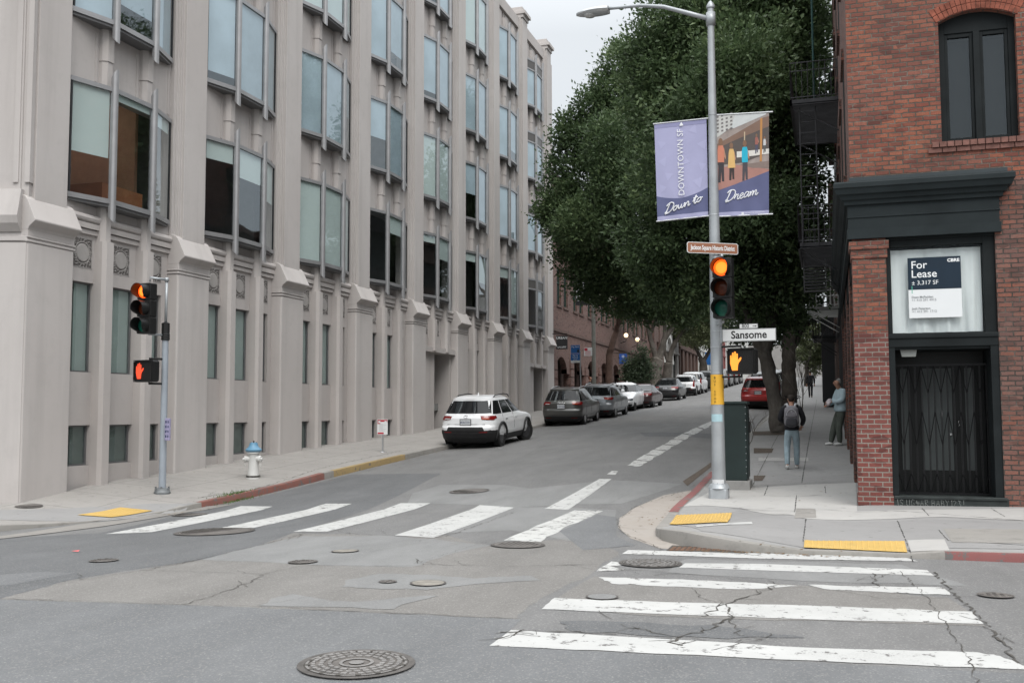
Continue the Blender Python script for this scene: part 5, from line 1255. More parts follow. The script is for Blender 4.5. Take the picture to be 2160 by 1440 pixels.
def twigs(name, label, base, n, h, seed, sp=.5):
    rn = random.Random(seed); o = empty(name, tuple(base), label, 'shrub'); b = MB(); bs = Vector(base)
    def go(p, d, l, r, dep):
        q = p + d * l; m = p.lerp(q, .5) + Vector((rn.uniform(-.04, .04), rn.uniform(-.04, .04), 0)); b.tube([p, m, q], [r, r * .8, r * .6], 5)
        if dep:
            for _ in range(3):
                dd = (d + Vector((rn.uniform(-1, 1), rn.uniform(-1, 1), rn.uniform(-.1, .7))) * .6).normalized(); go(p.lerp(q, rn.uniform(.4, 1)), dd, l * rn.uniform(.5, .8), r * .55, dep - 1)
    for _ in range(n): go(bs + Vector((rn.uniform(-.1, .1), rn.uniform(-.1, .1), 0)), Vector((rn.uniform(-sp, sp), rn.uniform(-sp, sp), 1)).normalized(), h * rn.uniform(.35, .55), .016, 3)
    b.build('branches', BARK, o); return o
p = Vector((-2.1, 27.5, gz(-2.1, 27.5))); twigs('bare_shrub', 'leafless twiggy shrub between the utility cabinet and the red car', p, 3, 1.5, 4)
p = Vector((-1.0, 43, gz(-1.0, 43))); twigs('bare_shrub', 'pale leafless tall shrub left of the thick dark trunk', p, 4, 4.0, 7, .3)
# weeds growing on the left kerb
w_ = G(500, 1042); rn = random.Random(3); b = MB()
for i in range(420):
    p = w_ + Vector((rn.gauss(0, .10), rn.gauss(0, .32), 0)); p.z = gz(p.x, p.y); d = Vector((rn.uniform(-.6, .6), rn.uniform(-.6, .6), 1)) * rn.uniform(.02, .07); s = Vector((rn.uniform(-1, 1), rn.uniform(-1, 1), 0)).normalized() * .008
    b.add([tuple(p - s), tuple(p + s), tuple(p + d)], [(0, 1, 2)])
tag(b.build('weeds', plain('weed_green', (.07, .13, .03), .8)), 'small green weeds in the red painted kerb', 'weeds', kind='stuff')

LV = plain('dry_leaf', (.16, .10, .05), .8, 0, .5, 12); b = MB(); rn = random.Random(12)
for i in range(520):
    k = rn.random()
    if k < .3: x, y = rn.gauss(-2.62, .12), rn.uniform(14.5, 34)
    elif k < .55: x, y = rn.gauss(-11.85, .1), rn.uniform(16, 30)
    elif k < .7: x, y = rn.uniform(-1.6, .3), rn.gauss(12.1, .07)
    elif k < .85: x, y = rn.uniform(-2.3, .4), rn.uniform(18, 40)
    else: x, y = rn.uniform(-14.9, -12.2), rn.uniform(17, 40)
    z = gz(x, y) + .012; a_ = rn.uniform(0, 6.28); l = rn.uniform(.015, .04); u = Vector((math.cos(a_), math.sin(a_), 0)) * l; v = Vector((-math.sin(a_), math.cos(a_), 0)) * l * .45; c = Vector((x, y, z))
    b.add([tuple(c - u), tuple(c + v), tuple(c + u + Vector((0, 0, .006))), tuple(c - v)], [(0, 3, 2, 1)])
tag(b.build('leaf_litter', LV), 'small dry brown leaves scattered along the kerbs and pavements', 'leaf litter', kind='stuff')
# ------------------------------------------------------------------ street furniture
GALV = plain('galvanised_paint', (.36, .38, .395), .45, .35, .14, 2.5, .08, 30); GALV_B = plain('blue_grey_pole', (.30, .335, .375), .5, .2, .2, 3, .1, 30)
SIGH = plain('signal_black', (.014, .014, .014), .45, 0, .2); ALU = plain('aluminium', (.45, .46, .47), .4, .6)
def fwd(p): return (Vector(p) - CAM).dot(Vector(RW @ np.array([0, 0, 1])))
# --- street light pole
pb_ = G(1517, 1050); PX, PY, PZ = pb_.x, pb_.y, pb_.z
lp = empty('street_light', tuple(pb_), 'tall grey street light pole with curved arm standing on the right corner', 'street light')
b = MB(); b.prism([(PX - .17, PY - .13), (PX - .13, PY - .17), (PX + .13, PY - .17), (PX + .17, PY - .13), (PX + .17, PY + .13), (PX + .13, PY + .17), (PX - .13, PY + .17), (PX - .17, PY + .13)], PZ - .05, PZ + .17); b.lathe([(.2, .17), (.165, .24), (.14, .26)], (PX, PY, PZ), 24); b.build('base', GALV, lp, smooth=35, bevel=.01)
top = onY(1497, 18, PY); ht = top.z - PZ
b = MB(); b.lathe([(.122, .2), (.1, ht * .45), (.058, ht), (.075, ht + .0), (.075, ht + .05), (.03, ht + .12), (.0, ht + .15)], (PX, PY, PZ), 28); b.build('pole', GALV, lp, smooth=35)
ap_ = [(1490, 42), (1450, 28), (1400, 15), (1350, 12), (1300, 17), (1280, 19)]
q = [onY(a, c, PY) for a, c in ap_]; q[0] = Vector((PX, PY, q[0].z))
b = MB(); b.tube(q, [.045, .042, .038, .034, .03, .03], 12); b.tube([(PX, PY, q[0].z - .12), (PX, PY, q[0].z + .12)], .085, 16); b.build('arm', GALV, lp, smooth=True)
h0 = onY(1284, 22, PY); h1 = onY(1216, 32, PY); Lh = (h1 - h0).length; b = MB(); k = 10; vs = []
for i in range(k + 1):
    f = i / k; wv = .15 * math.sin(math.pi * min(1, .22 + f * .78)) ** .6 + .02; hv = .07 * math.sin(math.pi * min(1, .25 + f * .73)) ** .5 + .015; c = h0.lerp(h1, f)
    for j in range(12): a = 2 * math.pi * j / 12; vs.append((c.x, c.y + wv * math.cos(a), c.z + hv * math.sin(a) * (1 if math.sin(a) > 0 else .8)))
b.add(vs, [(i * 12 + j, i * 12 + (j + 1) % 12, (i + 1) * 12 + (j + 1) % 12, (i + 1) * 12 + j) for i in range(k) for j in range(12)] + [tuple(range(12))[::-1], tuple(k * 12 + j for j in range(12))])
lu = b.build('luminaire', ALU, lp, smooth=50)
b = MB(); c = h0.lerp(h1, .58); b.lathe([(.0, -.085), (.10, -.07), (.115, -.045), (.11, -.03)], (c.x, c.y, c.z), 16); b.build('lens', plain('lamp_glass', (.5, .5, .5), .2), lu, smooth=True)
b = MB(); c = h0.lerp(h1, .35); b.lathe([(.03, .05), (.03, .1), (0, .11)], (c.x, c.y, c.z), 12); b.build('photocell', ALU, lu)
za, zb_ = onY(1512, 790, PY).z - PZ, onY(1512, 853, PY).z - PZ
rad_at = lambda z: .122 + (.1 - .122) * (z - .2) / (ht * .45 - .2)
YEL = plain('yellow_wrap', (.72, .40, .045), .5, 0, .08, 4)
b = MB(); b.lathe([(rad_at(zb_) + .004, zb_), (rad_at(za) + .004, za)], (PX, PY, PZ), 28); b.build('yellow_band', YEL, lp, smooth=35)
for i, s in enumerate('BUS STOP'):
    if s == ' ': continue
    zz = PZ + za - .06 - i * .062
    text_obj(s, .055, BKT, frame_M((PX - .03, PY - rad_at(zz - PZ) - .006, zz), (1, 0, 0), (0, 0, 1)), parent=lp, ext=.001)
b = MB()
for (px0, py0, px1, py1, m_) in ((1505, 873, 1526, 889, 0), (1503, 1010, 1529, 1020, 1)):
    zt_, zq = onY(px0, py0, PY).z - PZ, onY(px0, py1, PY).z - PZ; n_ = 8; r = rad_at(zt_) + .004; vs = []
    for i in range(n_ + 1):
        a = rad(-150) + rad(110) * i / n_
        for z in (zq + (.03 * math.sin(i * 2.1) if m_ else 0), zt_): vs.append((PX + r * math.cos(a), PY + r * math.sin(a), PZ + z))
    b.add(vs, [(2 * i, 2 * i + 2, 2 * i + 3, 2 * i + 1) for i in range(n_)], m_)
b.build('sticker', [plain('pale_blue_sticker', (.38, .55, .60), .5), plain('white_scrap', (.66, .67, .68), .6)], lp)
b = MB()
for z in (onY(1500, 243, PY).z, onY(1500, 455, PY).z, onY(1510, 700, PY).z, onY(1510, 733, PY).z, onY(1510, 787, PY).z, onY(1505, 545, PY).z):
    r = .122 + (.058 - .122) * (z - PZ) / ht + .006; b.lathe([(r, z - PZ - .012), (r + .004, z - PZ), (r, z - PZ + .012)], (PX, PY, PZ), 24)
b.build('clamp_band', GALV, lp)
# --- banners
def curl(P, n=6):
    P = [Vector((p[0], p[1], 0)) for p in P]; k = len(P); o = []
    for i in range(k - 1):
        p0, p1, p2, p3 = P[max(i - 1, 0)], P[i], P[i + 1], P[min(i + 2, k - 1)]
        for j in range(n): t = j / n; o.append(.5 * ((2 * p1) + (p2 - p0) * t + (2 * p0 - 5 * p1 + 4 * p2 - p3) * t * t + (-p0 + 3 * p1 - 3 * p2 + p3) * t ** 3))
    o.append(P[-1]); return [(v.x, v.y) for v in o]
LAV = plain('lavender_cloth', (.34, .34, .50), .8, 0, .05, 2); LAV2 = plain('lavender_pale', (.37, .37, .54), .8, 0, .03); NAV = plain('slate_blue_cloth', (.105, .115, .215), .8, 0, .08, 2); INK = plain('banner_white', (.70, .71, .74), .8, 0, .02)
def banner(name, label, corners, Y, seed):
    # corners TL TR BR BL in the photograph, on the plane Y
    c = [onY(x, y, Y) for x, y in corners]
    o = empty(name, (PX, PY, c[3].z), label, 'banner', 'cloth banners on the street light pole')
    def P(u, v, off=0):   # u right, v up 0..1
        p = (c[3].lerp(c[2], u)).lerp(c[0].lerp(c[1], u), v)
        w = .018 * math.sin(u * 5 + seed) * math.sin(v * 3.1) + .010 * math.sin((u + .6 * v) * 17 + seed) * (1 - v) ** 2
        return Vector((p.x, Y - w - off, p.z))
    return o, P
def sheet(name, P, polyuv, mat, parent, off, n=0):
    bm = bmesh.new(); vs = [bm.verts.new((u, v, 0)) for u, v in polyuv]
    for t in tessellate_polygon([[Vector((u, v, 0)) for u, v in polyuv]]):
        try: bm.faces.new([vs[i] for i in t])
        except ValueError: pass
    for _ in range(8):
        es = [e for e in bm.edges if e.calc_length() > .09]
        if not es: break
        bmesh.ops.subdivide_edges(bm, edges=es, cuts=1); bmesh.ops.triangulate(bm, faces=bm.faces[:])
    bm.verts.index_update(); b = MB(); b.v = [tuple(P(v.co.x, v.co.y, off)) for v in bm.verts]; b.f = []
    for f in bm.faces:
        ids = tuple(v.index for v in f.verts); a, c_, d = (Vector(b.v[i]) for i in ids)
        b.f.append(ids if (c_ - a).cross(d - a).y < 0 else ids[::-1])
    b.m = [0] * len(b.f); bm.free(); return b.build(name, mat, parent, smooth=True)
bl1, P1 = banner('street_banner', 'lavender banner reading Downtown SF, left of the light pole', [(1380, 262), (1490, 250), (1494, 455), (1387, 467)], PY, 0)
rect = [(0, 0), (1, 0), (1, 1), (0, 1)]
sheet('cloth', P1, rect, LAV, bl1, 0); sheet('cloth_back', P1, rect, LAV, bl1, -.004)
arc = [(i / 12, .255 - .06 * math.sin(math.pi * i / 12) + .035 * i / 12) for i in range(13)]
sheet('dark_field', P1, [(0, 0.0)] + [(1, 0.0)] + arc[::-1], NAV, bl1, .002); sheet('hem', P1, [(0, 0), (1, 0), (1, .045), (0, .045)], LAV, bl1, .004); sheet('hem', P1, [(0, .95), (1, .95), (1, 1), (0, 1)], NAV and plain('lavender_dark', (.25, .25, .40), .8), bl1, .003)
for i, (u, v, s, a) in enumerate(((.13, .78, .10, .2), (.75, .90, .11, 1.2), (.92, .74, .12, .9), (.15, .60, .11, 3), (.25, .45, .10, 2.4), (.9, .52, .10, .3), (.82, .36, .13, 2.9), (.12, .33, .1, .1), (.6, .58, .08, 1.9))):
    sheet('triangle', P1, [(u + s * math.cos(a + k * 2.094) * .95, v + s * .55 * math.sin(a + k * 2.094)) for k in range(3)], LAV2, bl1, .002)
p0 = P1(.50, .575, .006); up_ = (P1(.5, 1, 0) - P1(.5, 0, 0)).normalized()
text_obj('DOWNTOWN SF', .155, INK, frame_M((p0.x, PY - .026, p0.z), tuple(up_), (-1, 0, -.1)), parent=bl1, ext=.001, space=1.04)
q = P1(.53, .965, 0); b = MB(); b.add([(q.x - .045, PY - .026, q.z - .03), (q.x + .035, PY - .026, q.z - .03), (q.x - .005, PY - .026, q.z + .045)], [(0, 1, 2)]); b.build('emblem', INK, bl1)
def script(word, P, u0, v0, s, asp, slope, parent, shear=.28):
    L2 = {'D': [[(.55, 1.95), (.42, 1.2), (.15, .05), (.1, -.1)], [(.0, 1.55), (.3, 1.9), (.8, 2.0), (1.3, 1.75), (1.5, 1.2), (1.3, .5), (.8, .08), (.3, .0), (.0, .2), (.2, .3), (.6, .05)]],
          'o': [[(.6, .95), (.2, .8), (.05, .4), (.3, .02), (.7, .25), (.75, .7), (.55, .97), (.7, .75), (1.05, .85)]], 'w': [[(.0, .85), (.12, .3), (.3, .02), (.55, .3), (.65, .85), (.65, .3), (.85, .02), (1.15, .35), (1.2, .9), (1.4, .75)]],
          'n': [[(.0, .9), (.05, .0), (.15, .55), (.5, .95), (.68, .7), (.68, .15), (.85, .0), (1.1, .3)]], 't': [[(.0, .4), (.35, 1.7), (.28, .5), (.35, .05), (.6, .0), (.85, .3)], [(-.1, 1.15), (.75, 1.25)]],
          'r': [[(.0, .2), (.25, 1.0), (.35, .85), (.65, .88), (.55, .3), (.75, .0), (1.0, .25)]], 'e': [[(.0, .35), (.5, .55), (.62, .85), (.4, 1.0), (.12, .7), (.15, .2), (.5, .0), (.95, .3)]],
          'a': [[(.75, .85), (.4, .98), (.08, .6), (.12, .1), (.45, .08), (.75, .6), (.8, .9), (.76, .2), (.95, .02), (1.15, .25)]], 'm': [[(.0, .9), (.02, .0), (.15, .6), (.42, .95), (.52, .6), (.5, .0), (.65, .6), (.95, .95), (1.05, .6), (1.05, .1), (1.25, .0), (1.5, .35)]], ' ': []}
    adv = {'D': 1.55, 'o': .98, 'w': 1.35, 'n': 1.05, 't': .75, 'r': .9, 'e': .85, 'a': 1.1, 'm': 1.4, ' ': .55}
    b = MB(); x = 0
    for ch in word:
        for st_ in L2[ch]:
            pts = [P(u0 + (x + a + c * shear) * s, v0 + (c * s * asp + (x + a) * s * slope), .012) for a, c in curl(st_, 5)]
            b.tube(pts, .0115, 5)
        x += adv[ch]
    return b.build('lettering', INK, parent, smooth=True)
script('Down to', P1, .15, .062, .10, .50, .13, bl1)
bl2, P2 = banner('street_banner', 'banner with a street photo of children reading Dream, right of the light pole', [(1508, 243), (1622, 237), (1622, 452), (1512, 457)], PY, 2)
sheet('cloth', P2, rect, plain('photo_mid', (.30, .255, .235), .8, 0, .2, 6), bl2, 0); sheet('cloth_back', P2, rect, NAV, bl2, -.004)
def ps(name, pts, col, off=.002, v=.06): return sheet(name, P2, pts, plain('print_' + name, col, .8, 0, v, 8), bl2, off)
ps('print_sky', [(.35, .86), (.95, .98), (.95, 1), (0, 1), (0, .9)], (.52, .54, .54)); ps('print_tower', [(0, .76), (.30, .87), (.38, 1), (.0, 1)], (.48, .48, .46), .003)
for i in range(5):
    for j in range(4): ps('print_opening', [(.03 + j * .085, .82 + i * .037 + j * .01), (.07 + j * .085, .824 + i * .037 + j * .01), (.07 + j * .085, .842 + i * .037 + j * .01), (.03 + j * .085, .838 + i * .037 + j * .01)], (.16, .15, .15), .0045)
ps('print_roof', [(0, .70), (.9, .95), (1, .96), (1, .86), (.45, .76), (0, .66)], (.20, .13, .10), .0035); ps('print_shade', [(.0, .50), (0, .70), (.45, .77), (1, .86), (1, .60), (.5, .52)], (.10, .085, .08), .0032)
ps('print_car', [(.4, .57), (1, .59), (1, .64), (.4, .63)], (.62, .60, .56), .0045); ps('print_paving', [(0, .25), (0, .47), (.4, .50), (1, .44), (1, .40)], (.36, .19, .16), .0035); ps('print_lower', [(.45, .50), (1, .52), (1, .45), (.7, .46)], (.22, .17, .15), .004)
ps('print_post', [(.83, .52), (.87, .52), (.88, .95), (.84, .94)], (.45, .22, .08), .005); ps('print_post', [(.53, .56), (.55, .56), (.56, .82), (.54, .82)], (.5, .4, .28), .005)
def kid(u, v, h, top_c, leg_c, skirt=False):
    w = h * .17
    ps('print_legs', [(u - w * .75, v), (u - w * .15, v), (u + w * .05, v + h * .25), (u + w * .2, v + .01), (u + w * .75, v + .01), (u + w * .7, v + h * .48), (u - w * .6, v + h * .48)], leg_c, .006); ps('print_arm', [(u + w * .5, v + h * .62), (u + w * 1.15, v + h * .5), (u + w * 1.25, v + h * .56), (u + w * .8, v + h * .76)], (.4, .22, .15), .0064); ps('print_top', [(u - w * (1.1 if skirt else .8), v + h * (.32 if skirt else .44)), (u + w * (1.1 if skirt else .8), v + h * (.32 if skirt else .44)), (u + w * .8, v + h * .72), (u + w * .55, v + h * .81), (u - w * .55, v + h * .81), (u - w * .8, v + h * .72)], top_c, .0068)
    ps('print_head', [(u + w * .55 * math.cos(a), v + h * .89 + h * .085 * math.sin(a)) for a in [i * .7 for i in range(9)]], (.20, .12, .08), .0075)
kid(.10, .33, .45, (.52, .20, .13), (.05, .045, .05)); kid(.30, .35, .38, (.62, .40, .16), (.05, .04, .04), True); kid(.55, .34, .41, (.03, .40, .55), (.07, .065, .075)); kid(.77, .60, .20, (.30, .12, .1), (.08, .08, .12)); kid(.92, .60, .17, (.5, .5, .5), (.1, .1, .1))
sheet('dark_field', P2, [(0, 0), (1, 0), (1, .42), (0, .245)], NAV, bl2, .008); sheet('hem', P2, [(0, 0), (1, 0), (1, .04), (0, .04)], LAV, bl2, .010)
script('Dream', P2, .17, .135, .105, .52, .10, bl2)
q = P2(.72, .02, .014); text_obj('NEW DEAL FOR DOWNTOWN', .026, INK, frame_M((q.x, q.y, q.z), (1, 0, 0), (0, 0, 1)), parent=bl2, ext=.0005)
b = MB(); q = P2(.5, .02, .014); b.box(q.x - .02, q.x + .02, q.y - .001, q.y, q.z - .02, q.z + .02); b.build('emblem', INK, bl2)
for bn, P, s in ((bl1, P1, 0), (bl2, P2, 1)):
    for v in (0.0, 1.0):
        a = P(0, v); c = P(1, v); b = MB(); x0, x1 = (a.x - .02, PX) if s == 0 else (PX, c.x + .07); b.tube([(x0, PY, a.z if s == 0 else a.z), (x1, PY, c.z)], .014, 8); b.build('rod', ALU, bn)
# --- signs on the pole
def flat_sign(name, label, ctr, xd, w, h, mat, rim, texts, tm, parent=None, r=.0, cat='sign'):
    o = empty(name, ctr, label, cat); M = frame_M(ctr, xd, (0, 0, 1)); b = MB()
    def rr(w, h, r): return [(-w / 2 + r, -h / 2), (w / 2 - r, -h / 2), (w / 2, -h / 2 + r), (w / 2, h / 2 - r), (w / 2 - r, h / 2), (-w / 2 + r, h / 2), (-w / 2, h / 2 - r), (-w / 2, -h / 2 + r)]
    i0 = 0; b.prism(rr(w, h, max(r, .004)), -.008, 0, 'z'); b.xf(M, i0); b.build('panel', rim, o)
    b = MB(); b.prism(rr(w - .025, h - .025, max(r * .8, .003)), 0, .002, 'z'); b.xf(M); b.build('face', mat, o)
    for (s, x, y, size, sx_, bo) in texts: text_obj(s, size, tm, M @ Matrix.Translation((x, y, .003)), parent=o, sx=sx_, ext=.0006, bold=bo)
    return o, M
WS = plain('sign_white', (.66, .67, .67), .45, 0, .03); BS = plain('sign_brown', (.30, .135, .08), .5, 0, .05)
a = math.radians(32)
ctr = onY(1503.5, 523.5, PY - .16); wv = .985
flat_sign('district_sign', 'brown Jackson Square Historic District sign above the traffic light', tuple(ctr), (math.cos(a), math.sin(a), 0), 1.0, .20, BS, WS, [('Jackson Square Historic District', 0, .0, .118, .56, .003)], WT, r=.025)
c0_, c1_ = onY(1523, 707, PY - .05), onY(1637, 705.5, PY - .05)
ss_, M_ = flat_sign('street_name_sign', 'white Sansome street name sign beside the light pole', tuple((c0_ + c1_) / 2), (1, 0, 0), (c1_ - c0_).length, .225, WS, plain('sign_frame', (.30, .31, .31), .4, .5), [('Sansome', .0, .0, .19, .92, .0042)], BKT)
b = MB(); b.box(c0_.x - .035, c0_.x - .005, PY - .07, PY - .03, c0_.z - .14, c0_.z + .14); b.box(PX, c0_.x, PY - .06, PY - .04, c0_.z - .1, c0_.z - .07); b.box(PX, c0_.x, PY - .06, PY - .04, c0_.z + .07, c0_.z + .1); b.build('bracket', GALV, ss_)
c = onY(1579, 687.5, PY - .05); o8, _ = flat_sign('block_number_sign', 'small white 800 block number plate on top of the Sansome sign', tuple(c), (1, 0, 0), .335, .095, WS, plain('sign_frame2', (.05, .05, .05), .4), [('800', -.055, .0, .09, .95, .001)], BKT)
b = MB(); b.box(c.x + .07, c.x + .12, PY - .054, PY - .0525, c.z - .005, c.z + .005); b.add([(c.x + .115, PY - .054, c.z - .016), (c.x + .145, PY - .054, c.z), (c.x + .115, PY - .054, c.z + .016)], [(0, 1, 2)]); b.build('arrow', BKT, o8)
# --- traffic lights
RED_L = emit('red_lens_lit', (1.0, .085, .006), 1.6); HOT = emit('red_lens_core', (1.0, .19, .02), 1.6); AMB = plain('amber_lens_off', (.10, .022, .008), .25); GRE = plain('green_lens_off', (.012, .10, .07), .25)
HAND = emit('orange_hand_lit', (1.0, .27, .018), 1.2); HAND_R = emit('red_hand_lit', (1.0, .07, .015), .8)
def signal_head(name, label, ctr, facing, parent=None):
    o = empty(name, (0, 0, 0), label, 'traffic light'); o.location = ctr; f = Vector(facing).normalized()
    M = frame_M((0, 0, 0), f.cross(Vector((0, 0, 1))) * -1, (0, 0, 1))   # local z = facing
    if (M.to_3x3() @ Vector((0, 0, 1))).dot(f) < 0: M = frame_M((0, 0, 0), f.cross(Vector((0, 0, 1))), (0, 0, 1))
    b = MB()
    for i in range(3):
        z = (1 - i) * .355; b.prism([(-.17, z - .16), (-.155, z - .174), (.155, z - .174), (.17, z - .16), (.17, z + .16), (.155, z + .174), (-.155, z + .174), (-.17, z + .16)], -.2, -.0, 'z')
    b.xf(M); b.build('housing', SIGH, o, local=True, bevel=.006)
    for i, m_ in enumerate((RED_L, AMB, GRE)):
        z = (1 - i) * .355
        b = MB(); b.lathe([(.0, .028), (.06, .024), (.11, .012), (.142, 0), (.142, -.01)], (0, 0, 0), 28); b.xf(Matrix.Translation((0, z, .002))); b.xf(M); L0 = b.build('lens', m_, o, local=True, smooth=True)
        if i == 0:
            b = MB(); b.lathe([(.0, .034), (.055, .031), (.1, .02)], (0, 0, 0), 24); b.xf(Matrix.Translation((0, z, .003))); b.xf(M); b.build('lit_core', HOT, L0, local=True, smooth=True)
        b = MB(); n_ = 24; vs = []; fs = []
        for j in range(n_ + 1):     # open-bottomed tunnel visor
            a_ = rad(-62) + rad(304) * j / n_; cc, s_ = math.cos(a_), math.sin(a_); d = .23 if s_ > -.3 else .23 + (s_ + .3) * .2
            for (r, zz) in ((.155, 0), (.153, d), (.147, d), (.149, 0)): vs.append((r * cc, z + r * s_, zz))
        for j in range(n_):
            for k in range(4): fs.append((j * 4 + k, j * 4 + (k + 1) % 4, (j + 1) * 4 + (k + 1) % 4, (j + 1) * 4 + k))
        b.add(vs, fs); b.xf(M); b.build('visor', SIGH, o, local=True, smooth=50)
    return o
def ped_head(name, label, ctr, facing, mat, w=.5, h=.46, off=-.10):
    o = empty(name, ctr, label, 'pedestrian signal'); f = Vector(facing).normalized(); M = frame_M((0, 0, 0), f.cross(Vector((0, 0, 1))) * -1, (0, 0, 1))
    if (M.to_3x3() @ Vector((0, 0, 1))).dot(f) < 0: M = frame_M((0, 0, 0), f.cross(Vector((0, 0, 1))), (0, 0, 1))
    b = MB(); r = .04; b.prism([(-w / 2 + r, -h / 2), (w / 2 - r, -h / 2), (w / 2, -h / 2 + r), (w / 2, h / 2 - r), (w / 2 - r, h / 2), (-w / 2 + r, h / 2), (-w / 2, h / 2 - r), (-w / 2, -h / 2 + r)], -.18, 0, 'z')
    for (x0, x1, y0, y1) in ((-w / 2, w / 2, h / 2 - .03, h / 2), (-w / 2, w / 2, -h / 2, -h / 2 + .03), (-w / 2, -w / 2 + .03, -h / 2 + .03, h / 2 - .03), (w / 2 - .03, w / 2, -h / 2 + .03, h / 2 - .03)): b.box(x0 + .012, x1 - .012, y0 + .004, y1 - .004, -.005, .05)
    b.xf(M); b.build('housing', SIGH, o, local=True, bevel=.006)
    b = MB()
    for i in range(11): b.box(-w / 2 + .03, w / 2 - .03, -h / 2 + .05 + i * .036, -h / 2 + .053 + i * .036, .002, .012)
    b.xf(M); b.build('louvre', plain('louvre_grey', (.03, .025, .022), .6), o, local=True)
    hand = [(-.05, -.165), (.05, -.165), (.062, -.06), (.075, -.03), (.115, .02), (.125, .06), (.105, .065), (.065, .02), (.06, .03), (.058, .13), (.032, .135), (.028, .04), (.022, .165), (-.006, .168), (-.010, .045), (-.018, .15), (-.045, .148), (-.048, .035), (-.058, .105), (-.082, .10), (-.085, -.04), (-.07, -.09)]
    b = MB(); vs = [(x + off, y, .014) for x, y in hand]
    for t_ in tessellate_polygon([[Vector(v) for v in vs]]): b.f.append(t_); b.m.append(0)
    b.v = list(vs); b.xf(M)
    b.build('hand_symbol', mat, o, local=True)
    return o
Dp = fwd(pb_)
s1 = signal_head('traffic_light', 'traffic light with lit red lens on the tall street light pole', tuple(onD(1523, 607, Dp - .35)), (-.14, -.99, 0))
b = MB(); c = onD(1523, 607, Dp - .35)
for dz in (.56, -.56): b.tube([(c.x, c.y + .1, c.z + dz * 1.0), (c.x - .0, c.y + .12, c.z + dz * 1.06), (PX, PY, c.z + dz * 1.06)], .022, 8)
o_ = b.build('mount', GALV, None); o_.parent = s1; o_.location = -s1.location
hs = ped_head('pedestrian_signal', 'pedestrian signal with lit orange hand on the right corner pole', tuple(onD(1563, 761, Dp - .25)), (-.28, -1, 0), HAND, off=-.11)
b = MB(); c = onD(1563, 761, Dp - .25)
for dz in (.27, -.27): b.tube([(PX, PY, c.z + dz), (c.x, c.y + .1, c.z + dz), (c.x, c.y + .1, c.z + dz * .8)], .02, 8)
o_ = b.build('mount', SIGH, None); o_.parent = hs; o_.location = -hs.location
# --- left signal pole
lb_ = G(342, 1040); QX, QY, QZ = lb_.x, lb_.y, lb_.z; Dl = fwd(lb_)
sp_ = empty('signal_pole', tuple(lb_), 'blue grey signal pole on the left corner pavement', 'signal pole')
b = MB(); b.lathe([(.17, -.02), (.17, .03), (.155, .05), (.15, .10), (.085, .12)], (QX, QY, QZ), 16)
for i in range(4): a_ = i * math.pi / 2 + .5; b.cyl((QX + .13 * math.cos(a_), QY + .13 * math.sin(a_), QZ + .1), (QX + .13 * math.cos(a_), QY + .13 * math.sin(a_), QZ + .145), .018, 6)
b.build('base', plain('cast_base', (.17, .18, .185), .6, .3, .4, 6, .3, 40), sp_, smooth=35)
zt_ = onY(347, 682, QY).z
ztop = onY(350, 590, QY).z
WPOLE = chipped('worn_pole_paint', (.30, .335, .375), (.36, .17, .13), .70, .5, 5)
b = MB(); b.lathe([(.075, .1), (.07, 1.2), (.064, zt_ - QZ)], (QX, QY, QZ), 20); b.build('pole', WPOLE, sp_, smooth=35)
b = MB(); b.lathe([(.085, zt_ - QZ - .36), (.085, zt_ - QZ), (.03, zt_ - QZ + .03)], (QX, QY, QZ), 14)
for i in range(3): b.lathe([(.09, zt_ - QZ - .34 + i * .045), (.096, zt_ - QZ - .33 + i * .045), (.09, zt_ - QZ - .32 + i * .045)], (QX, QY, QZ), 14)
b.build('terminal_box', SIGH, sp_)
b = MB(); c = onD(303, 650, Dl - .12); b.tube([(QX, QY, zt_), (QX, QY, ztop)], .03, 10); b.tube([(QX, QY, ztop), (c.x + .05, c.y + .12, ztop + .01), (c.x + .05, c.y + .12, ztop - .08)], .026, 8); b.lathe([(.045, -.04), (.045, .04), (.0, .05)], (QX, QY, ztop), 10)
b.tube([(QX, QY, zt_ - .25), (c.x + .05, c.y + .12, zt_ - .25), (c.x + .05, c.y + .12, zt_ - .16)], .024, 8); b.build('pipe', GALV, sp_, smooth=True)
s2 = signal_head('traffic_light', 'traffic light with lit red lens on the left corner signal pole', tuple(c), (-.04, -1, 0))
cp = onD(303, 782, Dl - .12)
hs2 = ped_head('pedestrian_signal', 'pedestrian signal with dotted red hand on the left corner pole', tuple(cp), (-.10, -1, 0), HAND_R, off=-.11)
b = MB()
for dz in (.26, -.26): b.tube([(QX, QY, cp.z + dz), (cp.x + .06, cp.y + .1, cp.z + dz), (cp.x + .06, cp.y + .1, cp.z + dz * .75)], .024, 8)
o_ = b.build('mount', SIGH, None); o_.parent = hs2; o_.location = -hs2.location
pbx = empty('push_button', tuple(onD(357, 905, Dl)), 'small lavender crossing button sign on the left signal pole', 'push button')
c = onD(358, 905, Dl); b = MB(); b.box(c.x - .06, c.x + .05, c.y - .09, c.y - .03, c.z - .23, c.z + .23); b.build('panel', plain('button_lavender', (.30, .28, .42), .6, 0, .3, 25), pbx, bevel=.008)
b = MB()
for i in range(4): b.box(c.x - .045 + .0, c.x - .01, c.y - .094, c.y - .09, c.z - .17 + i * .1, c.z - .12 + i * .1); b.box(c.x + .012, c.x + .038, c.y - .094, c.y - .09, c.z - .17 + i * .1, c.z - .12 + i * .1)
b.build('symbols', plain('ink_navy', (.04, .05, .1), .6), pbx)
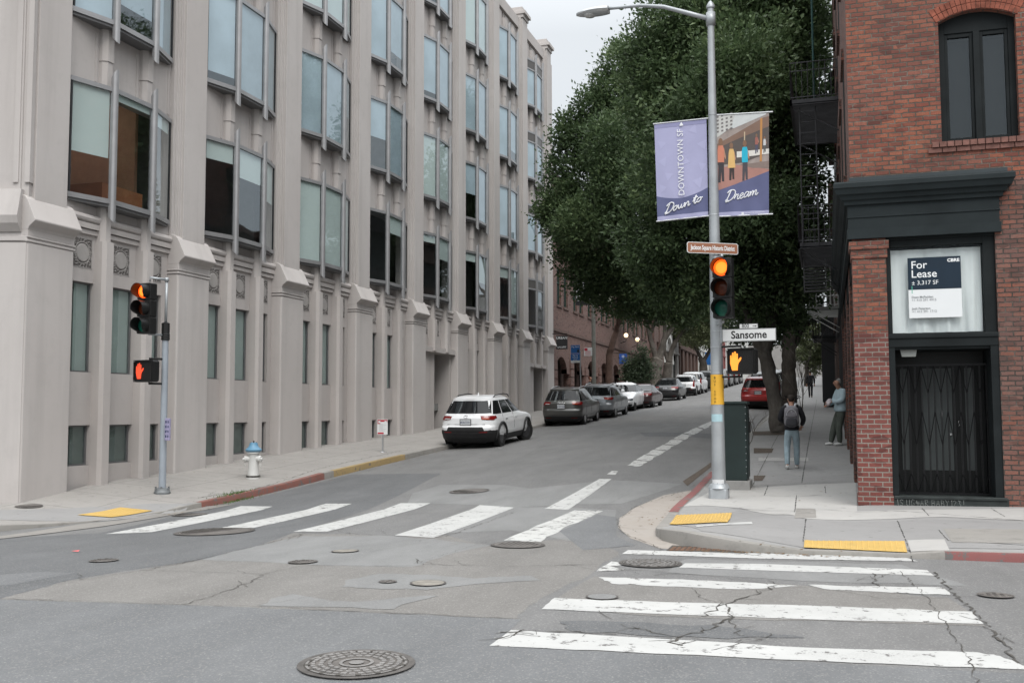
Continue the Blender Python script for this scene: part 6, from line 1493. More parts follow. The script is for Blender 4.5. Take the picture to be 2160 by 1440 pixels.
# --- utility cabinet
ub = G(1582, 1034); cb = empty('utility_cabinet', (ub.x - .3, ub.y, ub.z), 'dark green utility cabinet on a concrete plinth behind the light pole', 'utility cabinet')
x1 = ub.x; x0 = onY(1517, 1030, ub.y).x; zc0 = onY(1575, 1014, ub.y).z; zc1 = onY(1578, 846, ub.y).z; dpt = .62
b = MB(); b.box(x0 - .05, x1, ub.y, ub.y + dpt + .1, ub.z - .1, zc0); b.build('plinth', concrete('plinth_concrete', (.25, .25, .24), (.31, .30, .29), .6), cb, bevel=.012)
CG = plain('cabinet_green', (.022, .035, .034), .5, 0, .25, 1.2, .06, 30)
b = MB(); b.box(x0, x1 - .05, ub.y + .05, ub.y + dpt, zc0, zc1 - .05); b.box(x0 - .03, x1 - .02, ub.y + .02, ub.y + dpt + .03, zc1 - .05, zc1); b.build('body', CG, cb, bevel=.01)
b = MB(); b.box(x1 - .05, x1 - .03, ub.y + .09, ub.y + dpt - .05, zc0 + .06, zc1 - .1); d_ = b.build('door', CG, cb, bevel=.006)
b = MB(); b.box(x1 - .03, x1 + .0, ub.y + .4, ub.y + .5, zc0 + .9, zc0 + 1.12); b.build('handle', SIGH, d_)
b = MB()
for i in range(11): b.lathe([(.009, 0), (.009, .008), (0, .012)], (x1 - .062, ub.y + .046, zc0 + .14 + i * .125), 8, axis='y')
b.build('rivets', ALU, cb)
# --- fire hydrant
hb = G(534, 1008); hy = empty('fire_hydrant', tuple(hb), 'white fire hydrant with chipped blue cap on the left pavement', 'fire hydrant')
HW = chipped('hydrant_white', (.62, .62, .60), (.16, .12, .09), .66, .5, 16); HB = chipped('hydrant_blue', (.12, .27, .40), (.30, .38, .42), .66, .45, 14)
s = .86 / 1.0
b = MB(); b.lathe([(r * s, z * s) for r, z in [(.19, -.03), (.19, .02), (.165, .03), (.16, .06), (.155, .1), (.145, .3), (.14, .55), (.15, .66), (.185, .68), (.185, .72)]], tuple(hb), 28); b.build('barrel', HW, hy, smooth=35)
b = MB(); b.lathe([(r * s, z * s) for r, z in [(.188, .72), (.225, .76), (.225, .79), (.14, .86), (.115, .93), (.105, .97), (.06, .985), (.0, .985)]], tuple(hb), 28); bo = b.build('bonnet', HB, hy, smooth=35)
b = MB(); b.lathe([(.022, .84), (.022, .88), (0, .885)], tuple(hb), 6)
for i in range(6): a_ = i * 1.047; b.lathe([(.012, .83), (.012, .85), (0, .855)], (hb.x + .07 * math.cos(a_), hb.y + .07 * math.sin(a_), hb.z), 6)
b.build('nut', plain('rust_iron', (.06, .05, .045), .7), bo)
cr_ = Vector(RW @ np.array([1, 0, 0])); cr_.z = 0; cr_.normalize(); bk_ = Vector(RW @ np.array([0, 0, -1])); bk_.z = 0; bk_.normalize()
for sg in (-1, 1):
    d_ = (cr_ * sg + bk_ * .35).normalized(); c = hb + Vector((0, 0, .53 * s)); b = MB(); b.cyl(c + d_ * .1, c + d_ * .17, .07, 16); b.cyl(c + d_ * .17, c + d_ * .215, .082, 16, r1=.07); b.cyl(c + d_ * .215, c + d_ * .25, .035, 6, r1=.028)
    b.tube([c + d_ * .2 + Vector((0, 0, -.07)), c + d_ * .21 + Vector((0, 0, -.14)), c + d_ * .19 + Vector((0, 0, -.17)), c + d_ * .17 + Vector((0, 0, -.1))], .006, 4)
    b.build('outlet_cap', HW, hy, smooth=35)
b = MB(); b.lathe([(.165, .0), (.163, .035)], (hb.x, hb.y, hb.z + .03), 24); b.build('base_ring', plain('dark_iron_ring', (.07, .065, .06), .8, 0, .5, 20), hy)
# --- small sign on a short post near the kerb
sb = G(807, 953); D_s = fwd(sb); so_ = empty('temporary_sign', tuple(sb), 'small red and white notice on a short steel post near the kerb', 'sign')
zt_ = onY(808, 884, sb.y).z; zq = onY(808, 916, sb.y).z; w_ = 22 * D_s / FPX
b = MB(); b.box(sb.x - .022, sb.x + .022, sb.y - .01, sb.y + .02, sb.z - .05, zt_ - .02); b.lathe([(.09, -.01), (.08, .015), (.03, .02)], tuple(sb), 12); b.build('post', ALU, so_)
M_ = frame_M((sb.x, sb.y - .02, (zt_ + zq) / 2), (math.cos(.3), math.sin(.3), 0), (0, 0, 1)); hN = zt_ - zq
b = MB(); b.prism([(-w_ / 2, -hN / 2), (w_ / 2, -hN / 2), (w_ / 2, hN / 2), (-w_ / 2, hN / 2)], -.006, 0, 'z'); b.xf(M_); b.build('panel', WS, so_)
RDI = plain('sign_red', (.42, .03, .05), .5, 0, .05)
b = MB()
for (x0_, x1_, y0_, y1_) in ((-.47, .47, .40, .47), (-.47, -.40, .25, .42), (-.2, .2, .34, .42), (.40, .47, .33, .42), (-.47, -.2, .2, .26)): b.box(x0_ * w_, x1_ * w_, y0_ * hN, y1_ * hN, .001, .002)
b.xf(M_); b.build('red_header', RDI, so_)
b = MB(); b.box(-.45 * w_, .12 * w_, -.47 * hN, -.36 * hN, .001, .002); b.xf(M_); b.build('red_footer', RDI, so_)
b = MB(); rn = random.Random(8)
for i in range(9): b.box(-.32 * w_, rn.uniform(.0, .38) * w_, (.18 - i * .055) * hN, (.192 - i * .055) * hN, .001, .002)
b.xf(M_); b.build('small_print', GT, so_)
# --- manholes
IRON = plain('cast_iron', (.15, .138, .128), .6, .35, .3, 9, .5, 60); IRON2 = plain('cast_iron_frame', (.11, .102, .095), .65, .3, .3, 8, .4, 50); RING = plain('worn_ring_concrete', (.22, .205, .18), .9, 0, .3, 8, .4, 60)
def manhole(px, py, rx, label, style=0, fill=None, group='manhole covers set in the road'):
    c = G(px, py); D = fwd(c); r = rx * D / FPX; o = empty('manhole_cover', tuple(c), label, 'manhole cover', group)
    def ring(b, r0, r1, z0, n=40, seg=None):
        vs = []
        for i in range(n + 1):
            a_ = 2 * math.pi * i / n
            for q in (r0, r1): x, y = c.x + q * math.cos(a_), c.y + q * math.sin(a_); vs.append((x, y, gz(x, y) + z0))
        b.add(vs, [(2 * i, 2 * i + 1, 2 * i + 3, 2 * i + 2) for i in range(n)])
    b = MB(); ring(b, r * .90, r, .014); ring(b, r, r * 1.012, .013); b.build('frame', IRON2, o)
    b = MB(); ring(b, .001, r * .885, .0135); lid = b.build('lid', fill or IRON, o)
    b = MB(); ring(b, r * .88, r * .90, .0122); b.build('gap', TAR, o)
    b = MB(); rn = random.Random(int(px))
    if style == 1:      # pebbled segments in rings
        for (r0, r1, n) in ((.70, .80, 34), (.56, .66, 26), (.42, .52, 18)):
            for i in range(n):
                a0 = 2 * math.pi * (i + .12 + rn.uniform(-.05, .05)) / n; a1 = 2 * math.pi * (i + .85) / n; q0, q1 = r * (r0 + rn.uniform(0, .02)), r * (r1 - rn.uniform(0, .03)); vs = []
                for (q, a_) in ((q0, a0), (q1, a0 + .01), (q1, a1), (q0, a1 - .01)): vs.append((c.x + q * math.cos(a_), c.y + q * math.sin(a_), gz(c.x, c.y) + .0225))
                vs2 = [(x, y, z - .012) for x, y, z in vs]; b.add(vs + vs2, [(0, 1, 2, 3), (0, 4, 5, 1), (1, 5, 6, 2), (2, 6, 7, 3), (3, 7, 4, 0)])
        ring(b, r * .24, r * .30, .019); ring(b, .001, r * .13, .02); b.build('raised_pattern', plain('polished_iron', (.26, .25, .24), .45, .3, .2, 9), lid)
        b = MB(); ring(b, r * .83, r * .875, .018); b.build('rim', plain('polished_iron2', (.24, .23, .22), .5, .3), lid)
        b = MB()
        for i in range(16): a_ = 2 * math.pi * i / 16 + .1; q = r * .835; x, y = c.x + q * math.cos(a_), c.y + q * math.sin(a_); b.lathe([(.02, .019), (.0, .0195)], (x, y, gz(x, y)), 8)
        b.build('vent_holes', TAR, lid)
    elif style == 0:
        n = int(r / .055)
        for i in range(-n, n + 1):
            for j in range(-n, n + 1):
                x, y = i * .055, j * .055
                if math.hypot(x, y) < r * .82: b.box(c.x + x - .014, c.x + x + .014, c.y + y - .014, c.y + y + .014, gz(c.x, c.y) + .008, gz(c.x, c.y) + .0165)
        b.build('raised_pattern', IRON2, lid)
    return o
for a_ in [(752, 1402, 122, 'largest round manhole cover with segmented rings, closest to the viewer', 1), (453, 1122, 82, 'wide manhole cover beside the second stripe of the far left crossing', 0), (219, 1183, 30, 'small dark cover alone on the dark asphalt at the far left', 0),
           (639, 1186, 31, 'small cover left edge of the tan road patch, lower of the close pair', 0), (728, 1163, 29, 'small cover with pale filling, upper of the close pair', 2, RING), (903, 1231, 38, 'round cover with pale filling inside the light grey patch strip', 2, RING), (818, 1228, 19, 'tiny cover left of the pale filled one in the grey patch strip', 0),
           (1092, 1150, 57, 'dark cover just below the last worn stripe of the far crossing', 0), (990, 1036, 42, 'cover in a square concrete surround uphill of the far crossing', 0), (1270, 1260, 34, 'faint asphalt covered lid left of the near crossing stripes', 2, ASPH_GREY), (2100, 1257, 36, 'black round cover on the asphalt at the right edge', 0),
           (400, 1086, 36, 'thin dark cover at the start of the first far crossing stripe', 0), (61, 1068, 27, 'small dark cover on the left corner pavement', 0), (1372, 1189, 66, 'pebbled cover touching the second stripe of the near crossing', 1)]: manhole(*a_)
# --- storm drain
b = MB(); gd = [G(1415, 1158), G(1465, 1150), G(1568, 1160), G(1520, 1167)]
for i in range(14):
    f = i / 14; a_ = gd[0].lerp(gd[3], f * .5).lerp(gd[1].lerp(gd[2], f * .5), 0) if False else gd[0].lerp(gd[2], (i + .1) / 14)
    b.box(a_.x, a_.x + .045, a_.y - .17, a_.y + .17, a_.z + .006, a_.z + .014)
dn = empty('storm_drain', tuple(gd[0]), 'rusty storm drain grating at the foot of the right corner kerb', 'storm drain')
b.build('grating', plain('rusty_iron', (.13, .075, .05), .8, .2, .4, 10), dn); b = MB(); b.box(gd[0].x - .03, gd[2].x + .04, min(gd[0].y, gd[2].y) - .15, max(gd[0].y, gd[2].y) + .15, gd[0].z - .02, gd[0].z + .009); b.build('pit', TAR, dn)
# --- tactile paving
def tactile(label, pts):
    m = bpy.data.materials.get('tactile_yellow')
    if not m:
        m, t, bs = new_mat('tactile_yellow'); f = noise(t, 6, 6, .7, None, lo=.5, hi=.85); f2 = noise(t, 1.5, 4, .6, None, lo=.3, hi=.7)
        t.links.new(mixc(t, f, mixc(t, f2, (.47, .31, .085), (.54, .36, .11)), (.36, .25, .08)), bs.inputs['Base Color']); bs.inputs['Roughness'].default_value = .7
    c = G(sum(p[0] for p in pts) / 4, sum(p[1] for p in pts) / 4); o = empty('tactile_paving', tuple(c), label, 'tactile paving', 'yellow tactile pads on kerb ramps')
    base = drape('pad', pts, m, .017, parent=o, step=.2); Q = [G(*p) for p in pts]; b = MB()
    nu = max(6, int((Q[1] - Q[0]).length / .062)); nv = max(4, int((Q[3] - Q[0]).length / .062))
    for i in range(nu):
        for j in range(nv):
            p = Q[0].lerp(Q[1], (i + .5) / nu).lerp(Q[3].lerp(Q[2], (i + .5) / nu), (j + .5) / nv); z = gz(p.x, p.y) + .017; r = .017
            v0 = [(p.x + r * math.cos(k * 1.047), p.y + r * math.sin(k * 1.047), z) for k in range(6)]; v1 = [(p.x + r * .6 * math.cos(k * 1.047), p.y + r * .6 * math.sin(k * 1.047), z + .007) for k in range(6)]
            b.add(v0 + v1, [(k, (k + 1) % 6, 6 + (k + 1) % 6, 6 + k) for k in range(6)] + [(6, 7, 8, 9, 10, 11)])
    b.build('domes', m, o); return o
tactile('yellow tactile pad on the left corner ramp', [(163, 1087), (235, 1092), (322, 1078), (254, 1071)])
tactile('smaller yellow tactile pad on the right corner facing the uphill street', [(1412, 1107), (1535, 1103), (1544, 1083), (1426, 1088)])
tactile('wide yellow tactile pad in front of the near crossing', [(1696, 1165), (1914, 1167), (1908, 1143), (1697, 1141)])
# white box lid and utility covers on the corner
drape('utility_lid', [(1914, 1140), (1992, 1138), (2003, 1161), (1922, 1164)], LIGHT, .008); drape('utility_lid', [(1680, 1072), (1720, 1073), (1722, 1092), (1676, 1093)], CON_K, .007); drape('utility_lid', [(1990, 1115), (2300, 1118), (2330, 1150), (2008, 1144)], CON_K, .007)
drape('paint_patch', [(1466, 1109), (1585, 1101), (1588, 1106), (1470, 1112)], WHT, .009)
for i, pts in enumerate([[(1546, 1078), (1635, 1071)], [(1546, 1083), (1628, 1077)]]): crack(pts, .02, 90 + i, .002, 'pavement_marking', LIGHT, .01)
lt_ = G(157, 1165); b = MB(); b.add([(lt_.x - .05, lt_.y, lt_.z + .02), (lt_.x + .04, lt_.y + .02, lt_.z + .012), (lt_.x + .03, lt_.y + .06, lt_.z + .03), (lt_.x - .03, lt_.y + .05, lt_.z + .012)], [(0, 1, 2), (0, 2, 3)])
tag(b.build('litter', plain('red_wrapper', (.5, .12, .12), .5)), 'small crumpled red and white wrapper on the dark asphalt', 'litter')
# --- museum banner post and pay sign uphill on the left
MP = onX(1253, 812, -12.55); MP.z = gz(MP.x, MP.y); Dm = fwd(MP)
ml = empty('lamp_post', tuple(MP), 'slim grey lamp post carrying museum banners on the left kerb', 'lamp post'); zt_ = onY(1253, 480, MP.y).z
b = MB(); b.lathe([(.13, 0), (.12, 1.2), (.1, zt_ - MP.z)], tuple(MP), 12); b.build('pole', plain('olive_pole', (.20, .20, .18), .5, .1), ml, smooth=35)
def mus(label, px0, px1, py0, py1, mat, tmat, lines):
    a_ = onY(px0, py0, MP.y); c_ = onY(px1, py1, MP.y); o = empty('museum_banner', (MP.x, MP.y, c_.z), label, 'banner'); b = MB(); b.box(a_.x, c_.x, MP.y - .02, MP.y, c_.z, a_.z); b.build('cloth', mat, o)
    w = c_.x - a_.x
    for i, (s_, f, sz) in enumerate(lines): text_obj(s_, sz, tmat, frame_M((a_.x + w * f, MP.y - .03, c_.z + (a_.z - c_.z) * .5), (0, 0, 1), (-1, 0, 0)), parent=o, bold=.006, sx=.9)
mus('black museum banner with white upright lettering left of the slim lamp post', 1214, 1248, 580, 643, CHAR, WT, [('MUSEUM', .2, .36), ('CRAFT', .52, .36), ('DESIGN', .84, .36)])
mus('white and yellow museum banner right of the slim lamp post', 1257, 1291, 590, 643, plain('banner_pale', (.62, .62, .5), .8), CHAR, [('MCD', .5, .7)])
PS = onX(1226, 815, -12.5); PS.z = gz(PS.x, PS.y); py_ = empty('parking_sign', tuple(PS), 'blue pay here parking sign on a thin post behind the silver car', 'sign')
b = MB(); zt_ = onY(1223, 728, PS.y).z; b.tube([tuple(PS), (PS.x - .05, PS.y, zt_ - .3)], .035, 8); b.build('post', ALU, py_)
BLU = plain('sign_blue', (.02, .12, .36), .5, 0, .05)
for (y0_, y1_, m_, ts) in ((728, 745, BLU, [('Pay here', .8, .12)]), (746, 760, BLU, [('Pay by', .75, .11), ('license', .45, .11), ('plate', .15, .11)]), (760, 765, WS, [])):
    a_ = onY(1204, y0_, PS.y - .06); c_ = onY(1223, y1_, PS.y - .06); b = MB(); b.box(a_.x, c_.x, a_.y, a_.y + .02, c_.z + .01, a_.z); b.build('panel', m_, py_)
    for s_, f, sz in ts: text_obj(s_, sz, WT, frame_M(((a_.x + c_.x) / 2, a_.y - .004, c_.z + (a_.z - c_.z) * f), (1, 0, 0), (0, 0, 1)), parent=py_)
    if m_ is BLU and y0_ == 728: b = MB(); b.box(c_.x - .14, c_.x - .04, a_.y - .006, a_.y, c_.z + .06, c_.z + .2); b.build('phone_symbol', CHAR, py_)
rs = empty('parking_sign', (MP.x - .3, MP.y - .2, onY(1240, 750, MP.y).z), 'red and white parking rules sign on the slim lamp post', 'sign'); a_ = onY(1232, 733, MP.y - .2); c_ = onY(1249, 750, MP.y - .2)
b = MB(); b.box(a_.x, c_.x, a_.y, a_.y + .02, c_.z, a_.z); b.build('panel', WS, rs); b = MB(); b.box(a_.x + .02, a_.x + .2, a_.y - .004, a_.y, a_.z - .18, a_.z - .03)
for i in range(5): b.box(a_.x + .06, c_.x - .08, a_.y - .004, a_.y, c_.z + .05 + i * .05, c_.z + .065 + i * .05)
b.build('red_print', RDI, rs)
p = onX(1497, 756, -12.3); fs_ = empty('direction_sign', tuple(p), 'blue road sign far up the left kerb seen beside the light pole', 'sign'); b = MB(); b.box(p.x - .5, p.x + .5, p.y, p.y + .05, p.z - .7, p.z + .7); b.build('panel', BLU, fs_); b = MB(); b.tube([(p.x, p.y + .08, gz(p.x, p.y)), (p.x, p.y + .08, p.z)], .05, 6); b.build('post', ALU, fs_)
# ------------------------------------------------------------------ cars
def carpaint(name, col, metal=.0, rough=.28):
    m, t, b = new_mat(name); f = noise(t, 2.5, 5, .6, objc(t), lo=.35, hi=.75)
    t.links.new(mixc(t, f, col, [x * .9 + .01 for x in col]), b.inputs['Base Color']); b.inputs['Metallic'].default_value = metal; b.inputs['Roughness'].default_value = rough
    b.inputs['Coat Weight'].default_value = .6; b.inputs['Coat Roughness'].default_value = .06; return m
CGL = plain('car_glass', (.010, .011, .012), .05, 0, .1, 1, spec=.38); PLA = plain('black_plastic', (.022, .022, .023), .6, 0, .15, 6, .2, 60); TYR = plain('tyre_rubber', (.018, .018, .018), .85, 0, .2, 6); RIM = plain('alloy_rim', (.42, .42, .43), .35, .7); RIMD = plain('dark_rim', (.08, .08, .085), .4, .6)
TLR = plain('tail_light_red', (.17, .010, .010), .12, 0, .1, 5, spec=.5); TLO = plain('tail_light_orange', (.45, .06, .02), .15); TLC = plain('clear_lens', (.5, .5, .5), .1); CHR = plain('chrome_trim', (.6, .6, .6), .2, .9); PLT = plain('plate_white', (.58, .60, .62), .4); HLT = plain('headlight_glass', (.10, .11, .12), .08)
SH = {
 'suv': dict(W=.925, n=5.0, H=1.69, yr=[(.22, -2.1), (.36, -2.24), (.5, -2.3), (.68, -2.31), (.76, -2.24), (.98, -2.22), (1.08, -2.16), (1.52, -1.86), (1.60, -1.86), (1.645, -1.7), (1.68, -1.35), (1.69, -1.0)],
   yf=[(.22, 2.05), (.36, 2.24), (.6, 2.3), (.8, 2.26), (.92, 2.12), (1.0, 1.75), (1.06, 1.2), (1.10, 1.05), (1.5, .34), (1.6, .10), (1.645, -.1), (1.68, -.5), (1.69, -.8)],
   w=[(.22, .80), (.32, .88), (.5, .92), (.8, .925), (.95, .90), (1.06, .865), (1.5, .70), (1.6, .655), (1.65, .56), (1.68, .42), (1.69, .2)], belt=(1.07, 1.52), wy=(-1.37, 1.34), wr=.365, side=[(-1.93, 1.14, -1.58, .36)]),
 'sedan': dict(W=.905, n=4.5, H=1.44, yr=[(.2, -2.2), (.32, -2.34), (.5, -2.4), (.7, -2.40), (.86, -2.33), (.98, -2.22), (1.03, -1.95), (1.06, -1.72), (1.34, -1.02), (1.40, -.75), (1.43, -.5), (1.44, -.3)],
   yf=[(.2, 2.15), (.34, 2.34), (.55, 2.40), (.68, 2.30), (.78, 2.05), (.88, 1.5), (.94, 1.1), (1.32, .38), (1.40, .12), (1.43, -.05), (1.44, -.2)],
   w=[(.2, .78), (.3, .87), (.5, .90), (.75, .905), (.9, .875), (1.0, .83), (1.32, .64), (1.40, .56), (1.43, .42), (1.44, .2)], belt=(.96, 1.33), wy=(-1.42, 1.42), wr=.33, side=[(-1.6, 1.0, -1.02, .38)]),
 'cross': dict(W=.94, n=4.0, H=1.6, yr=[(.22, -2.1), (.36, -2.28), (.55, -2.34), (.75, -2.33), (.92, -2.24), (1.06, -2.1), (1.12, -1.95), (1.4, -1.25), (1.52, -.85), (1.57, -.5), (1.6, -.2)],
   yf=[(.22, 2.1), (.36, 2.3), (.55, 2.34), (.72, 2.24), (.84, 2.0), (.94, 1.5), (.99, 1.2), (1.35, .55), (1.5, .2), (1.57, -.02), (1.6, -.12)],
   w=[(.22, .82), (.32, .9), (.55, .935), (.8, .94), (.95, .90), (1.06, .85), (1.4, .68), (1.52, .6), (1.58, .44), (1.6, .2)], belt=(1.04, 1.46), wy=(-1.42, 1.44), wr=.35, side=[(-1.72, 1.2, -1.12, .52)]),
 'van': dict(W=.95, n=6.0, H=1.86, yr=[(.3, -2.25), (.5, -2.36), (.75, -2.38), (1.0, -2.34), (1.15, -2.30), (1.65, -2.10), (1.74, -2.06), (1.80, -1.95), (1.85, -1.6), (1.86, -1.2)],
   yf=[(.3, 2.2), (.5, 2.34), (.85, 2.36), (1.02, 2.25), (1.1, 1.8), (1.16, 1.25), (1.62, .6), (1.76, .3), (1.82, .05), (1.86, -.4)],
   w=[(.3, .88), (.4, .93), (.9, .95), (1.1, .92), (1.2, .89), (1.65, .78), (1.76, .72), (1.82, .62), (1.86, .3)], belt=(1.16, 1.68), wy=(-1.4, 1.42), wr=.385, side=[(-2.05, 1.2, -1.95, .62)])}
def car(label, kind, paint, pos, yaw=0.0, pitch=0.0, plate=None, rail=None, clad=False, rim=RIM, flip=False, steer=0, lights='high', badge=None, group='cars parked along the street', plate_px=None, detail=True):
    S = SH[kind]; H = S['H']; o = empty('parked_car', tuple(pos), label, 'car', group); o.rotation_euler = (pitch, 0, yaw)
    nn = S['n']; zs = sorted(set([round(z, 3) for t_ in (S['yr'], S['yf'], S['w']) for z, _ in t_] + [round(.25 + .06 * i, 3) for i in range(int((H - .4) / .06))]))
    zs = [z for z in zs if S['yr'][0][0] <= z <= H]
    def sec(z): yr, yf, w = tab(S['yr'], z), tab(S['yf'], z), tab(S['w'], z); return (yr + yf) / 2, (yf - yr) / 2, w
    nC = 3.0
    def cc_(A): return min(.46, A * .5)
    def hw(w, A, yy): return w * (1 - .045 * min(1, abs(yy) / A) ** 3)
    ring = []            # (kind, value): straight side samples and corner arcs, counter-clockwise from rear right
    def section(z):
        yc, A, w = sec(z); c = cc_(A); P = []
        for k in range(25): y_ = -(A - c) + 2 * (A - c) * k / 24; P.append((hw(w, A, y_), yc + y_))
        for k in range(1, 25):
            t_ = math.pi * k / 25; C_, S_ = math.cos(t_), math.sin(t_); y_ = (A - c) + c * abs(S_) ** (2 / nC); P.append((math.copysign(abs(C_) ** (2 / nC), C_) * hw(w, A, y_), yc + y_))
        for k in range(25): y_ = (A - c) - 2 * (A - c) * k / 24; P.append((-hw(w, A, y_), yc + y_))
        for k in range(1, 25):
            t_ = math.pi + math.pi * k / 25; C_, S_ = math.cos(t_), math.sin(t_); y_ = -((A - c) + c * abs(S_) ** (2 / nC)); P.append((math.copysign(abs(C_) ** (2 / nC), C_) * hw(w, A, y_), yc + y_))
        return P
    b = MB(); secs = [section(z) for z in zs]; M_ = len(secs[0]); hb = .60 if clad else .42
    for z, P in zip(zs, secs):
        for (x_, y_) in P: b.v.append((x_, y_, z))
    for i in range(len(zs) - 1):
        zm = (zs[i] + zs[i + 1]) / 2
        for j in range(M_):
            ym = (secs[i][j][1] + secs[i][(j + 1) % M_][1]) / 2; dark = zm < (.36 if clad else .30) or (zm < hb and (ym < S['wy'][0] - .3 or ym > S['wy'][1] + (.3 if clad else .6)))
            b.f.append((i * M_ + j, i * M_ + (j + 1) % M_, (i + 1) * M_ + (j + 1) % M_, (i + 1) * M_ + j)); b.m.append(1 if dark else 0)
    b.f.append(tuple(range(M_))[::-1]); b.m.append(1); b.f.append(tuple((len(zs) - 1) * M_ + j for j in range(M_))); b.m.append(0)
    body = b.build('body', [paint, PLA], o, local=True)
    ct = MB()
    for wy in S['wy']:
        for sx in (-1, 1): ct.cyl((sx * .60, wy, S['wr'] + .005), (sx * 1.2, wy, S['wr'] + .005), S['wr'] + .055, 28, 1)
    cm = bpy.data.objects.new('cut', ct.mesh('cut', [paint, PLA])); COL.objects.link(cm); cm.parent = o
    md = body.modifiers.new('b', 'BOOLEAN'); md.object = cm; md.operation = 'DIFFERENCE'; md.solver = 'EXACT'
    dg = bpy.context.evaluated_depsgraph_get(); dg.update(); me = bpy.data.meshes.new_from_object(body.evaluated_get(dg)); body.modifiers.clear(); old = body.data; body.data = me; bpy.data.meshes.remove(old); bpy.data.objects.remove(cm)
    me.polygons.foreach_set('use_smooth', [True] * len(me.polygons)); me.set_sharp_from_angle(angle=rad(34))
    def surf(face, a, z, off):
        yc, A, w = sec(z); c = cc_(A)
        if face in ('rear', 'front'):
            s = max(0, 1 - min(1, abs(a / w) * 1.03) ** nC) ** (1 / nC); sg = -1 if face == 'rear' else 1; y = yc + sg * (A - c + c * s)
            k = min(1, abs(a) / w) ** 5 * (1 if a > 0 else -1)
            return Vector((a + k * off, y + sg * off, z + (off * .5 if z > 1.08 else 0)))
        e_ = max(0, abs(a - yc) - (A - c)) / c; x = hw(w, A, a - yc) * max(0, 1 - min(1, e_) ** nC) ** (1 / nC) + off
        return Vector((x if face == 'right' else -x, a, z))
    def quad(name, face, c, mat, off=.006, parent=None, nu=12, nv=6):
        b = MB()
        for i in range(nu + 1):
            for j in range(nv + 1):
                u, v = i / nu, j / nv
                a = (c[0][0] * (1 - u) + c[1][0] * u) * (1 - v) + (c[3][0] * (1 - u) + c[2][0] * u) * v
                z = (c[0][1] * (1 - u) + c[1][1] * u) * (1 - v) + (c[3][1] * (1 - u) + c[2][1] * u) * v
                b.v.append(tuple(surf(face, a, z, off)))
        b.f = [(i * (nv + 1) + j, (i + 1) * (nv + 1) + j, (i + 1) * (nv + 1) + j + 1, i * (nv + 1) + j + 1) for i in range(nu) for j in range(nv)]
        f = b.f[0]; n_ = (Vector(b.v[f[1]]) - Vector(b.v[f[0]])).cross(Vector(b.v[f[2]]) - Vector(b.v[f[0]]))
        if n_.dot({'rear': Vector((0, -1, .1)), 'front': Vector((0, 1, .1)), 'right': Vector((1, 0, 0)), 'left': Vector((-1, 0, 0))}[face]) < 0: b.f = [g[::-1] for g in b.f]
        b.m = [0] * len(b.f); ob_ = b.build(name, mat, parent or o, smooth=True, local=True); return ob_
    z0, z1 = S['belt']; W = S['W']
    wz0 = z0 + .06; wz1 = z1 - .0
    wb = tab(S['w'], wz0) * .90; wt = tab(S['w'], wz1) * .93
    quad('rear_window', 'rear', [(-wb, wz0 + .0), (wb, wz0), (wt, wz1), (-wt, wz1)], CGL, .007)
    quad('windscreen', 'front', [(-wb, z0 + .04), (wb, z0 + .04), (wt, wz1), (-wt, wz1)], CGL, .007)
    for (yb0, yf0, yb1, yf1) in S['side']:
        for f_ in ('left', 'right'):
            L_ = yf0 - yb0; cuts = [0, .24, .58, 1]; zb_, zt_ = z0 + .03, z1 + .0
            for k in range(3):
                g = .012; u0, u1 = cuts[k] + (g if k else 0), cuts[k + 1] - (g if k < 2 else 0)
                quad('side_window', f_, [(yb0 + L_ * u0, zb_), (yb0 + L_ * u1, zb_), (yb1 + (yf1 - yb1) * u1, zt_), (yb1 + (yf1 - yb1) * u0, zt_)], CGL, .006)
    # lights
    zl_ = z0 - .12
    for s in (-1, 1):
        w0 = tab(S['w'], zl_) * .95
        if lights == 'high': pts = [(s * w0 * .60, zl_ - .01), (s * w0, zl_ - .03), (s * w0 * .985, zl_ + .11), (s * w0 * .55, zl_ + .085)]; sp = [(0, -.03), (.42, .03), (.34, .10), (0, .11)]
        elif lights == 'vert': pts = [(s * w0 * .84, zl_ - .2), (s * w0, zl_ - .2), (s * w0 * .96, zl_ + .25), (s * w0 * .84, zl_ + .25)]; sp = None
        else: pts = [(s * w0 * .50, zl_ - .02), (s * w0, zl_ - .06), (s * w0 * .99, zl_ + .07), (s * w0 * .50, zl_ + .07)]; sp = [(0, -.06), (.28, 0), (.28, .06), (0, .07)]
        t_ = quad('tail_light', 'rear', pts, TLR, .010)
        if lights == 'high': quad('lens', 'rear', [(s * w0 * .62, zl_ + .005), (s * w0 * .84, zl_ - .005), (s * w0 * .84, zl_ + .03), (s * w0 * .60, zl_ + .035)], TLC if s < 0 else TLO, .014, t_, 6, 2)
        if sp:
            yr_ = tab(S['yr'], zl_) + .05; quad('tail_light', 'right' if s > 0 else 'left', [(yr_ + sp[0][0] + .02, zl_ + sp[0][1]), (yr_ + sp[1][0], zl_ + sp[1][1]), (yr_ + sp[2][0], zl_ + sp[2][1]), (yr_ + sp[3][0] + .02, zl_ + sp[3][1])], TLR, .010)
        zh = tab([(.2, .6), (2, .6)], 0) + (.14 if kind in ('suv', 'van') else .04); wh = tab(S['w'], zh) * .95
        quad('headlight', 'front', [(s * wh * .55, zh - .02), (s * wh, zh), (s * wh, zh + .11), (s * wh * .6, zh + .07)], HLT, .008)
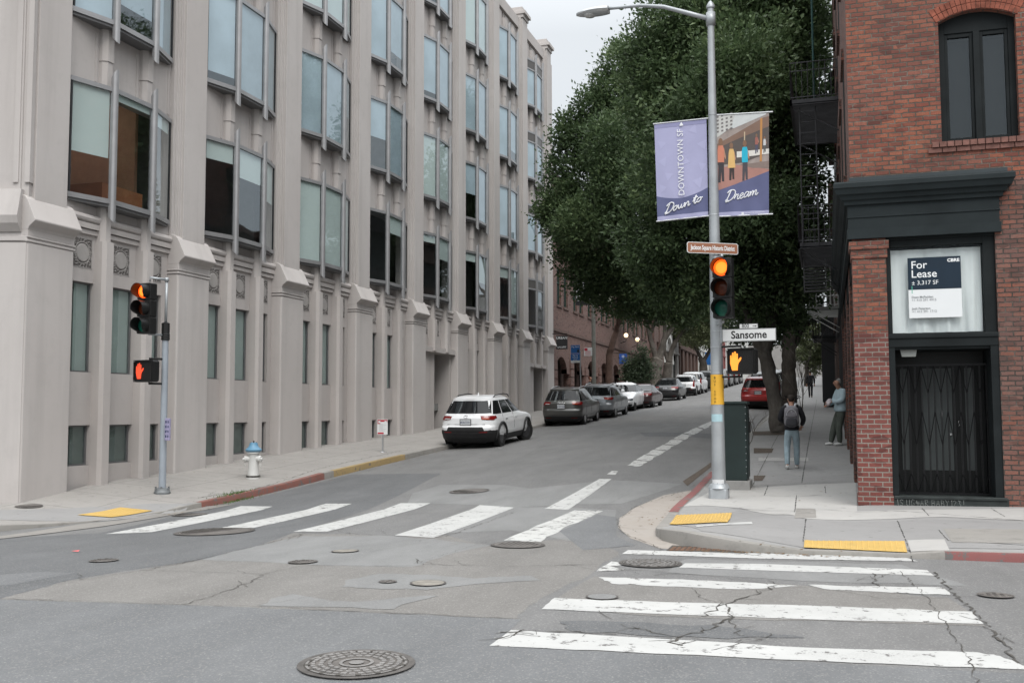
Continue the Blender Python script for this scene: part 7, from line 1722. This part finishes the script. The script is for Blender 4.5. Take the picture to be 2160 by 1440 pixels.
    if plate:
        yp = tab(S['yr'], .9 if kind != 'sedan' else .75) - .02; zp = .86 if kind != 'sedan' else .72
        b = MB(); b.box(-.165, .165, yp - .012, yp, zp - .082, zp + .082); p_ = b.build('license_plate', PLT, o, local=True)
        t_ = text_obj(plate, .10, plain('plate_ink', (.04, .05, .12), .6), frame_M((0, yp - .014, zp - .01), (1, 0, 0), (0, 0, 1)), parent=None, sx=.85, ext=.001); t_.parent = p_
        b = MB(); b.box(-.185, .185, yp - .008, yp + .004, zp - .1, zp - .084); b.box(-.185, .185, yp - .008, yp + .004, zp + .084, zp + .1); b.box(-.185, -.167, yp - .008, yp + .004, zp - .084, zp + .084); b.box(.167, .185, yp - .008, yp + .004, zp - .084, zp + .084); b.build('plate_frame', PLA, p_, local=True)
    # lower bumpers
    if clad: quad('rear_bumper_lip', 'rear', [(-.62, hb - .02), (.62, hb - .02), (.56, hb + .11), (-.56, hb + .11)], PLA, .022, None, 16, 3)
    for s in (-1, 1):
        quad('reflector', 'rear', [(s * .45, hb - .07), (s * .70, hb - .07), (s * .70, hb - .04), (s * .45, hb - .045)], TLR, .02, None, 4, 1)
        f_ = 'right' if s > 0 else 'left'
        quad('sill_trim', f_, [(S['wy'][0] + .42, .23), (S['wy'][1] - .42, .23), (S['wy'][1] - .42, .42 if clad else .32), (S['wy'][0] + .42, .42 if clad else .32)], PLA, .012, None, 10, 3)
        if clad:
            b = MB(); r = S['wr'] + .075
            for wy in S['wy']:
                pts = [(surf(f_, wy + math.cos(t_) * r, max(.26, S['wr'] + math.sin(t_) * r), .0)) for t_ in [rad(-12) + rad(204) * i / 20 for i in range(21)]]; b.tube(pts, .05, 8)
            b.build('arch_trim', PLA, o, local=True, smooth=True)
        # door seams and handles
        b = MB(); yb0, yf0 = S['side'][0][0], S['side'][0][1]
        for yy in (yb0 + (yf0 - yb0) * .24, yb0 + (yf0 - yb0) * .585, yf0 + .02):
            b.tube([surf(f_, yy, z, .0015) for z in [.42, .6, .8, z0 - .05, z0 + .02]], .005, 4)
        b.tube([surf(f_, yy, .34 + .08, .0015) for yy in (yb0 + .8, 0, yf0)], .004, 4); b.build('door_seam', PLA, o, local=True)
        for yy in (yb0 + (yf0 - yb0) * .34, yb0 + (yf0 - yb0) * .66):
            p_ = surf(f_, yy, z0 - .13, .02); b = MB(); b.box(p_.x - .012, p_.x + .012, yy - .09, yy + .09, z0 - .145, z0 - .115); b.build('door_handle', paint, o, local=True, bevel=.006)
        # mirror
        pm_ = surf(f_, S['side'][0][1] - .18, z0 + .08, 0); b = MB(); b.lathe([(.001, -.10), (.06, -.085), (.085, -.03), (.09, .05), (.085, .06)], (pm_.x + s * .15, pm_.y, pm_.z + .02), 14, axis='x'); b.v = [(pm_.x + s * .13 + (v[0] - pm_.x - s * .15) * 1.0, v[1], v[2]) for v in b.v]; b.box(pm_.x, pm_.x + s * .1, pm_.y - .02, pm_.y + .02, pm_.z - .02, pm_.z + .01) if s > 0 else b.box(pm_.x - .1, pm_.x, pm_.y - .02, pm_.y + .02, pm_.z - .02, pm_.z + .01)
        b.build('mirror', [paint, PLA], o, local=True, smooth=40)
        if rail:
            zr_ = H - .055; xr = tab(S['w'], H - .07) * 1.0; b = MB(); b.tube([(s * xr, -1.35, zr_ - .02), (s * xr, -1.15, zr_ + .045), (s * xr, -.3, zr_ + .07), (s * xr, .1, zr_ + .035), (s * (xr), .25, zr_ - .04)], .018, 6); b.build('roof_rail', rail, o, local=True, smooth=True)
    # gate seam, wiper, badge
    b = MB(); b.tube([surf('rear', a, zl_ - .16, .003) for a in (-.62, -.3, 0, .3, .62)], .006, 4)
    if detail:
        b.tube([surf('rear', a, wz0 + .015 + abs(a) * .03, .02) for a in (-.02, .12, .3)], .009, 5); b.tube([surf('rear', a, hb + .01, .016) for a in (-.8, -.4, 0, .4, .8)], .006, 4)
    b.build('seam', PLA, o, local=True)
    if badge:
        zb_ = z0 - .04; b = MB()
        if badge == 'oval': b.tube([surf('rear', .07 * math.cos(t_), zb_ + .042 * math.sin(t_), .012) for t_ in [i * .45 for i in range(15)]], .007, 5); b.tube([surf('rear', .026 * math.cos(t_), zb_ + .042 * math.sin(t_), .014) for t_ in [i * .45 for i in range(15)]], .005, 5)
        else:
            for k in range(4): b.tube([surf('rear', -.12 + k * .08 + .045 * math.cos(t_), zb_ + .045 * math.sin(t_), .012) for t_ in [i * .5 for i in range(14)]], .007, 5)
        b.build('badge', CHR, o, local=True)
    if detail: b = MB(); b.lathe([(.001, .0), (.03, .0), (.015, .08), (.0, .1)], (0, -1.0, H - .02), 8); b.build('antenna', paint, o, local=True)
    wr = S['wr']
    for wy in S['wy']:
        for s in (-1, 1):
            cx_ = s * (W - .125); b = MB(); b.lathe([(wr * .62, -.10), (wr * .94, -.105), (wr, -.085), (wr, .085), (wr * .94, .105), (wr * .62, .10), (wr * .60, .06), (wr * .60, -.06)], (0, 0, 0), 32, axis='x')
            w_o = b.build('wheel', TYR, o, local=True, smooth=40); w_o.location = (cx_, wy, wr); w_o.rotation_euler = (0, 0, (-steer if wy > 0 else 0))
            b = MB(); b.lathe([(wr * .60, .05), (wr * .64, .085), (wr * .60, .09)], (0, 0, 0), 32, axis='x'); b.lathe([(.001, .0), (.001, .075), (.05, .075), (.06, .04)], (0, 0, 0), 16, axis='x')
            for k in range(5):
                a_ = k * 2 * math.pi / 5
                for da in (-.12, .12):
                    p = [(.06, .03 * (1 if da > 0 else -1) * .5, .0)]
                    b.tube([(.065, .04 * math.cos(a_ + da), .04 * math.sin(a_ + da)), (.075, wr * .60 * math.cos(a_ + da * 1.7), wr * .60 * math.sin(a_ + da * 1.7))], .020, 5)
            b2 = MB(); b2.v = [(v[0] * s, v[1], v[2]) for v in b.v]; b2.f = b.f if s > 0 else [f[::-1] for f in b.f]; b2.m = b.m; b2.build('rim', rim, w_o, local=True, smooth=40)
            b = MB(); b.lathe([(.001, .0), (wr * .59, .0), (wr * .59, .02), (.001, .02)], (s * .01, 0, 0), 24, axis='x'); b.build('hub_back', PLA, w_o, local=True)
    b = MB(); b.box(-.62, .62, -2.0, 2.0, .24, .5); b.box(-.55, .55, -1.9, -1.2, .17, .3); b.build('underbody', PLA, o, local=True)
    return o
def park(px, py, dx=.80, dy=1.37):        # rear right tyre contact seen in the photograph -> car centre on the road
    g = G(px, py); x, y = g.x - dx, g.y + dy; z = (gz(x - .7, y) + gz(x + .7, y)) / 2; return Vector((x, y, z)), math.atan2(gz(x, y + 1.4) - gz(x, y - 1.4), 2.8)
WHI = carpaint('white_paint', (.80, .81, .82)); GRY = carpaint('graphite_paint', (.075, .075, .07), .5, .32); SIL = carpaint('silver_paint', (.30, .32, .34), .6, .32); BLA = carpaint('black_paint', (.012, .012, .013)); MAR = carpaint('dark_red_paint', (.045, .02, .022)); REDP = carpaint('red_paint', (.40, .018, .018)); DGR = carpaint('dark_grey_paint', (.035, .037, .036), .3)
SILR = plain('silver_rail', (.55, .56, .57), .3, .7)
p, a = park(1053, 941, .84, 1.45); rv = car('white crossover with black bumper cladding, nearest car in the left row', 'suv', WHI, p, .0, a, '8EAC231', PLA, True, RIMD, steer=.42, badge='oval'); rv.scale = (1.05, 1.05, 1.02)
p, a = park(1229, 895, .8, 1.4); car('grey crossover with silver roof rails, second in the left row', 'suv', GRY, p, .02, a, '8YDT342', SILR, False, RIM, badge='rings')
p, a = park(1296, 880, .82, 1.4); car('silver crossover behind the grey one in the left row', 'suv', SIL, p, 0, a, '7KLM205', SILR, False, RIM)
p, a = park(1337, 866, .82, 1.4); o = car('white rounded car parked facing downhill, fourth in the left row', 'cross', WHI, p, math.pi, -a, None, None, False, RIMD)
p, a = park(1377, 859, .8, 1.4); car('dark low sedan with red tail lights, fifth in the left row', 'sedan', MAR, p, 0, a, None, None, False, RIMD, lights='low', detail=False)
p, a = park(1432, 843.5, .82, 1.4); car('black crossover with white plate, sixth in the left row', 'cross', BLA, p, 0, a, '9ABT610', None, False, RIMD, lights='low', detail=False)
p, a = park(1467, 834, .82, 1.4); car('white crossover with roof rails, seventh in the left row', 'suv', WHI, p, 0, a, '8JKP114', SILR, True, RIM, lights='vert', detail=False)
p, a = park(1482, 829.5, .85, 1.4); car('tall boxy white car just behind the seventh car uphill', 'van', WHI, p, 0, a, None, None, False, RIM, lights='vert', detail=False)
p, a = park(1512, 823, .82, 1.4); far0 = car('dark green pickup sized car half hidden by the light pole', 'van', DGR, p, 0, a, None, None, False, RIM, lights='vert', detail=False)
FARL = ['black car in the uphill row right of the light pole, nearest of the far ones', 'second far dark car in the uphill row right of the light pole', 'third far car in the uphill row right of the light pole', 'farthest dark car at the top of the left row']
for i, lb_ in enumerate(FARL):
    c = copy_tree(far0); c['label'] = lb_; y = p.y + 6.4 * (i + 1); x = p.x; c.location = (x, y, (gz(x - .7, y) + gz(x + .7, y)) / 2)
# right-hand side of the street
g = G(1606, 861); x = -3.45; y = g.y + 1.0
rc_ = car('red hatchback seen between the utility cabinet and the ficus trunk', 'suv', REDP, Vector((x, y, gz(x, y))), 0, math.atan2(gz(x, y + 1.4) - gz(x, y - 1.4), 2.8), '6XRT908', SILR, False, RIM)
for i in range(3):
    c = copy_tree(far0); c['label'] = ('dark car parked ahead of the red hatchback on the right', 'second dark car ahead of the red hatchback on the right', 'third dark car ahead of the red hatchback on the right')[i]; yy = y + 6.3 * (i + 1); c.location = (-3.5, yy, gz(-3.5, yy))
# ------------------------------------------------------------------ people
SKIN = plain('skin', (.42, .23, .16), .6, 0, .06, 8); HAIRD = plain('dark_hair', (.03, .022, .018), .8, 0, .3, 20, .5, 80); HAIRG = plain('grey_hair', (.28, .27, .26), .8, 0, .3, 25, .5, 80)
def skin_mesh(name, V, Ed, R, mat, parent, sub=2, root=0):
    me = bpy.data.meshes.new(name); me.from_pydata([tuple(v) for v in V], Ed, []); o = bpy.data.objects.new(name, me); COL.objects.link(o)
    md = o.modifiers.new('s', 'SKIN'); md.use_smooth_shade = True; md.branch_smoothing = .4; sb = o.modifiers.new('u', 'SUBSURF'); sb.levels = sub; sb.render_levels = sub
    if not me.skin_vertices: bpy.context.view_layer.objects.active = o; me.update()
    sv = me.skin_vertices[0].data
    for i, r in enumerate(R): sv[i].radius = r if isinstance(r, tuple) else (r, r); sv[i].use_root = (i == root)
    dg = bpy.context.evaluated_depsgraph_get(); dg.update(); m2 = bpy.data.meshes.new_from_object(o.evaluated_get(dg)); o.modifiers.clear(); o.data = m2; bpy.data.meshes.remove(me)
    m2.name = name; m2.materials.clear(); m2.materials.append(mat); o.parent = parent; return o
def person(label, pos, yaw, J, top, legs, shoe, hair, scale=1.0, hair_long=False, jacket_r=1.0, group=None, leg_r=1.0):
    o = empty('person', tuple(pos), label, 'person', group); o.rotation_euler = (0, 0, yaw); o.scale = (scale,) * 3
    j = {k: Vector(v) for k, v in J.items()}
    V, R, E = [], [], []
    def add(p, r, fr=None):
        V.append(Vector(p)); R.append(r)
        if fr is not None: E.append((fr, len(V) - 1))
        return len(V) - 1
    pel = add(j['pelvis'], (.09, .08)); ch = add(j['pelvis'].lerp(j['chest'], .55), (.10, .08), pel); c2 = add(j['chest'], (.12, .085), ch); nk = add(j['neck'], .055, c2); hb_ = add(j['head'] + Vector((0, 0, -.075)), (.062, .068), nk); hc = add(j['head'], (.076, .092), hb_); ht_ = add(j['head'] + Vector((0, 0, .075)), (.062, .075), hc)
    fdir = Vector(J.get('face', (0, 1, 0))).normalized(); sdir = Vector((fdir.y, -fdir.x, 0))
    n_ = add(j['head'] + fdir * .102 + Vector((0, 0, -.012)), .011, hc)
    for s in (-1, 1): add(j['head'] + sdir * s * .083 + Vector((0, 0, -.005)), .012, hc)
    for s in ('l', 'r'):
        sh = add(j['sh' + s], .058, c2); el = add(j['el' + s], .042, sh); wr_ = add(j['wr' + s], .027, el); d = (j['wr' + s] - j['el' + s]).normalized(); pm_ = add(j['wr' + s] + d * .05, (.034, .02), wr_)
        side = d.cross(Vector((0, 0, 1))); side = side.normalized() if side.length > .1 else Vector((0, 1, 0)); side2 = side
        for k in range(4):
            o_ = side2 * (k - 1.5) * .020; ln = (.055, .065, .06, .045)[k]; a1 = add(V[pm_] + d * .045 + o_, .0095, pm_); a2 = add(V[a1] + d * ln * .55 + Vector((0, 0, -.008)), .0088, a1); add(V[a2] + d * ln * .4 + Vector((0, 0, -.016)), .008, a2)
        t1 = add(V[wr_].lerp(V[pm_], .7) + side2 * .045, .0105, pm_); add(V[t1] + d * .035 + side2 * .01, .009, t1)
        hp = add(j['hip' + s], .062, pel); kn = add(j['kn' + s], .053, hp); an = add(j['an' + s], .038, kn); tf = Vector(J.get('foot', (0, 1, 0))).normalized(); he = add(j['an' + s] + Vector((0, 0, -.045)) - tf * .02, .036, an); add(j['an' + s] + tf * .13 + Vector((0, 0, -.06)), (.035, .024), he)
    skin_mesh('body', V, E, R, SKIN, o, 2)
    # clothing shells
    V, R, E = [], [], []
    k = jacket_r; tq = add(j['pelvis'] + Vector((0, 0, -.10)), (.168 * k, .135 * k)); t0 = add(j['pelvis'] + Vector((0, 0, .0)), (.168 * k, .132 * k), tq); t1 = add(j['pelvis'].lerp(j['chest'], .5), (.158 * k, .120 * k), t0); t2 = add(j['chest'], (.172 * k, .125 * k), t1); add(j['neck'] + Vector((0, 0, -.03)), (.072, .068), t2)
    for s in ('l', 'r'):
        a_ = add(j['sh' + s], .076 * k, t2); b_ = add(j['el' + s], .060 * k, a_); add(j['el' + s].lerp(j['wr' + s], .92), .042 * k, b_)
    skin_mesh('jacket', V, E, R, top, o, 2)
    V, R, E = [], [], []
    p0 = add(j['pelvis'] + Vector((0, 0, .03)), (.150, .112)); p1 = add(j['pelvis'] + Vector((0, 0, -.07)), (.148, .112), p0)
    for s in ('l', 'r'):
        a_ = add(j['hip' + s] + Vector((0, 0, -.10)), .092 * leg_r, p1); b_ = add(j['kn' + s], .070 * leg_r, a_); c_ = add(j['kn' + s].lerp(j['an' + s], .6), .064 * leg_r, b_); add(j['an' + s] + Vector((0, 0, -.025)), .058, c_)
    skin_mesh('trousers', V, E, R, legs, o, 2)
    tf = Vector(J.get('foot', (0, 1, 0))).normalized()
    for s in ('l', 'r'):
        a_ = j['an' + s]; skin_mesh('shoe', [a_ + Vector((0, 0, -.035)) - tf * .045, a_ + tf * .05 + Vector((0, 0, -.045)), a_ + tf * .16 + Vector((0, 0, -.055))], [(0, 1), (1, 2)], [(.046, .05), (.046, .045), (.042, .032)], shoe, o, 2)
    h = j['head']
    V = [h + Vector((0, 0, .085)) - fdir * .0, h + Vector((0, 0, .05)) - fdir * .045, h + Vector((0, 0, -.0)) - fdir * .05, h + Vector((0, 0, -.05)) - fdir * .045]; skin_mesh('hair', V, [(0, 1), (1, 2), (2, 3)], [(.066, .07), (.080, .078), (.078, .068), (.055, .05)], hair, o, 2)
    for s in (-1, 1):
        b = MB(); c = h + fdir * .084 + sdir * s * .03 + Vector((0, 0, .012)); b.lathe([(.001, -.009), (.008, -.005), (.010, 0), (.008, .005), (.001, .009)], tuple(c), 8); b.build('eye', BLK, o, local=True)
    b = MB(); c = h + fdir * .088 + Vector((0, 0, -.045)); b.tube([c - sdir * .022, c + fdir * .004, c + sdir * .022], .005, 5); b.build('mouth', plain('lips', (.30, .12, .10), .6), o, local=True)
    return o
base = dict(pelvis=(0, 0, .95), chest=(0, .02, 1.28), neck=(0, .03, 1.46), head=(0, .06, 1.61), shl=(-.18, .02, 1.40), shr=(.18, .02, 1.40), ell=(-.27, -.02, 1.13), elr=(.27, -.02, 1.13), wrl=(-.20, .16, .98), wrr=(.20, .16, .98),
            hipl=(-.09, 0, .90), hipr=(.09, 0, .90), knl=(-.11, .04, .50), knr=(.11, .02, .50), anl=(-.12, .0, .085), anr=(.12, .0, .085))
# walker with the grey backpack
g = G(1672, 988); J = dict(base); J.update(head=(0, .10, 1.585), anl=(-.115, -.14, .10), knl=(-.11, .03, .50), anr=(.10, .16, .085), knr=(.10, .12, .50), wrl=(-.14, .26, 1.06), wrr=(.22, .16, .98), ell=(-.265, .02, 1.13), elr=(.27, -.01, 1.12))
JK = plain('black_jacket', (.012, .012, .015), .75, 0, .3, 6, .4, 20); JE = plain('pale_jeans', (.30, .38, .42), .85, 0, .18, 7, .5, 22); SHW = plain('white_shoe', (.62, .62, .60), .6)
hp_ = (988 - 832) * fwd(g) / FPX
wk = person('person in black jacket and pale jeans walking uphill with a grey backpack', g, .04, J, JK, JE, SHW, HAIRD, hp_ / 1.70, jacket_r=1.12, leg_r=1.08)
bp = empty('backpack', (0, 0, 0), 'grey backpack with light straps on the back of the walking person', 'backpack'); bp.location = g; bp.rotation_euler = (0, 0, .04); bp.scale = (hp_ / 1.70,) * 3
BPG = plain('backpack_grey', (.18, .172, .185), .8, 0, .2, 8, .3, 40); BPD = plain('backpack_dark', (.045, .045, .05), .8, 0, .2, 8); BPL = plain('strap_grey', (.38, .38, .39), .8)
def pillow(w, h, d, c, n=10):
    b = MB(); k = 8
    for i in range(n + 1):
        for j in range(2 * k):
            v = -1 + 2 * i / n; a_ = 2 * math.pi * j / (2 * k); s = (1 - abs(v) ** 4) ** .25 if abs(v) < 1 else 0
            x = math.copysign(abs(math.cos(a_)) ** .6, math.cos(a_)); y = math.copysign(abs(math.sin(a_)) ** .7, math.sin(a_))
            b.v.append((c[0] + w * x * (.3 + .7 * s) * (1 - .08 * v), c[1] + d * y * (.3 + .7 * s), c[2] + h * v))
    m = 2 * k; b.f = [(i * m + j, i * m + (j + 1) % m, (i + 1) * m + (j + 1) % m, (i + 1) * m + j) for i in range(n) for j in range(m)] + [tuple(range(m))[::-1], tuple(n * m + j for j in range(m))]; b.m = [0] * len(b.f); return b
pillow(.165, .245, .115, (0, -.20, 1.20)).build('bag', BPG, bp, smooth=60, local=True); pillow(.125, .10, .05, (0, -.295, 1.07)).build('front_pocket', BPD, bp, smooth=60, local=True); pillow(.12, .06, .04, (0, -.295, 1.24)).build('top_pocket', BPG, bp, smooth=60, local=True)
b = MB(); b.tube([(.11 * math.cos(t_), -.318 + .0, 1.22 + .14 * math.sin(t_)) for t_ in [i * math.pi / 10 for i in range(11)]], .008, 5); b.build('zip', BPL, bp, local=True)
for s in (-1, 1): b = MB(); b.tube([(s * .06, -.17, 1.40), (s * .10, -.06, 1.475), (s * .135, .06, 1.455), (s * .14, .13, 1.33)], .032, 6); b.build('strap', BPL, bp, smooth=True, local=True)
b = MB(); b.box(-.02, .02, -.335, -.328, 1.30, 1.325); b.build('label_patch', BPL, bp, local=True)
# man leaning on the wall
g = G(1767, 939); SH_ = plain('denim_shirt', (.40, .50, .54), .85, 0, .15, 8, .4, 22); OL = plain('olive_trousers', (.075, .085, .072), .85, 0, .15, 8, .4, 20)
J = dict(pelvis=(.0, -.10, .93), chest=(0, -.13, 1.26), neck=(0, -.09, 1.44), head=(0, -.02, 1.60), shl=(-.17, -.12, 1.39), shr=(.17, -.12, 1.39), ell=(-.23, -.06, 1.13), elr=(.23, -.04, 1.13), wrl=(-.08, .19, 1.10), wrr=(.07, .20, 1.04),
         hipl=(-.09, -.08, .88), hipr=(.09, -.08, .88), knl=(-.10, .0, .48), knr=(.10, .03, .48), anl=(-.10, -.02, .085), anr=(.11, .13, .085))
hm = (939 - 800) * fwd(g) / FPX
ln_ = person('grey-haired person in a pale denim shirt leaning on the brick wall', g, rad(112), J, SH_, OL, SHW, HAIRG, hm / 1.68, jacket_r=1.34, leg_r=1.3)
bgd = empty('plush_bundle', tuple(g), 'white and pink crumpled bundle held in the arms of the leaning person', 'bundle'); bgd.rotation_euler = (0, 0, rad(112)); bgd.scale = ln_.scale
skin_mesh('cloth', [Vector((-.1, .16, 1.20)), Vector((-.02, .22, 1.14)), Vector((.06, .24, 1.05)), Vector((.08, .22, .96)), Vector((-.14, .26, 1.02))], [(0, 1), (1, 2), (2, 3), (1, 4)], [.06, .075, .06, .04, .05], plain('pink_white_cloth', (.60, .54, .55), .9, 0, .25, 14, .5, 30), bgd)
# distant walker in black, head behind the silver car
g = G(1710, 838); J = dict(base); J.update(wrl=(-.24, .02, .86), wrr=(.24, .05, .86), ell=(-.25, -.02, 1.14), elr=(.25, -.02, 1.14), anl=(-.07, .1, .085), anr=(.07, -.08, .085), knl=(-.08, .06, .5), knr=(.08, .02, .5))
ft = person('far person dressed all in black on the shaded right pavement', g, 0, J, JK, JK, plain('black_shoe', (.02, .02, .02), .6), HAIRD, (838 - 782) * fwd(g) / FPX / 1.70, jacket_r=1.15)
p = onX(1243, 812, -13.4); z = gz(p.x, p.y); RJ = plain('dark_coat', (.03, .028, .03), .8)
ht_ = (onX(1243, 795, -13.4).z - z); person('person with reddish hair passing behind the silver car on the left pavement', Vector((p.x, p.y, z)), rad(-75), dict(base), RJ, RJ, plain('black_shoe2', (.02, .02, .02), .6), plain('red_hair', (.12, .04, .025), .8), min(1.1, max(.95, ht_ / 1.68)))
# ------------------------------------------------------------------ bicycles behind the ficus trunk
def bike(label, x, y):
    z = gz(x, y); o = empty('bicycle', (x, y, z), label, 'bicycle', 'hire bicycles in the rack behind the ficus'); o.rotation_euler = (0, 0, .1)
    GRB = bpy.data.materials.get('bike_green') or plain('bike_green', (.02, .10, .05), .4)
    for wy in (-.52, .52):
        b = MB(); b.tube([(0, wy + .33 * math.cos(t_), .34 + .33 * math.sin(t_)) for t_ in [i * math.pi / 14 for i in range(29)]], .02, 6)
        for k in range(8): b.tube([(0, wy, .34), (0, wy + .32 * math.cos(k * .785), .34 + .32 * math.sin(k * .785))], .003, 3)
        b.build('wheel', TYR, o, local=True)
        b = MB(); b.tube([(0, wy + .365 * math.cos(t_), .34 + .365 * math.sin(t_)) for t_ in [.3 + i * .25 for i in range(11)]], .03, 6); b.build('mudguard', GRB, o, local=True)
    b = MB(); b.tube([(0, -.52, .34), (0, -.05, .32), (0, .38, .72), (0, .42, .95)], .03, 8); b.tube([(0, -.05, .32), (0, -.2, .82)], .02, 8); b.tube([(0, -.52, .34), (0, -.18, .7)], .015, 6); b.tube([(0, .38, .72), (0, .52, .34)], .02, 8); b.build('frame', GRB, o, local=True)
    b = MB(); b.tube([(-.28, .3, 1.06), (-.1, .4, 1.02), (.1, .4, 1.02), (.28, .3, 1.06)], .014, 6); b.build('handlebar', BLK, o, local=True)
    b = MB(); b.lathe([(.001, 0), (.08, .01), (.09, .04), (.05, .07), (.001, .075)], (0, -.22, .83), 12); b.build('saddle', BLK, o, local=True)
    return o
for i, (dx, dy) in enumerate(((.0, 1.6), (.08, 3.0), (.0, 4.4))): bike(('green hire bicycle just behind the ficus trunk', 'second green hire bicycle behind the ficus trunk', 'third green hire bicycle behind the ficus trunk')[i], tb.x + .35 + dx, tb.y + dy)
